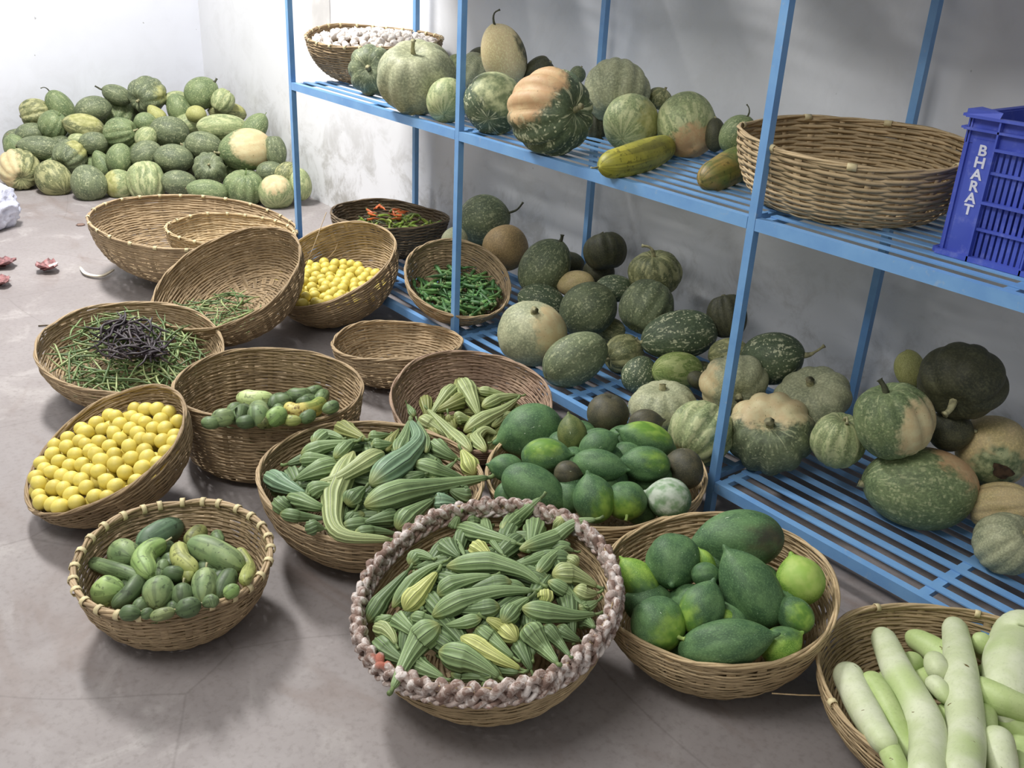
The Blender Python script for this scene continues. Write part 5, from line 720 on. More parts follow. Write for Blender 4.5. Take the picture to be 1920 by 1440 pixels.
# ------------------------------------------------------------------ node helpers
class NT:
    def __init__(s, name, rough=.6, spec=.4):
        s.m = bpy.data.materials.new(name); s.m.use_nodes = True; s.t = s.m.node_tree
        s.b = s.t.nodes['Principled BSDF']; s.b.inputs['Roughness'].default_value = rough
        s.b.inputs['Specular IOR Level'].default_value = spec
    def n(s, ty, **kw):
        nd = s.t.nodes.new(ty)
        for k, v in kw.items(): setattr(nd, k, v)
        return nd
    def l(s, a, b): s.t.links.new(a, b)
    def val(s, nd, i, v):
        if hasattr(v, 'is_output') or isinstance(v, bpy.types.NodeSocket): s.l(v, nd.inputs[i])
        else: nd.inputs[i].default_value = v
    def math(s, op, a, b=0.0, c=0.0, clamp=False):
        nd = s.n('ShaderNodeMath', operation=op, use_clamp=clamp)
        s.val(nd, 0, a); s.val(nd, 1, b); s.val(nd, 2, c)
        return nd.outputs[0]
    def ramp(s, x, lo, hi, a=0.0, b=1.0):
        nd = s.n('ShaderNodeMapRange', interpolation_type='SMOOTHSTEP'); s.val(nd, 'Value', x)
        nd.inputs['From Min'].default_value = lo; nd.inputs['From Max'].default_value = hi
        nd.inputs['To Min'].default_value = a; nd.inputs['To Max'].default_value = b
        return nd.outputs[0]
    def mix(s, f, a, b, mode='MIX'):
        nd = s.n('ShaderNodeMix', data_type='RGBA', blend_type=mode)
        s.val(nd, 0, f)
        for i, v in ((6, a), (7, b)):
            if isinstance(v, bpy.types.NodeSocket): s.l(v, nd.inputs[i])
            else: nd.inputs[i].default_value = v if len(v) == 4 else srgb(v)
        return nd.outputs[2]
    def noise(s, vec, scale, detail=3.0, rough=.5, dist=0.0):
        nd = s.n('ShaderNodeTexNoise'); s.l(vec, nd.inputs['Vector'])
        nd.inputs['Scale'].default_value = scale; nd.inputs['Detail'].default_value = detail
        nd.inputs['Roughness'].default_value = rough; nd.inputs['Distortion'].default_value = dist
        return nd.outputs[0]
    def vmul(s, vec, v):
        nd = s.n('ShaderNodeVectorMath', operation='MULTIPLY'); s.l(vec, nd.inputs[0]); nd.inputs[1].default_value = v
        return nd.outputs[0]
    def vadd(s, vec, v):
        nd = s.n('ShaderNodeVectorMath', operation='ADD'); s.l(vec, nd.inputs[0]); s.val(nd, 1, v)
        return nd.outputs[0]
    def obj(s): return s.n('ShaderNodeTexCoord').outputs['Object']
    def gen(s): return s.n('ShaderNodeTexCoord').outputs['Generated']
    def rnd(s): return s.n('ShaderNodeObjectInfo').outputs['Random']
    def col(s, c): s.val(s.b, 'Base Color', c if isinstance(c, bpy.types.NodeSocket) else (srgb(c) if len(c) == 3 else c))
    def bump(s, h, strength=.3, dist=.002):
        nd = s.n('ShaderNodeBump'); nd.inputs['Strength'].default_value = strength; nd.inputs['Distance'].default_value = dist
        s.l(h, nd.inputs['Height']); s.l(nd.outputs[0], s.b.inputs['Normal'])
    def rndvec(s, vec, k=37.0):
        r = s.math('MULTIPLY', s.rnd(), k)
        cb = s.n('ShaderNodeCombineXYZ'); s.l(r, cb.inputs[0]); s.l(r, cb.inputs[2])
        return s.vadd(vec, cb.outputs[0])
def plain(name, c, rough=.6, var=.12, scale=8, spec=.4):
    N = NT(name, rough, spec); v = N.rndvec(N.obj()); n = N.noise(v, scale)
    a = tuple(max(0, x*(1-var)) for x in c); b = tuple(min(255, x*(1+var)) for x in c)
    N.col(N.mix(N.ramp(n, .35, .65), a, b)); N.bump(N.noise(v, scale*8), .15, .001)
    return N.m
# ------------------------------------------------------------------ materials
def floor_mat():
    N = NT('stained_concrete', .66, .25); v = N.obj()
    a = N.noise(v, .9, 5, .6); b = N.noise(v, 4.5, 6, .65, .6); c = N.noise(v, 60, 4, .6); d = N.noise(N.vmul(v, (1, 2.2, 1)), 1.7, 4, .55, 1.2)
    k = N.mix(N.ramp(a, .3, .7), (136, 129, 128), (151, 145, 144))
    k = N.mix(N.ramp(b, .5, .78), k, (168, 163, 161))
    k = N.mix(N.ramp(d, .55, .8), k, (128, 116, 111))
    k = N.mix(N.math('MULTIPLY', N.ramp(c, .45, .75), .35), k, (110, 102, 99))
    vo = N.n('ShaderNodeTexVoronoi', feature='DISTANCE_TO_EDGE'); N.l(N.vadd(v, N.vmul(N.n('ShaderNodeTexNoise').outputs[1], (.4, .4, .4))), vo.inputs['Vector']); vo.inputs['Scale'].default_value = 1.3
    k = N.mix(N.math('MULTIPLY', N.ramp(vo.outputs[0], .0, .006, 1, 0), .25), k, (95, 88, 86))
    N.col(k); N.bump(b, .25, .003)
    N.val(N.b, 'Roughness', N.ramp(b, .3, .7, .45, .7))
    return N.m
def wall_mat(name, c, dirt):
    N = NT(name, .75, .25); v = N.obj()
    a = N.noise(v, .8, 4, .6); b = N.noise(v, 5, 6, .7, .5); g = N.noise(v, 90, 2, .5)
    sp = N.n('ShaderNodeSeparateXYZ'); N.l(v, sp.inputs[0])
    k = N.mix(N.ramp(a, .35, .7), c, tuple(x*.955 for x in c))
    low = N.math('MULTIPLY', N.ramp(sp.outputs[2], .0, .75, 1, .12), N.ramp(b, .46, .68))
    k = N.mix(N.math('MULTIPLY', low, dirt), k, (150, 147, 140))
    sp2 = N.noise(v, 22, 2, .5)
    k = N.mix(N.math('MULTIPLY', N.ramp(sp2, .76, .80), .6), k, (95, 92, 84))
    N.col(k); N.bump(N.mix(.5, b, g), .12, .002)
    return N.m
def rack_mat():
    N = NT('blue_enamel_paint', .42, .5); v = N.obj()
    a = N.noise(v, 7, 5, .6); b = N.noise(v, 45, 3, .6)
    k = N.mix(N.ramp(a, .3, .7), (104, 150, 202), (120, 166, 212))
    k = N.mix(N.math('MULTIPLY', N.ramp(b, .62, .74), .5), k, (150, 172, 196))
    N.col(k); N.bump(a, .1, .001); return N.m
def cane_mat(name, c1, c2, dark, wear=.5):
    N = NT(name, .6, .3); v = N.obj(); vr = N.rndvec(v)
    at = N.n('ShaderNodeAttribute', attribute_name='tone').outputs['Fac']
    a = N.noise(vr, 9, 4, .6); b = N.noise(N.vmul(vr, (1, 1, 5)), 60, 3, .6); e = N.noise(vr, 3.2, 3, .5)
    k = N.mix(N.ramp(a, .35, .65), c1, c2)
    k = N.mix(N.math('MULTIPLY', N.ramp(b, .5, .72), wear), k, dark)
    k = N.mix(N.math('MULTIPLY', N.ramp(e, .5, .75), wear*.8), k, tuple((x+y)/2 for x, y in zip(c1, dark)))
    hs = N.n('ShaderNodeHueSaturation'); N.l(k, hs.inputs['Color']); N.l(at, hs.inputs['Value'])
    N.col(hs.outputs[0]); N.bump(b, .35, .0015); return N.m
PC = {'d': ((80, 94, 74), (104, 118, 90), (176, 186, 152)), 'D': ((64, 82, 64), (82, 100, 76), (192, 200, 174)),
      'g': ((86, 108, 74), (112, 132, 92), (176, 188, 146)), 'l': ((112, 130, 92), (140, 156, 112), (196, 204, 160)),
      's': ((88, 100, 70), (122, 128, 88), (190, 192, 144)), 'p': ((132, 142, 118), (158, 164, 138), (192, 198, 166)),
      'k': ((54, 58, 46), (74, 76, 56), (104, 108, 80)), 'c': ((196, 176, 134), (180, 164, 116), (204, 194, 152)),
      'C': ((226, 204, 158), (210, 190, 142), (226, 212, 170)), 'o': ((186, 150, 110), (172, 142, 104), (196, 170, 128)), 'y': ((146, 152, 88), (164, 168, 108), (188, 190, 134)),
      'b': ((132, 112, 78), (148, 124, 86), (160, 140, 104)), 'G': ((98, 124, 62), (124, 146, 78), (182, 196, 132))}
for k_ in PC:
    if k_ not in 'coC': PC[k_] = tuple(tuple((.84*x+.16*(.3*c[0]+.6*c[1]+.1*c[2])+2)*w for x, w in zip(c, (.97, .95, .88))) for c in PC[k_])
MC = {}
def pumpkin_mat(col, patch, cz=0.0):
    key = ('pum', col, patch[0] if patch else '', round(patch[1]*5) if patch else 0, cz)
    if key in MC: return MC[key]
    c1, c2, c3 = PC[col]
    N = NT('pumpkin_skin', .55, .35)
    G = N.n('ShaderNodeVectorMath', operation='MULTIPLY_ADD'); N.l(N.gen(), G.inputs[0]); G.inputs[1].default_value = (2,2,2); G.inputs[2].default_value = (-1,-1,-1)
    g = G.outputs[0]; sp = N.n('ShaderNodeSeparateXYZ'); N.l(g, sp.inputs[0]); x, y, z = sp.outputs
    r = N.math('SQRT', N.math('ADD', N.math('MULTIPLY', x, x), N.math('ADD', N.math('MULTIPLY', y, y), .0004)))
    cb = N.n('ShaderNodeCombineXYZ'); N.l(N.math('DIVIDE', x, r), cb.inputs[0]); N.l(N.math('DIVIDE', y, r), cb.inputs[1]); N.l(N.math('MULTIPLY', z, .5), cb.inputs[2])
    m = N.rndvec(cb.outputs[0]); go = N.rndvec(g)
    base = N.mix(N.ramp(N.noise(go, 1.3, 3, .6), .35, .65), c1, c2)
    fine = N.noise(go, 16, 5, .7)
    base = N.mix(N.math('MULTIPLY', N.ramp(fine, .42, .7), .5), base, tuple(min(255, q*1.35+8) for q in c2))
    dotty = {'D': .9, 'd': .62, 'k': .3, 'p': .5, 'g': .6, 'l': .7, 's': .8, 'G': .8, 'c': .25, 'C': .15, 'o': .2, 'y': .3, 'b': .1}[col]
    # broken streaks that run pole to pole
    n1 = N.noise(m, 7.5, 2, .5); n2 = N.noise(N.vmul(m, (1, 1, 5)), 6.0, 2, .5); 
    st = N.math('MULTIPLY', N.ramp(n1, .54, .62), N.ramp(n2, .42, .58))
    base = N.mix(N.math('MULTIPLY', st, dotty), base, c3)
    if col in 'slG':
        base = N.mix(N.math('MULTIPLY', N.ramp(N.noise(m, 4.2, 1, .5), .5, .62), .55), base, c3)
    if col in 'Ddg':
        vo = N.n('ShaderNodeTexVoronoi'); N.l(N.vadd(N.vmul(m, (1, 1, 3.2)), (0,0,0)), vo.inputs['Vector']); vo.inputs['Scale'].default_value = 5.5
        base = N.mix(N.math('MULTIPLY', N.ramp(vo.outputs['Distance'], .16, .22, 1, 0), dotty), base, c3)
    if patch:
        pc = PC[patch[0]]; s = patch[1]
        ln = N.n('ShaderNodeVectorMath', operation='NORMALIZE'); N.l(g, ln.inputs[0])
        dt = N.n('ShaderNodeVectorMath', operation='DOT_PRODUCT'); N.l(ln.outputs[0], dt.inputs[0]); dt.inputs[1].default_value = (math.sqrt(1-cz*cz), 0, cz)
        f = N.math('ADD', dt.outputs['Value'], N.math('MULTIPLY', N.math('SUBTRACT', N.noise(go, 4, 4, .6), .5), .7))
        th = 1 - 1.05*s
        pcol = N.mix(N.ramp(N.noise(go, 3.5, 4, .6), .35, .7), pc[0], pc[2])
        pcol = N.mix(N.ramp(N.noise(go, 18, 2, .5), .68, .75), pcol, tuple(q*.72 for q in pc[1]))
        base = N.mix(N.ramp(f, th-.12, th+.14), base, pcol)
    N.col(base); N.bump(fine, .35, .002)
    MC[key] = N.m; return N.m
def papaya_mat(col, patch, cz=0.0):
    key = ('pap', col, patch[0] if patch else '', round(patch[1]*5) if patch else 0, cz)
    if key in MC: return MC[key]
    P_ = {'P': ((62, 92, 60), (90, 122, 78)), 'Y': ((98, 138, 52), (140, 172, 74)), 'q': ((78, 92, 52), (108, 116, 66)), 'Q': ((62, 62, 50), (84, 80, 60)),
          'w': ((190, 200, 184), (120, 150, 110)), 'y': ((150, 182, 84), (168, 192, 100))}
    N = NT('papaya_skin', .56, .35); G = N.n('ShaderNodeVectorMath', operation='MULTIPLY_ADD'); N.l(N.gen(), G.inputs[0]); G.inputs[1].default_value = (2,2,2); G.inputs[2].default_value = (-1,-1,-1)
    g = G.outputs[0]; go = N.rndvec(g); a, b = P_[col]
    k = N.mix(N.ramp(N.noise(go, 1.6, 4, .6), .38, .66), a, b)
    fine = N.noise(go, 22, 5, .7); k = N.mix(N.math('MULTIPLY', N.ramp(fine, .46, .72), .5), k, tuple(min(255, q*1.3+16) for q in b))
    if patch:
        pa, pb = P_[patch[0]]; s = patch[1]
        ln = N.n('ShaderNodeVectorMath', operation='NORMALIZE'); N.l(g, ln.inputs[0])
        dt = N.n('ShaderNodeVectorMath', operation='DOT_PRODUCT'); N.l(ln.outputs[0], dt.inputs[0]); dt.inputs[1].default_value = (math.sqrt(1-cz*cz), 0, cz)
        f = N.math('ADD', dt.outputs['Value'], N.math('MULTIPLY', N.math('SUBTRACT', N.noise(go, 2.5 if patch[0] != 'w' else 9, 4, .6), .5), .6))
        th = 1 - 1.05*s
        k = N.mix(N.ramp(f, th-.25, th+.3), k, N.mix(N.ramp(N.noise(go, 2.2, 2, .5), .35, .65), pa, pb))
    k = N.mix(N.ramp(N.noise(N.vmul(go, (3, 3, .8)), 5, 2, .5), .74, .77), k, (190, 204, 176))
    N.col(k); N.bump(fine, .2, .001); MC[key] = N.m; return N.m
TC = {'Z': ((150, 148, 56), (178, 170, 66)), 'z': ((98, 112, 52), (150, 124, 70)), 'g': ((96, 117, 78), (122, 143, 98)), 'd': ((82, 102, 68), (104, 124, 84)), 'R': ((126, 140, 92), (154, 164, 114)), 'y': ((150, 160, 90), (178, 182, 114)),
      'b': ((92, 118, 92), (114, 140, 110)), 'o': ((108, 116, 66), (132, 136, 82)), 's': ((112, 136, 92), (146, 164, 112)), 'l': ((128, 158, 92), (160, 184, 116)),
      'Y': ((176, 196, 128), (196, 208, 150)), 'v': ((120, 152, 74), (182, 176, 92)), 'W': ((196, 206, 164), (214, 220, 190)), 'G': ((166, 188, 118), (186, 202, 142))}
def tube_mat(kind, col):
    key = (kind, col)
    if key in MC: return MC[key]
    N = NT(kind+'_skin', .5, .38); uv = N.n('ShaderNodeUVMap'); uv.uv_map = 'UVMap'
    sp = N.n('ShaderNodeSeparateXYZ'); N.l(uv.outputs[0], sp.inputs[0]); u, v = sp.outputs[0], sp.outputs[1]
    o = N.rndvec(N.obj()); a, b = TC[col]
    n1 = N.noise(o, 11, 4, .6); fine = N.noise(o, 160, 4, .65)
    k = N.mix(N.ramp(n1, .36, .66), a, b)
    if kind == 'ridge_gourd':
        w = N.math('ABSOLUTE', N.math('SUBTRACT', N.math('FRACT', N.math('MULTIPLY', u, 10)), .5))   # .5 on a ridge crest
        k = N.mix(N.ramp(w, .10, .34, .0, .55), k, tuple(min(255, q*1.22+10) for q in b))
        k = N.mix(N.ramp(w, .42, .475), k, tuple(q*.62 for q in a))
        k = N.mix(N.math('MULTIPLY', N.ramp(v, .88, 1.0), .5), k, (176, 176, 112))
    elif kind in ('cucumber', 'small_gourd'):
        st = N.noise(N.rndvec(N.vmul(uv.outputs[0], (13, 1.2, 1))), 1.0, 2, .5)
        k = N.mix(N.math('MULTIPLY', N.ramp(st, .48, .58), .55), k, tuple(q*.66 for q in a))
        vo = N.noise(o, 75, 2, .5); k = N.mix(N.math('MULTIPLY', N.ramp(vo, .6, .66), .6), k, tuple(q*.5 for q in a))
        if col == 'v': k = N.mix(N.ramp(v, .5, .62), k, N.mix(N.ramp(N.noise(o, 60, 4, .6), .5, .6), (196, 184, 104), (120, 100, 52)))
    elif kind == 'bottle_gourd':
        k = N.mix(N.ramp(N.noise(o, 5, 2, .5), .5, .7, 0, .8), k, (176, 196, 128) if col == 'W' else (188, 206, 146))
        k = N.mix(N.ramp(N.noise(N.vmul(o, (1, 2.4, 1)), 24, 3, .6), .715, .735), k, (112, 100, 62))
    k = N.mix(N.math('MULTIPLY', N.ramp(fine, .5, .7), .2), k, tuple(q*.75 for q in a))
    N.col(k); N.bump(fine, .2, .0008); MC[key] = N.m; return N.m
def lemon_mat(name, a, b, c):
    N = NT(name, .45, .45); o = N.rndvec(N.obj()); r = N.rnd()
    k = N.mix(N.ramp(N.noise(o, 22, 2, .5), .35, .65), a, b)
    k = N.mix(N.ramp(r, .55, 1.0, 0, .7), k, c)
    k = N.mix(N.ramp(N.noise(o, 120, 3, .6), .67, .72), k, (128, 112, 52))
    N.col(k); N.bump(N.noise(o, 320, 2, .5), .25, .0006); return N.m
M = {}
M['floor'] = floor_mat()
M['wall'] = wall_mat('white_limewash', (226, 227, 230), .8)
M['wallf'] = wall_mat('white_limewash_end', (224, 226, 234), .3)
M['patch'] = plain('flat_grey', (196, 194, 192), .8, .04)
M['rack'] = rack_mat()
M['cane'] = cane_mat('cane_tan', (176, 154, 122), (160, 139, 109), (118, 98, 72), .45)
M['canel'] = cane_mat('cane_light', (190, 168, 132), (174, 153, 118), (134, 110, 78), .4)
M['caneb'] = cane_mat('cane_brown', (164, 142, 110), (148, 127, 98), (98, 80, 60), .5)
M['caner'] = cane_mat('cane_reddish', (166, 142, 120), (150, 125, 106), (104, 82, 68), .55)
M['caned'] = cane_mat('cane_dark', (122, 106, 84), (108, 93, 73), (68, 57, 44), .6)
M['bind'] = plain('pale_binding', (206, 192, 150), .55, .06, 30)
M['stem'] = plain('dry_stem', (150, 146, 112), .7, .15, 60)
M['stemd'] = plain('dark_stem', (70, 72, 54), .7, .15, 60)
M['stemg'] = plain('green_stem', (104, 122, 76), .6, .15, 60)
M['crate'] = None
M['twig'] = plain('dry_twig', (92, 80, 64), .8)
# ------------------------------------------------------------------ setting
def plane_box(name, x0, x1, y0, y1, z0, z1, m, sub=1):
    b = MB(); b.box(x0, x1, y0, y1, z0, z1); o = link(name, b.mesh(name, False), m); tag(o, kind='structure'); return o
plane_box('floor', -3.1, 7.0, -6.0, .93, -.1, 0, M['floor'])
plane_box('wall_back', -3.1, 7.0, .73, .93, 0, 3.9, M['wall'])
plane_box('wall_left', -3.1, -2.9, -6.0, .73, 0, 3.9, M['wallf'])
plane_box('grey_strip_1', -1.19, -.98, .722, .73, .93, 3.9, M['patch'])  # thin flat grey upright strip set against the back wall
# ------------------------------------------------------------------ rack
shade_mat = plain('shade_board_ply', (150, 128, 96), .7)
L1, L2, RD, Z1, Z2, Z3 = 1.297, 1.312, .657, .1172, .8937, 1.67
PX = [0, L1, L1+L2, L1+L2+1.31]
rack = link('storage_rack', None); rack.location = (0, 0, 0)
tag(rack, 'blue painted steel storage rack with slatted shelves along the wall', 'rack')
S = .0235
for i, x in enumerate(PX):
    for y in (0, RD):
        b = MB(); b.box(x-S/2, x+S/2, y-S/2, y+S/2, 0.003, 2.45)
        me = b.mesh('post', False)
        link('post', me, M['rack'], rack)
for zi, z in enumerate((Z1, Z2, Z3)):  # topmost level is out of view, added to help shade the back wall
    for i in range(3):
        xa, xb = PX[i]+S/2+.0015, PX[i+1]-S/2-.0015; h = .032
        b = MB()
        b.box(xa, xb, -S/2, S/2, z-h, z); b.box(xa, xb, RD-S/2, RD+S/2, z-h, z)
        xm = (xa+xb)/2
        for xc in (xa+.012, xb-.012): b.box(xc-.011, xc+.011, S/2, RD-S/2, z-.02, z-.004)
        b.box(xm-.013, xm+.013, S/2, RD-S/2, z-.02, z-.004)
        sh = link('shelf', b.mesh('shelf', False), M['rack'], rack)
        b = MB(); n = 10
        for k in range(n):
            yc = .0595*(k+1)
            b.box(xa+.001, xb-.001, yc-.013, yc+.013, z-.0035, z)
        link('slat_panel', b.mesh('slat_panel', False), M['rack'], sh)
for x0, x1 in ((.02, .60), (.63, .86), (.93, 1.27), (1.33, 1.52), (1.72, 2.02), (2.10, 2.58), (2.64, 3.05), (3.15, 3.88)):  # boards added out of view to shade the back wall, gaps let streaks through
    b = MB(); b.box(x0, x1, .02, RD-.02, Z3+.001, Z3+.016); link('shade_board', b.mesh('shade_board', False), shade_mat, rack)
# ------------------------------------------------------------------ baskets
def bframe(bk):
    x, y, z, R, a, b, H, bb = bk; n = Vector((a, b, 1)).normalized()
    u = Vector((0, 1, 0)).cross(n).normalized(); v = n.cross(u)
    return Vector((x, y, z)), R, u, v, n, H, bb
def prof(t, R, bb): return R*(bb + (1-bb)*(1-(1-t)**1.8)**(1/1.8))
def make_basket(key, label, mat, nst=24, pitch=.0058, wraps=0, braid=False, rimr=.0046, seed=1, strands=(), cat='basket', wrapw=.012, amp=.0017, wob=.006, name='woven_basket'):
    c, R, u, v, n, H, bb = bframe(D['bas'][key]); rnd = random.Random(seed)
    rot = Matrix((u, v, n)).transposed().to_quaternion()
    root = link(name, None, loc=c-n*H, rot=rot); tag(root, label, cat, 'woven cane baskets')
    # profile points (r, z) with z measured from the base
    pr = [(prof(t, R, bb), H*t) for t in [i/40 for i in range(41)]]
    L = [0]
    for i in range(1, 41): L.append(L[-1] + math.hypot(pr[i][0]-pr[i-1][0], pr[i][1]-pr[i-1][1]))
    rb = prof(0, R, bb)
    ph = [rnd.uniform(0, 6.28) for _ in range(4)]
    def wobz(th): return wob*(math.sin(2*th+ph[0]) + .6*math.sin(3*th+ph[1]) + .3*math.sin(5*th+ph[2]))
    def at(s):
        if s >= L[-1]: return pr[-1]
        for i in range(1, 41):
            if L[i] >= s:
                w = (s-L[i-1])/max(1e-9, L[i]-L[i-1]); return (pr[i-1][0]+(pr[i][0]-pr[i-1][0])*w, pr[i-1][1]+(pr[i][1]-pr[i-1][1])*w)
    b = MB(); nseg = nst*4
    rows = int(L[-1]/pitch)
    Ltot = rb + L[-1]
    def ring(r, z, dz, nr, nz, ph_, am, tone, w):
        # one flat strand: 4 points around (normal nr,nz ; along-wall dz dir)
        vs = []; o1 = rnd.uniform(0, 6.28); o2 = rnd.uniform(0, 6.28)
        for k in range(nseg):
            th = 2*PI*k/nseg
            off = am*math.cos(nst/2*th + ph_)
            jr = .0011*math.sin(3*th+o1)+.0006*math.sin(11*th+o2); jz = .0013*math.sin(5*th+o2)+.0007*math.sin(13*th+o1) + wobz(th)*max(0, min(1, z/H))
            ct, st_ = math.cos(th), math.sin(th)
            for (q1, q2) in ((1, 0), (0, 1), (-1, 0), (0, -1)):
                rr = r + jr + nr*(off + q1*.0017) + (-nz)*q2*w
                zz = z + jz + nz*(off + q1*.0017) + nr*q2*w
                vs.append((rr*ct, rr*st_, zz))
        fs = []
        for k in range(nseg):
            l = (k+1) % nseg
            for q in range(4):
                p = (q+1) % 4; fs.append((k*4+q, k*4+p, l*4+p, l*4+q))
        b.add(vs, fs, tone)
    for i in range(rows+1):
        s = L[-1]*i/rows; r, z = at(s); r2, z2 = at(min(L[-1], s+.004)); r1, z1 = at(max(0, s-.004))
        t = Vector((r2-r1, z2-z1)).normalized(); nr, nz = t.y, -t.x
        ring(r, z+.004, 0, nr, nz, PI*(i % 2), amp, rnd.uniform(.80, 1.13), pitch*.70)
    nb = int(rb/.011)
    for i in range(1, nb):
        ring(rb*i/nb, .004, 0, 0, -1, PI*(i % 2), amp*.6, rnd.uniform(.75, 1.1), .0065)
    # stakes: flat ribbons from the middle of the base up to the rim
    for k in range(nst):
        th = 2*PI*(k+.0)/nst*1.0 + PI/nst*0
        ct, st_ = math.cos(th), math.sin(th); hw = .0085*rnd.uniform(.85, 1.2); vs = []
        pts = [(.01, .004)] + [(rb*.5, .004)] + [(r, z+.004) for r, z in pr[::4]]
        for (r, z) in pts:
            w = min(hw, r*.35+.001)
            for sg in (-1, 1):
                for q in (-.0008, .0008):
                    vs.append(((r+q)*ct - sg*w*st_, (r+q)*st_ + sg*w*ct, z + (q if r < rb*.9 else 0) + wobz(th)*max(0, min(1, z/H))))
        fs = []
        for j in range(len(pts)-1):
            a_, b_ = j*4, (j+1)*4
            fs += [(a_, a_+2, b_+2, b_), (a_+1, b_+1, b_+3, a_+3), (a_, b_, b_+1, a_+1), (a_+2, a_+3, b_+3, b_+2)]
        b.add(vs, fs, rnd.uniform(.85, 1.2))
    link('woven_wall', b.mesh('woven_wall', True, True), mat, root)
    # rim
    def rp(th, dr=0, dz=0): return ((R+dr)*math.cos(th), (R+dr)*math.sin(th), H+.004+wobz(th)+dz)
    if not braid:
        b = MB(); m = 120
        for q in range(4):
            o1 = rnd.uniform(0, 6.28); tw = rnd.choice((5, 7, 9))
            pts = [rp(2*PI*k/m, rimr*.75*math.cos(tw*2*PI*k/m+q*PI/2+o1), rimr*.75*math.sin(tw*2*PI*k/m+q*PI/2+o1)) for k in range(m)]
            b.tube(pts, rimr*.72, 6, True, rnd.uniform(.9, 1.2))
        link('rim', b.mesh('rim', True, True), mat, root)
    else:
        b = MB(); m = 420
        for q in range(3):
            pts = [rp(2*PI*k/m, .008*math.cos(18*2*PI*k/m+q*2*PI/3)+.003*math.sin(7*k*.11+q), -.010+.014*math.sin(36*2*PI*k/m+q*4*PI/3)+.003*math.sin(k*.13+q)) for k in range(m)]
            b.tube(pts, lambda s, q=q: .0086+.0012*math.sin(s*110+q), 7, True, 1+.1*q)
        for q in range(2):
            pts = [rp(2*PI*k/m, .009+.005*math.cos(36*2*PI*k/m+q*PI), -.031+.005*math.sin(36*2*PI*k/m+q*PI)) for k in range(m)]
            b.tube(pts, .0056, 6, True, .9)
            pts = [rp(2*PI*k/m, -.009+.004*math.cos(33*2*PI*k/m+q*PI), -.029+.005*math.sin(33*2*PI*k/m+q*PI)) for k in range(m)]
            b.tube(pts, .0054, 6, True, .85)
        N = NT('braided_rag', .85, .15); v_ = N.obj(); a_ = N.noise(v_, 46, 3, .6, .8); e_ = N.noise(v_, 7, 2, .5)
        k_ = N.mix(N.ramp(a_, .42, .5), (136, 114, 104), (176, 160, 152)); k_ = N.mix(N.ramp(a_, .54, .6), k_, (214, 205, 200))
        k_ = N.mix(N.ramp(e_, .66, .7), k_, (172, 108, 92)); N.col(k_); N.bump(N.noise(v_, 240, 3, .6), .6, .003)
        o = link('braided_rim', b.mesh('braided_rim', True, True), N.m, root); o['label'] = 'thick braided rag rim in grey, white and dull red'
    if wraps:
        for k in range(wraps):
            th0 = 2*PI*(k+rnd.uniform(-.12, .12))/wraps; b = MB(); w = wrapw/R/2; vs = []; ns = 8
            for sgn in (-1, 1):
                for q in range(ns):
                    an = 2*PI*q/ns
                    vs.append(rp(th0+sgn*w, rimr*2.05*math.cos(an), rimr*2.0*math.sin(an)-.001))
            fs = [(q, (q+1) % ns, ns+(q+1) % ns, ns+q) for q in range(ns)]
            vs2 = [Vector(p) for p in vs]; b.add(vs2, fs)
            me = b.mesh('rim_binding'); md = None
            o = link('rim_binding', me, M['bind'], root)
            so = o.modifiers.new('thickness', 'SOLIDIFY'); so.thickness = .0012
    for pts in strands:
        b = MB(); wp = [rot.inverted() @ (Vector(p)-(c-n*H)) for p in pts]
        b.tube(wp, .0016, 5, False, 1.15); o = link('loose_strand', b.mesh('loose_strand', True, True), mat, root)
    return root
BL = D['blabels']
SEED = 3
for key, lab, mt, kw in BL:
    SEED += 1
    make_basket(key, lab, M[mt], seed=SEED, **kw)
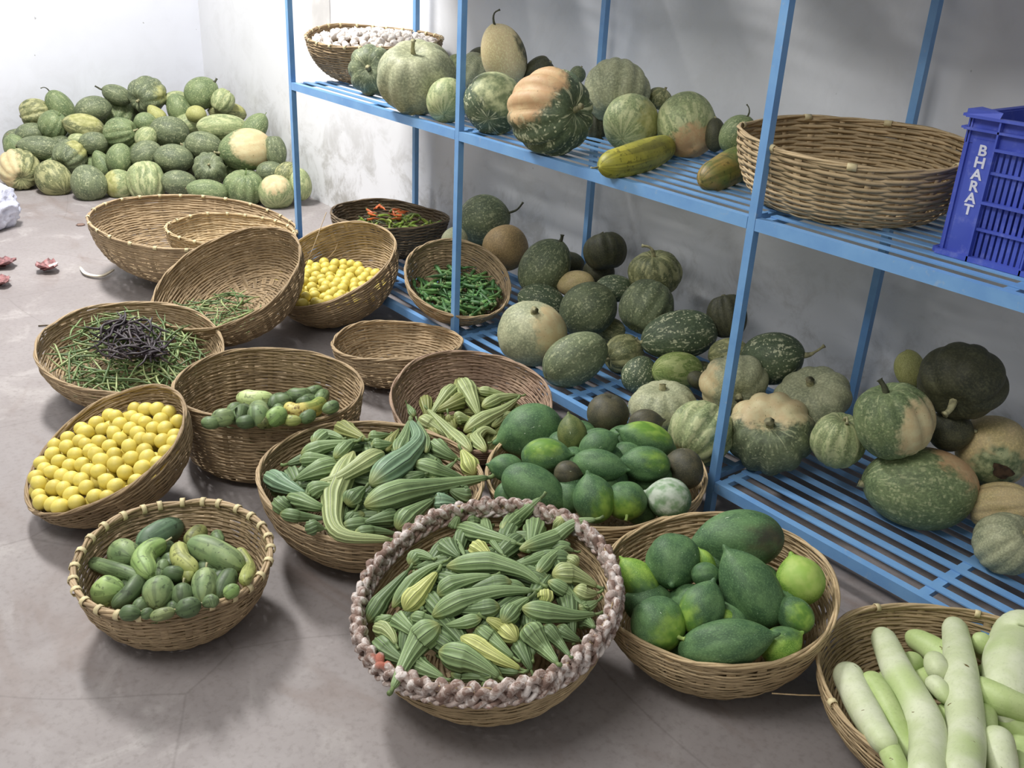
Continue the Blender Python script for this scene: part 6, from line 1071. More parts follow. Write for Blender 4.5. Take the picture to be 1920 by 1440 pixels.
# ------------------------------------------------------------------ produce meshes
def stem_mesh(pts, r0, r1, n=7):
    b = MB(); P = [Vector(p) for p in pts]; m = len(P); out = []
    for i in range(9):
        s = i/8*(m-1); k = min(int(s), m-2); w = s-k
        p0 = P[max(0, k-1)]; p1 = P[k]; p2 = P[k+1]; p3 = P[min(m-1, k+2)]
        out.append(.5*((2*p1)+(-p0+p2)*w+(2*p0-5*p1+4*p2-p3)*w*w+(-p0+3*p1-3*p2+p3)*w**3))
    b.tube(out, lambda s: r0+(r1-r0)*min(1, s*1.6)+(.25*r0 if s > .95 else 0), n)
    return b.mesh('stem')
STEMS = {  # in units of b (radius); z along the axis
 'stub': ([(0,0,-.1),(0,0,.12),(.02,0,.2)], .12, .10, 'stem'), 'pale': ([(0,0,-.1),(.03,0,.15),(.12,.02,.34)], .10, .06, 'stem'),
 'thin': ([(0,0,-.1),(0,0,.15),(.08,.03,.36)], .07, .035, 'stemg'), 'hook': ([(0,0,-.1),(.02,0,.3),(.15,.1,.55),(.42,.15,.6)], .07, .035, 'stemd'),
 'hookd': ([(0,0,-.1),(0,0,.3),(.1,.05,.55),(.3,.05,.8)], .06, .04, 'stemd'), 'hookp': ([(0,0,-.15),(0,0,.25),(-.05,.1,.5),(-.25,.15,.85)], .16, .05, 'stem'),
 'long': ([(0,0,-.1),(0,0,.3),(.06,.02,.6),(.1,.02,.85)], .12, .09, 'stemd'), 'dark': ([(0,0,-.1),(.02,0,.15),(-.05,0,.36)], .12, .07, 'stemd'),
 'tall': ([(0,0,-.12),(0,0,.15),(-.06,0,.42)], .09, .05, 'stem'), 'arch': ([(0,0,-.1),(0,0,.25),(-.15,.05,.42),(-.42,.1,.45)], .1, .05, 'stem'),
 'archR': ([(0,0,-.1),(0,0,.15),(.2,.05,.3),(.5,.05,.22)], .08, .05, 'stem'), 'twin': ([(0,0,-.1),(0,0,.2),(-.08,0,.42)], .11, .07, 'stemd'),
 'paleL': ([(0,0,-.1),(0,0,.16),(.2,0,.3)], .12, .06, 'stem'), 'paleD': ([(0,0,-.1),(0,0,.3),(.05,.05,.52)], .12, .07, 'stem'),
 'pstem': ([(0,0,.1),(0,0,-.15),(.06,0,-.4)], .11, .08, 'stemy')}
M['stemy'] = plain('pale_green_stem', (150, 172, 96), .5, .1, 40)
def pumpkin_mesh(mesh, a, b, rnd):
    nt, npz = 60, 26; rib = {'rib': .115, 'oval': .02, 'smooth': .006, 'pear': .018, 'pum': .012}[mesh]
    nr = rnd.choice((9, 10, 11, 12)); vs = []; ph = rnd.uniform(0, 6); p2 = rnd.uniform(0, 6); p3 = rnd.uniform(0, 6)
    for i in range(npz+1):
        f = PI*i/npz; s = abs(math.sin(f)); z = math.cos(f)
        e = .92 if mesh == 'rib' else 1.0
        rr = s**e
        zz = z
        if mesh == 'rib': zz = z*(1-.22*math.exp(-(s/.33)**2))
        if mesh == 'pum': zz = z*(1-.15*math.exp(-(s/.2)**2))
        if mesh == 'oval': rr = s**.95*(1-.06*z)
        if mesh == 'pear': rr = s**.95*(1-.2*z-.10*math.sin(2.2*z))
        for k in range(nt):
            th = 2*PI*k/nt
            m = 1 - rib*(1-abs(math.sin(nr*th/2+ph))**.7)*(.35+.65*s if mesh != 'rib' else 1)
            m *= 1+.022*math.sin(2*th+p2+z)+.018*math.sin(3*th+p3-2*z)
            z3 = zz*(1+.03*math.sin(th+p2))
            vs.append((rr*m*b*math.cos(th), rr*m*b*math.sin(th), z3*a))
    fs = []
    for i in range(npz):
        for k in range(nt):
            l = (k+1) % nt; fs.append((i*nt+k, i*nt+l, (i+1)*nt+l, (i+1)*nt+k))
    me = bpy.data.meshes.new('pumpkin'); me.from_pydata(vs, [], fs); me.update()
    bm = bmesh.new(); bm.from_mesh(me); bmesh.ops.remove_doubles(bm, verts=bm.verts, dist=1e-5); bmesh.ops.recalc_face_normals(bm, faces=bm.faces)
    for f_ in bm.faces: f_.smooth = True
    bm.to_mesh(me); bm.free(); return me
def papaya_mesh(a, b, rnd):
    nt, nz = 50, 30; vs = []; ph = rnd.uniform(0, 6)
    for i in range(nz+1):
        t = .5-.5*math.cos(PI*i/nz); z = -1+2*t
        # blunt stem end, belly at a third, drawn-out tip
        body = math.sqrt(max(0, 1-((t-.44)/.44)**2)) if t < .44 else max(0, 1-((t-.44)/.5)**2.1)**.78
        tip = .15*math.sqrt(max(0, 1-((t-.86)/.14)**2)) if t > .86 else (.15 if t > .7 else 0)
        r = (body**3+tip**3)**(1/3)
        if i == 0 or i == nz: r = 0
        for k in range(nt):
            th = 2*PI*k/nt
            m = 1-.06*(1-abs(math.sin(2.5*th+ph))**.8)
            vs.append((r*m*b*math.cos(th), r*m*b*math.sin(th), z*a))
    fs = []
    for i in range(nz):
        for k in range(nt):
            l = (k+1) % nt; fs.append((i*nt+k, i*nt+l, (i+1)*nt+l, (i+1)*nt+k))
    me = bpy.data.meshes.new('papaya'); me.from_pydata(vs, [], fs); me.update()
    bm = bmesh.new(); bm.from_mesh(me); bmesh.ops.remove_doubles(bm, verts=bm.verts, dist=1e-5); bmesh.ops.recalc_face_normals(bm, faces=bm.faces)
    for f_ in bm.faces: f_.smooth = True
    bm.to_mesh(me); bm.free(); return me
rnd = random.Random(11)
for it in D['ell']:
    X, ax, pd, a, b, col, patch, mesh, stem, lab, grp = it
    z = Vector(ax).normalized()
    x = Vector(pd) if pd else Vector((rnd.uniform(-1, 1), rnd.uniform(-1, 1), rnd.uniform(-1, 1)))
    cz = round(x.normalized().dot(z)*4)/4 if pd else 0.0
    if abs(x.normalized().dot(z)) > .98: x = x.normalized() + Vector((.3, .2, .4))
    # let the coloured side turn with the body: x is made square to the axis
    x = (x - z*x.dot(z)).normalized(); y = z.cross(x)
    rot = Matrix((x, y, z)).transposed().to_quaternion()
    pap = mesh == 'pap' or grp.startswith('papaya')
    me = papaya_mesh(a*1.05, b*1.14, rnd) if mesh == 'pap' else pumpkin_mesh(mesh, a*1.04, b*1.06, rnd)
    o = link('papaya' if pap else 'pumpkin', me, papaya_mat(col, patch, cz) if pap else pumpkin_mat(col, patch, cz), loc=X, rot=rot)
    tag(o, lab, 'papaya' if pap else 'pumpkin', grp)
    if mesh == 'rib' and not stem: stem = 'stub'
    if mesh in ('oval',) and not stem and rnd.random() < .5: stem = 'stub'
    if stem:
        pts, r0, r1, mt = STEMS[stem]
        q = b
        top = a*(.78 if mesh == 'rib' else .97)
        if stem == 'pstem': top = -a*.98
        so = link('stem', stem_mesh([(p[0]*q, p[1]*q, p[2]*q) for p in pts], r0*q, r1*q), M[mt], o, loc=(0, 0, top))
    if 'dark rotten hole' in lab:
        hb = MB(); d_ = (z*-.25 + x).normalized(); pl_ = []; c_ = Vector(pd).normalized().dot(z); p0_ = Vector((math.sqrt(max(0, 1-c_*c_)), 0, c_)).normalized()
        t1 = Vector((0, 1, 0)); t2 = p0_.cross(t1)
        for ring_, dep in ((1.0, .985), (.86, .93), (.5, .86), (0, .84)):
            for k in range(16):
                an = 2*PI*k/16; w = ring_*(1+.15*math.sin(3*an)+.1*math.sin(5*an))
                q_ = (p0_ + t1*(.30*w*math.cos(an)) + t2*(.2*w*math.sin(an))).normalized(); pl_.append((q_.x*b*1.08*(dep+.03), q_.y*b*1.08*(dep+.03), q_.z*a*1.08*(dep+.03)))
        hb.add(pl_, [(r_*16+k, r_*16+(k+1) % 16, (r_+1)*16+(k+1) % 16, (r_+1)*16+k) for r_ in range(3) for k in range(16)])
        hb.add([(v_[0]*1.012, v_[1]*1.012, v_[2]*1.012) for v_ in pl_[:16]], [tuple(range(16))])
        ho = link('rotten_hole', hb.mesh('rotten_hole'), plain('rotten_flesh', (58, 44, 32), .8, .3, 60), o); ho['label'] = 'dark rotten hole'
# ------------------------------------------------------------------ tube shaped vegetables
def crv(P, n):
    P = [Vector(p) for p in P]; m = len(P); E = [2*P[0]-P[1]] + P + [2*P[-1]-P[-2]]; out = []
    for i in range(n):
        u = i/(n-1)*(m-1); k = min(int(u), m-2); w = u-k; p0, p1, p2, p3 = E[k:k+4]
        out.append(.5*((2*p1)+(-p0+p2)*w+(2*p0-5*p1+4*p2-p3)*w*w+(-p0+3*p1-3*p2+p3)*w**3))
    return out
def veg_mesh(name, pts, R, kind, rnd=None, ns=26, seg=40):
    P = crv(pts, ns); Lp = [0]
    for i in range(1, ns): Lp.append(Lp[-1]+(P[i]-P[i-1]).length)
    ridge = kind == 'ridge_gourd'
    vs = []; uvs = []; prev = None
    def rad(s):
        if kind == 'ridge_gourd':
            r = .2+.8*min(1, s/.62)**.9
            if s > .80: r *= max(.16, math.cos((s-.80)/.2*PI/2)**.62)
            if s < .04: r *= .6+.4*s/.04
            return r
        if kind in ('bean',): return (.55+.45*math.sin(PI*s))*(.3 if s in (0, 1) else 1)
        if kind == 'okra':
            return max(.05, (1-s)**.75)*(.7+.3*min(1, s/.15))
        if kind == 'chili': return max(.06, (1-s**1.6))*(.75 if s < .04 else 1)
        r = (.74+.26*min(1, (1-s)/.5)) if kind == 'bottle_gourd' else .80+.20*math.sin(PI*s)
        if s > 1-cap: r *= max(0, 1-((s-1+cap)/cap)**2)**.5
        if s < cap: r *= max(0, 1-((cap-s)/cap)**2)**.5
        return r
    cap = .2; ss = [i/(ns-1) for i in range(ns)]
    if kind in ('cucumber', 'small_gourd', 'bottle_gourd'): ss = [.5-.5*math.cos(PI*i/(ns-1)) for i in range(ns)]
    if kind in ('cucumber', 'small_gourd', 'bottle_gourd'):
        d0 = (P[0]-P[1]).normalized(); d1 = (P[-1]-P[-2]).normalized(); ext = R*.7
        P = crv([P[0]+d0*ext] + P + [P[-1]+d1*ext], ns*3)
        cum = [0]
        for i in range(1, len(P)): cum.append(cum[-1]+(P[i]-P[i-1]).length)
        cap = min(.5, R*1.15/cum[-1]); Q_ = []
        for i in range(ns):
            tgt = ss[i]*cum[-1]; j = 1
            while j < len(cum)-1 and cum[j] < tgt: j += 1
            Q_.append(P[j-1].lerp(P[j], max(0, min(1, (tgt-cum[j-1])/max(1e-9, cum[j]-cum[j-1])))))
        P = Q_
    cen = sum(P, Vector())/ns
    for i in range(ns):
        t = (P[min(ns-1, i+1)]-P[max(0, i-1)])
        t = t.normalized() if t.length > 1e-9 else Vector((0, 0, 1))
        if prev is None:
            r = t.cross(Vector((0, 0, 1)))
            if r.length < .05: r = t.cross(Vector((1, 0, 0)))
        else: r = prev - t*prev.dot(t)
        r.normalize(); prev = r; u = r.cross(t); s = ss[i]; rr = R*rad(s)
        for k in range(seg+1):
            th = 2*PI*k/seg
            q = rr
            if ridge: q = rr*(.90+.16*abs(math.cos(5*th))**3.0)
            elif kind == 'okra': q = rr*(.94+.08*abs(math.cos(2.5*th))**2)
            else: q = rr*(1+.02*math.sin(3*th+7*s))
            vs.append(P[i]-cen + r*(math.cos(th)*q) + u*(math.sin(th)*q)); uvs.append((k/seg, s))
    fs = []; n1 = seg+1
    for i in range(ns-1):
        for k in range(seg): fs.append((i*n1+k, i*n1+k+1, (i+1)*n1+k+1, (i+1)*n1+k))
    fs.append(tuple(range(seg-1, -1, -1))); fs.append(tuple((ns-1)*n1+k for k in range(seg)))
    me = bpy.data.meshes.new(name); me.from_pydata([tuple(v) for v in vs], [], fs); me.update()
    uvl = me.uv_layers.new(name='UVMap')
    for lp in me.loops: uvl.data[lp.index].uv = uvs[lp.vertex_index]
    me.polygons.foreach_set('use_smooth', [True]*len(me.polygons)); fixn(me)
    d = (P[1]-P[0]).normalized()
    return me, cen, P[0]-cen, -d
for key, name, cat, grp, pre, rows in D['tub']:
    for pts, r, col, lab in rows:
        me, cen, p0, d0 = veg_mesh(name, pts, r*1.14, name)
        o = link(name, me, tube_mat(name, col), loc=cen); tag(o, lab, cat, grp)
        if name == 'ridge_gourd':
            b = MB(); b.tube([p0-d0*.004, p0+d0*.010, p0+d0*.018+Vector((0, 0, .004))], lambda s: r*.17*(1+.25*s), 7)
            link('stem', b.mesh('stem'), M['stemg'], o)
        elif name == 'cucumber' and r > .017:
            b = MB(); b.tube([p0+d0*r*.1, p0+d0*r*.5, p0+d0*(r*.8)+Vector((.004, 0, .004))], .0028, 6)
            link('stem', b.mesh('stem'), M['stem'], o)
# ------------------------------------------------------------------ lemons and garlic
def lemon_mesh(nip):
    vs = []; nt, nz = 24, 16
    for i in range(nz+1):
        f = PI*i/nz; s = abs(math.sin(f)); z = math.cos(f)
        z2 = z*(1.0 + nip*math.exp(-(s/.22)**2))
        for k in range(nt):
            th = 2*PI*k/nt; m = 1+.02*math.sin(2*th+z*2)
            vs.append((s*m*math.cos(th), s*m*math.sin(th), z2))
    fs = [(i*nt+k, i*nt+(k+1) % nt, (i+1)*nt+(k+1) % nt, (i+1)*nt+k) for i in range(nz) for k in range(nt)]
    me = bpy.data.meshes.new('lemon'); me.from_pydata(vs, [], fs); me.update()
    bm = bmesh.new(); bm.from_mesh(me); bmesh.ops.remove_doubles(bm, verts=bm.verts, dist=1e-4); bmesh.ops.recalc_face_normals(bm, faces=bm.faces)
    for f_ in bm.faces: f_.smooth = True
    bm.to_mesh(me); bm.free(); return me
lm = lemon_mat('lemon_skin', (216, 198, 92), (225, 210, 112), (200, 182, 86))
LMS = []
for nip in (.0, .06, .14, .03):
    me = lemon_mesh(nip); me.materials.append(lm); LMS.append(me)
for key, lab, grp in (('lf', 'yellow lemon in the tilted round basket at the front left, among many alike', 'lemons in the front left basket'),
                      ('lr', 'yellow lemon low in the tilted basket leaning at the rack end, among many alike', 'lemons in the basket by the rack')):
    for p in D[key]:
        o = bpy.data.objects.new('lemon', rnd.choice(LMS)); COL.objects.link(o); o.location = p
        r = rnd.uniform(.0195, .0226); o.scale = (r, r*rnd.uniform(.96, 1.03), r*rnd.uniform(.98, 1.12)); o.rotation_euler = [rnd.uniform(0, 6.28) for _ in range(3)]
        tag(o, lab, 'lemon', grp)
def garlic_mesh():
    vs = []; nt, nz = 30, 18
    for i in range(nz+1):
        t = i/nz
        r = math.sin(PI*min(1, t/.82)**.8)**.8 if t < .6 else None
        if r is None:
            w = (t-.6)/.4; r0 = math.sin(PI*(.6/.82)**.8)**.8; r = r0*(1-w)**1.6+.1*(1-w*.3)
        if i == 0: r = 0
        z = -.75+1.9*t
        for k in range(nt):
            th = 2*PI*k/nt; m = 1-.10*(1-abs(math.sin(3.5*th))**.6)*(1 if t < .7 else .3); vs.append((r*m*math.cos(th), r*m*math.sin(th), z))
    fs = [(i*nt+k, i*nt+(k+1) % nt, (i+1)*nt+(k+1) % nt, (i+1)*nt+k) for i in range(nz) for k in range(nt)]
    fs.append(tuple(nz*nt+k for k in range(nt)))
    me = bpy.data.meshes.new('garlic_bulb'); me.from_pydata(vs, [], fs); me.update(); me.polygons.foreach_set('use_smooth', [True]*len(me.polygons)); fixn(me); return me
N = NT('garlic_skin', .6, .3); o_ = N.rndvec(N.obj())
k_ = N.mix(N.ramp(N.noise(N.vmul(o_, (3, 3, .6)), 3, 3, .6), .4, .7), (236, 230, 222), (206, 192, 186)); N.col(k_)
gm = garlic_mesh(); gm.materials.append(N.m)
for p in D['ga']:
    o = bpy.data.objects.new('garlic_bulb', gm); COL.objects.link(o); o.location = p; r = rnd.uniform(.017, .022); o.scale = (r, r, r)
    o.rotation_euler = (rnd.uniform(-1.3, 1.3), rnd.uniform(-1.3, 1.3), rnd.uniform(0, 6.28))
    tag(o, 'white garlic bulb heaped in the dark basket on the upper shelf, among many alike', 'garlic', 'garlic bulbs in the shelf basket')
# ------------------------------------------------------------------ thin things lying in baskets
def variants(name, kind, n, L, R, curve, mat, ns=10, seg=8, stem=None):
    out = []
    for i in range(n):
        l = L*rnd.uniform(.8, 1.15); c = curve*rnd.uniform(.2, 1.2)*rnd.choice((-1, 1)); d = rnd.uniform(-.3, .3)
        pts = [(l*(t-.5), c*l*(4*(t-.5)**2-.4)+d*c*l*math.sin(6*t), rnd.uniform(-.004, .004)) for t in (0, .2, .4, .6, .8, 1)]
        me, cen, p0, d0 = veg_mesh(name, pts, R*rnd.uniform(.85, 1.15), kind, ns=ns, seg=seg); me.materials.append(mat)
        st = None
        if stem:
            b = MB(); b.tube([p0-d0*.002, p0+d0*.003, p0+d0*.009], lambda s: (R*1.02 if s < .3 else R*.35), 7); st = b.mesh('cap'); st.materials.append(stem)
        out.append((me, st))
    return out
def scatter(key, name, cat, lab, grp, vars_, n, c0, dome, sx, sy, reg, th, rmax=.8, seed=1, base=None, tilt=.12, turn=None, partname='cap'):
    c, R, u, v, nn, H, bb = bframe(D['bas'][key]); rr = random.Random(seed); made = 0; placed = []
    for tries in range(n*60):
        if made >= n: break
        a = rr.uniform(0, 2*PI); q = R*rmax*math.sqrt(rr.random()); x, y = q*math.cos(a), q*math.sin(a)
        if not reg(x/R, y/R): continue
        layer = made/n
        h = c0 + dome*(1-(q/R)**2) + sx*x + sy*y - th*(1-layer)
        me, st = rr.choice(vars_)
        # keep the ends inside the bowl
        ang = rr.uniform(0, PI*2) if turn is None else turn + rr.uniform(-.7, .7)
        N_ = Vector((-sx, -sy, 1)).normalized(); q_ = Quaternion((0, 0, 1), ang)
        rotl = Vector((0, 0, 1)).rotation_difference(N_) @ q_ @ Euler((rr.uniform(-3.1, 3.1), rr.uniform(-tilt, tilt), 0)).to_quaternion()
        bad = False
        for vx in (me.vertices[0].co, me.vertices[len(me.vertices)-1].co, me.vertices[len(me.vertices)//2].co):
            w = rotl @ Vector(vx) + Vector((x, y, h)); rho = math.hypot(w.x, w.y)
            if rho > R*.93: bad = True
            s = max(0, (rho/R-bb)/(1-bb)); t = 1-(1-min(1, s)**1.8)**(1/1.8); 
            if w.z < -H*(1-t)+.006: bad = True
        if bad: continue
        basis = Matrix((u, v, nn)).transposed().to_quaternion()
        o = bpy.data.objects.new(name, me); COL.objects.link(o); o.location = c + u*x + v*y + nn*h
        o.rotation_mode = 'QUATERNION'; o.rotation_quaternion = basis @ rotl; tag(o, lab, cat, grp); made += 1
        if st:
            s_ = bpy.data.objects.new(partname, st); COL.objects.link(s_); s_.parent = o
    return made
okm = plain('okra_skin', (66, 104, 58), .5, .2, 40); okm2 = plain('okra_skin_light', (98, 136, 76), .5, .15, 40)
v1 = variants('okra_pod', 'okra', 5, .10, .0098, .06, okm, stem=M['stemg']) + variants('okra_pod', 'okra', 2, .10, .0092, .1, okm2, stem=M['stemg'])
scatter('okra', 'okra_pod', 'okra', 'dark green okra pod in the tilted basket on the lower shelf, among many alike', 'okra pods in the shelf basket', v1, 165, -.03, .0, .24, 0, lambda x, y: x > -.5, .045, .88, 5)
bg = [plain('bean_skin', c, .5, .15, 30) for c in ((84, 106, 62), (106, 126, 78), (146, 158, 108))]
bp = [plain('purple_bean_skin', c, .5, .15, 30) for c in ((52, 44, 50), (66, 58, 60))]
vb = sum([variants('long_bean', 'bean', 4, .15, .0035, .16, m) for m in bg], []); vp = sum([variants('purple_bean', 'bean', 4, .14, .0044, .28, m) for m in bp], [])
scatter('bean', 'long_bean', 'bean', 'thin green long bean in the round basket left of the deep one, among many alike', 'green beans in the left basket', vb, 290, -.03, .015, -.12, -.02, lambda x, y: x > -.95, .045, .82, 8)
scatter('bean', 'purple_bean', 'bean', 'dark purple long bean tangled on top of the green ones in the left basket', 'purple beans in the left basket', vp, 60, -.005, .028, -.12, -.02, lambda x, y: (x+.05)**2+(y+.0)**2 < .13, .012, .5, 9, tilt=.22)
scatter('beanT', 'long_bean', 'bean', 'green long bean at the low side of the steeply tilted basket, among many alike', 'green beans in the steeply tilted basket', vb, 75, -.125, .0, 0, -.36, lambda x, y: -.7 < y < .05 and abs(x-.1) < .5, .03, .9, 10)
ch = [plain('chili_green', (124, 150, 58), .4, .15, 30), plain('chili_lime', (150, 168, 76), .4, .12, 30)]
co_ = plain('chili_orange', (206, 104, 52), .35, .12, 30); cd = plain('chili_dark', (64, 72, 44), .5, .15, 30)
vg = variants('green_chili', 'chili', 3, .085, .0068, .25, ch[0], stem=M['stemg']) + variants('green_chili', 'chili', 3, .08, .0065, .35, ch[1], stem=M['stemg'])
vo_ = variants('orange_chili', 'chili', 4, .085, .008, .06, co_, stem=M['stemg'])
vd = variants('dark_chili', 'chili', 3, .09, .006, .25, cd, stem=M['stemd'])
scatter('chili', 'dark_chili', 'chili', 'dark withered chili deep in the dark basket at the rack end', 'dark chilies in the rack end basket', vd, 30, -.06, .01, 0, 0, lambda x, y: True, .03, .8, 14)
scatter('chili', 'green_chili', 'chili', 'green chili in the dark basket on the lower shelf at the rack end', 'green chilies in the rack end basket', vg, 48, -.028, .02, 0, 0, lambda x, y: x > -.25, .03, .72, 15)
scatter('chili', 'orange_chili', 'chili', 'orange chili among green ones in the dark basket at the rack end', 'orange chilies in the rack end basket', vo_, 14, -.01, .02, 0, 0, lambda x, y: -.6 < x < .35 and y < .35, .006, .62, 16)
# ------------------------------------------------------------------ crate on the upper shelf
N = NT('blue_plastic', .45, .4); v_ = N.obj()
k_ = N.mix(N.ramp(N.noise(v_, 6, 3, .5), .35, .7), (66, 82, 176), (80, 98, 190)); k_ = N.mix(N.math('MULTIPLY', N.ramp(N.noise(v_, 30, 5, .7), .5, .75), .45), k_, (140, 148, 206))
N.col(k_); M['crate'] = N.m
CX, CY, CZ, CW, CD_, CH = 3.035, .135, Z2+.001, .52, .36, .315
crate = link('plastic_crate', None, loc=(CX, CY, CZ)); tag(crate, 'blue slotted plastic crate with white lettering beside the wide basket on the upper shelf', 'crate')
def side(b, L, flip, lettered=False):
    # local: x along the side 0..L, y outwards (negative), z up ; returns boxes
    def bx(x0, x1, y0, y1, z0, z1):
        if flip == 0: b.box(x0, x1, -y1, -y0, z0, z1)
        elif flip == 1: b.box(x0, x1, CD_+y0, CD_+y1, z0, z1)
        elif flip == 2: b.box(-y1, -y0, x0, x1, z0, z1)
        else: b.box(CW+y0, CW+y1, x0, x1, z0, z1)
    px = [0.0, .078] if lettered else [0, .045]
    bx(px[0]+.022, px[1], -.006, .0, 0, CH-.05); bx(0, .022, -.012, -.006, 0, CH); bx(L-px[1], L, -.006, 0, 0, CH-.05)
    bx(0, L, -.004, .014, CH-.006, CH); bx(0, L, -.004, .012, CH-.032, CH-.027); bx(0, L, -.008, -.004, CH-.06, CH-.004)
    bx(0, L, -.004, .012, 0, .012)
    zs = [.012, .075, .135, .200, .250]
    for i, z in enumerate(zs[1:]): bx(px[1], L-px[1], -.004, .013 if i in (1, 3) else .006, z-.003, z+.003)
    xs = [px[1]] + [px[1]+(L-2*px[1])*k/3 for k in (1, 2)] + [L-px[1]]
    for x in xs: bx(x-.002, x+.002, -.004, .012, 0, CH-.004)
    for j in range(3):
        x0, x1 = xs[j], xs[j+1]; n = 9
        for i in range(4):
            for k in range(n+1):
                xc = x0+(x1-x0)*k/n; bx(max(x0, xc-.0042), min(x1, xc+.0042), -.005, -.002, zs[i], zs[i+1])
        bx(x0, x1, -.005, -.002, .250, CH-.03)
for nm, L_, fl in (('front_panel', CW, 0), ('rear_panel', CW, 1), ('side_panel', CD_, 2), ('side_panel', CD_, 3)):
    b = MB(); side(b, L_, fl, fl == 0); link(nm, b.mesh(nm, False), M['crate'], crate)
b = MB(); b.box(.004, CW-.004, .004, CD_-.004, .002, .008); link('bottom_panel', b.mesh('bottom_panel', False), M['crate'], crate)
b = MB(); b.add([(.0, -.012, CH), (.075, -.012, CH), (0, .05, CH), (.0, -.012, CH+.012), (.075, -.004, CH+.012), (.045, .012, CH+.014), (0, .05, CH+.012)], [(0,1,2),(3,6,5,4),(0,3,4,1),(0,2,6,3),(1,4,5,6,2)]); link('corner_lug', b.mesh('corner_lug', False), M['crate'], crate)
wm = plain('white_print', (206, 208, 222), .6, .05)
for i, chh in enumerate('BHARAT'):
    cu = bpy.data.curves.new('letter', 'FONT'); cu.body = chh; cu.size = .032; cu.extrude = .0004; cu.offset = .0009; cu.align_x = 'CENTER'; cu.space_character = 1
    cu.materials.append(wm)
    tmp = bpy.data.objects.new('letter', cu); me = bpy.data.meshes.new_from_object(tmp); bpy.data.objects.remove(tmp)
    o = bpy.data.objects.new('letter', me); COL.objects.link(o); o.parent = crate; o.location = (.049, -.0008, .232-i*.0262); o.rotation_euler = (PI/2, 0, 0); o.scale = (1.1, 1, 1)
# ------------------------------------------------------------------ floor bits
def lump(name, c, r, mat, seed, sub=4, amp=.25, sc_=(1, 1, 1), freq=3):
    from mathutils import noise
    bm = bmesh.new(); bmesh.ops.create_icosphere(bm, subdivisions=sub, radius=1)
    for v in bm.verts:
        n = v.co.normalized(); d = 1 + amp*noise.noise(n*freq+Vector((seed, 0, 0))) + amp*.5*noise.noise(n*freq*2.7+Vector((0, seed, 0)))+amp*.25*noise.noise(n*freq*6+Vector((0, seed, 3)))
        v.co = Vector((n.x*sc_[0], n.y*sc_[1], n.z*sc_[2]))*d*r
    me = bpy.data.meshes.new(name); bm.to_mesh(me); bm.free(); me.polygons.foreach_set('use_smooth', [True]*len(me.polygons))
    return link(name, me, mat, loc=c)
N = NT('white_plastic_sack', .35, .5); v_ = N.obj(); N.col(N.mix(N.ramp(N.noise(v_, 9, 4, .6), .4, .7), (208, 210, 226), (178, 180, 200))); N.bump(N.noise(v_, 14, 4, .6, 1.5), .5, .02)
o = lump('plastic_sack', D['sack'], .17, N.m, 3, 5, .22, (1, 1.15, .85), 2); tag(o, 'crumpled white plastic sack on the floor at the left edge before the pumpkin heap', 'sack')
pm = plain('onion_skin', (132, 92, 92), .5, .2, 60); pw = plain('onion_skin_pale', (214, 196, 192), .5, .1, 60)
def petal(seed, s, cup=.5):
    rr = random.Random(seed); vs = []; n = 7
    for i in range(n):
        t = i/(n-1); w = math.sin(PI*(.12+.8*t))*.5
        for k in (-1, -.5, 0, .5, 1): vs.append((k*w*s+rr.uniform(-.04, .04)*s, (t-.2)*s, cup*s*(t*t*.7+k*k*.25)+rr.uniform(0, .05)*s))
    fs = [(i*5+k, i*5+k+1, (i+1)*5+k+1, (i+1)*5+k) for i in range(n-1) for k in range(4)]
    return vs, fs
def peel(loc, seed, s, label, k=5, pale=1):
    root = link('onion_peel', None, loc=loc); tag(root, label, 'onion peel'); rr = random.Random(seed)
    for i in range(k):
        vs, fs = petal(seed+i, s*rr.uniform(.7, 1.1), rr.uniform(.2, .7)); b = MB(); a = 2*PI*i/k+rr.uniform(-.4, .4)
        R_ = Matrix.Rotation(a, 3, 'Z'); b.add([R_ @ Vector(v) + Vector((0, 0, .003)) for v in vs], fs)
        q = link('petal', b.mesh('petal'), pw if i < pale else pm, root); sm = q.modifiers.new('thickness', 'SOLIDIFY'); sm.thickness = .0006
for p, sd, s, lb, k, pl in D['peels']: peel(p, sd, s, lb, k, pl)
b = MB(); pts = crv([Vector(p) for p in D['husk']], 16); cen = Vector(D['husk'][1])
vs = []
for i, p in enumerate(pts):
    t = (pts[min(15, i+1)]-pts[max(0, i-1)]).normalized(); sdir = Vector((-t.y, t.x, 0)); w = .010*math.sin(PI*(.12+.76*i/15))
    for k, zz in ((-1, .012), (-.4, .003), (.4, .003), (1, .012)): vs.append(p-cen+sdir*(k*w)+Vector((0, 0, zz)))
b.add(vs, [(i*4+k, i*4+k+1, (i+1)*4+k+1, (i+1)*4+k) for i in range(15) for k in range(3)])
o = link('curved_husk', b.mesh('curved_husk'), plain('pale_husk', (226, 218, 200), .4, .05), loc=cen); o.modifiers.new('thickness', 'SOLIDIFY').thickness = .0015
tag(o, 'pale curved husk on the floor under the left side of the largest basket', 'husk')
for pts, r, nm, lb, ct in D['sticks']:
    P_ = crv([Vector(p) for p in pts], 8); cen = sum(P_, Vector())/8; b = MB(); b.tube([p-cen for p in P_], r, 6, tone=1.0)
    o = link(nm, b.mesh(nm), M['twig'] if 'dark' in lb or 'thin' in lb else M['bind'], loc=cen); tag(o, lb, ct)
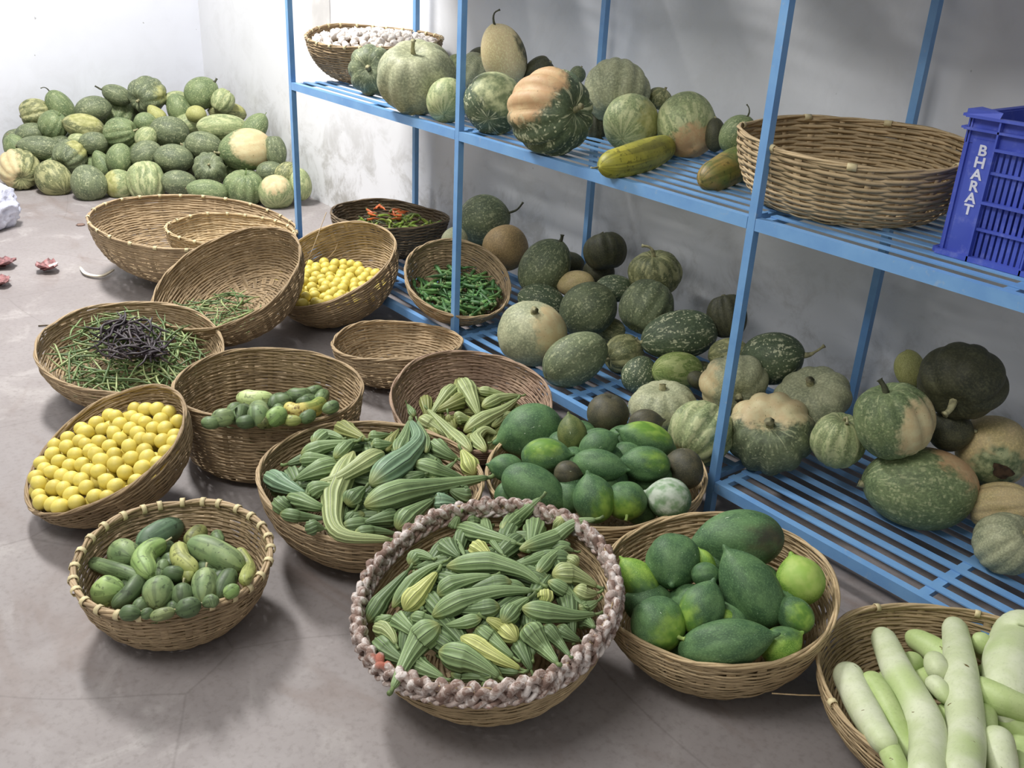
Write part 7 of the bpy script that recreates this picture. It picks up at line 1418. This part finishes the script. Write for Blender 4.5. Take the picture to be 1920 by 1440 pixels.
o = lump('dry_leaf', D['leaf'], .022, plain('dead_leaf', (120, 98, 88), .8), 5, 3, .3, (1, 1, .22)); tag(o, 'small brown dry scrap on the floor left of the largest basket', 'leaf')
# ------------------------------------------------------------------ lights
def area(name, loc, target, sx, sy, e, col):
    l = bpy.data.lights.new(name, 'AREA'); l.shape = 'RECTANGLE'; l.size = sx; l.size_y = sy; l.energy = e; l.color = col
    o = bpy.data.objects.new(name, l); COL.objects.link(o); o.location = loc
    o.rotation_mode = 'QUATERNION'; o.rotation_quaternion = (Vector(target)-Vector(loc)).to_track_quat('-Z', 'Y'); return o
area('ceiling_tube_lamp', (-.55, -1.0, 3.4), (-.5, -.75, 0), 1.3, .4, 182, (1, .985, .96))
area('front_fill', (2.7, -2.7, 3.3), (2.5, -1.5, 0), 1.8, .8, 58, (1, .98, .95))  # added fill light, no known source, brightens the front floor and baskets
w = bpy.data.worlds.new('world'); sc.world = w; w.use_nodes = True
w.node_tree.nodes['Background'].inputs[0].default_value = (1.0, .985, .95, 1); w.node_tree.nodes['Background'].inputs[1].default_value = 0.345
# ------------------------------------------------------------------ camera
cam = bpy.data.cameras.new('camera'); co = bpy.data.objects.new('camera', cam); COL.objects.link(co)
F_, YAW, PITCH, ROLL = (1800.551869, 2.454822, -0.428841, 0.052252)
f = Vector((math.cos(PITCH)*math.cos(YAW), math.cos(PITCH)*math.sin(YAW), math.sin(PITCH)))
rt = f.cross(Vector((0, 0, 1))).normalized(); up = rt.cross(f)
r2 = math.cos(ROLL)*rt + math.sin(ROLL)*up; u2 = -math.sin(ROLL)*rt + math.cos(ROLL)*up
co.matrix_world = Matrix.Translation(((4.11127, -2.00818, 1.5))) @ Matrix((r2, u2, -f)).transposed().to_4x4()
cam.sensor_fit = 'HORIZONTAL'; cam.sensor_width = 36; cam.lens = 36*F_/1920; cam.clip_start = .05
sc.camera = co
sc.view_settings.view_transform = 'Standard'; sc.view_settings.look = 'None'; sc.view_settings.gamma = 1; sc.view_settings.use_curve_mapping = False
sc.view_settings.exposure = 0.24
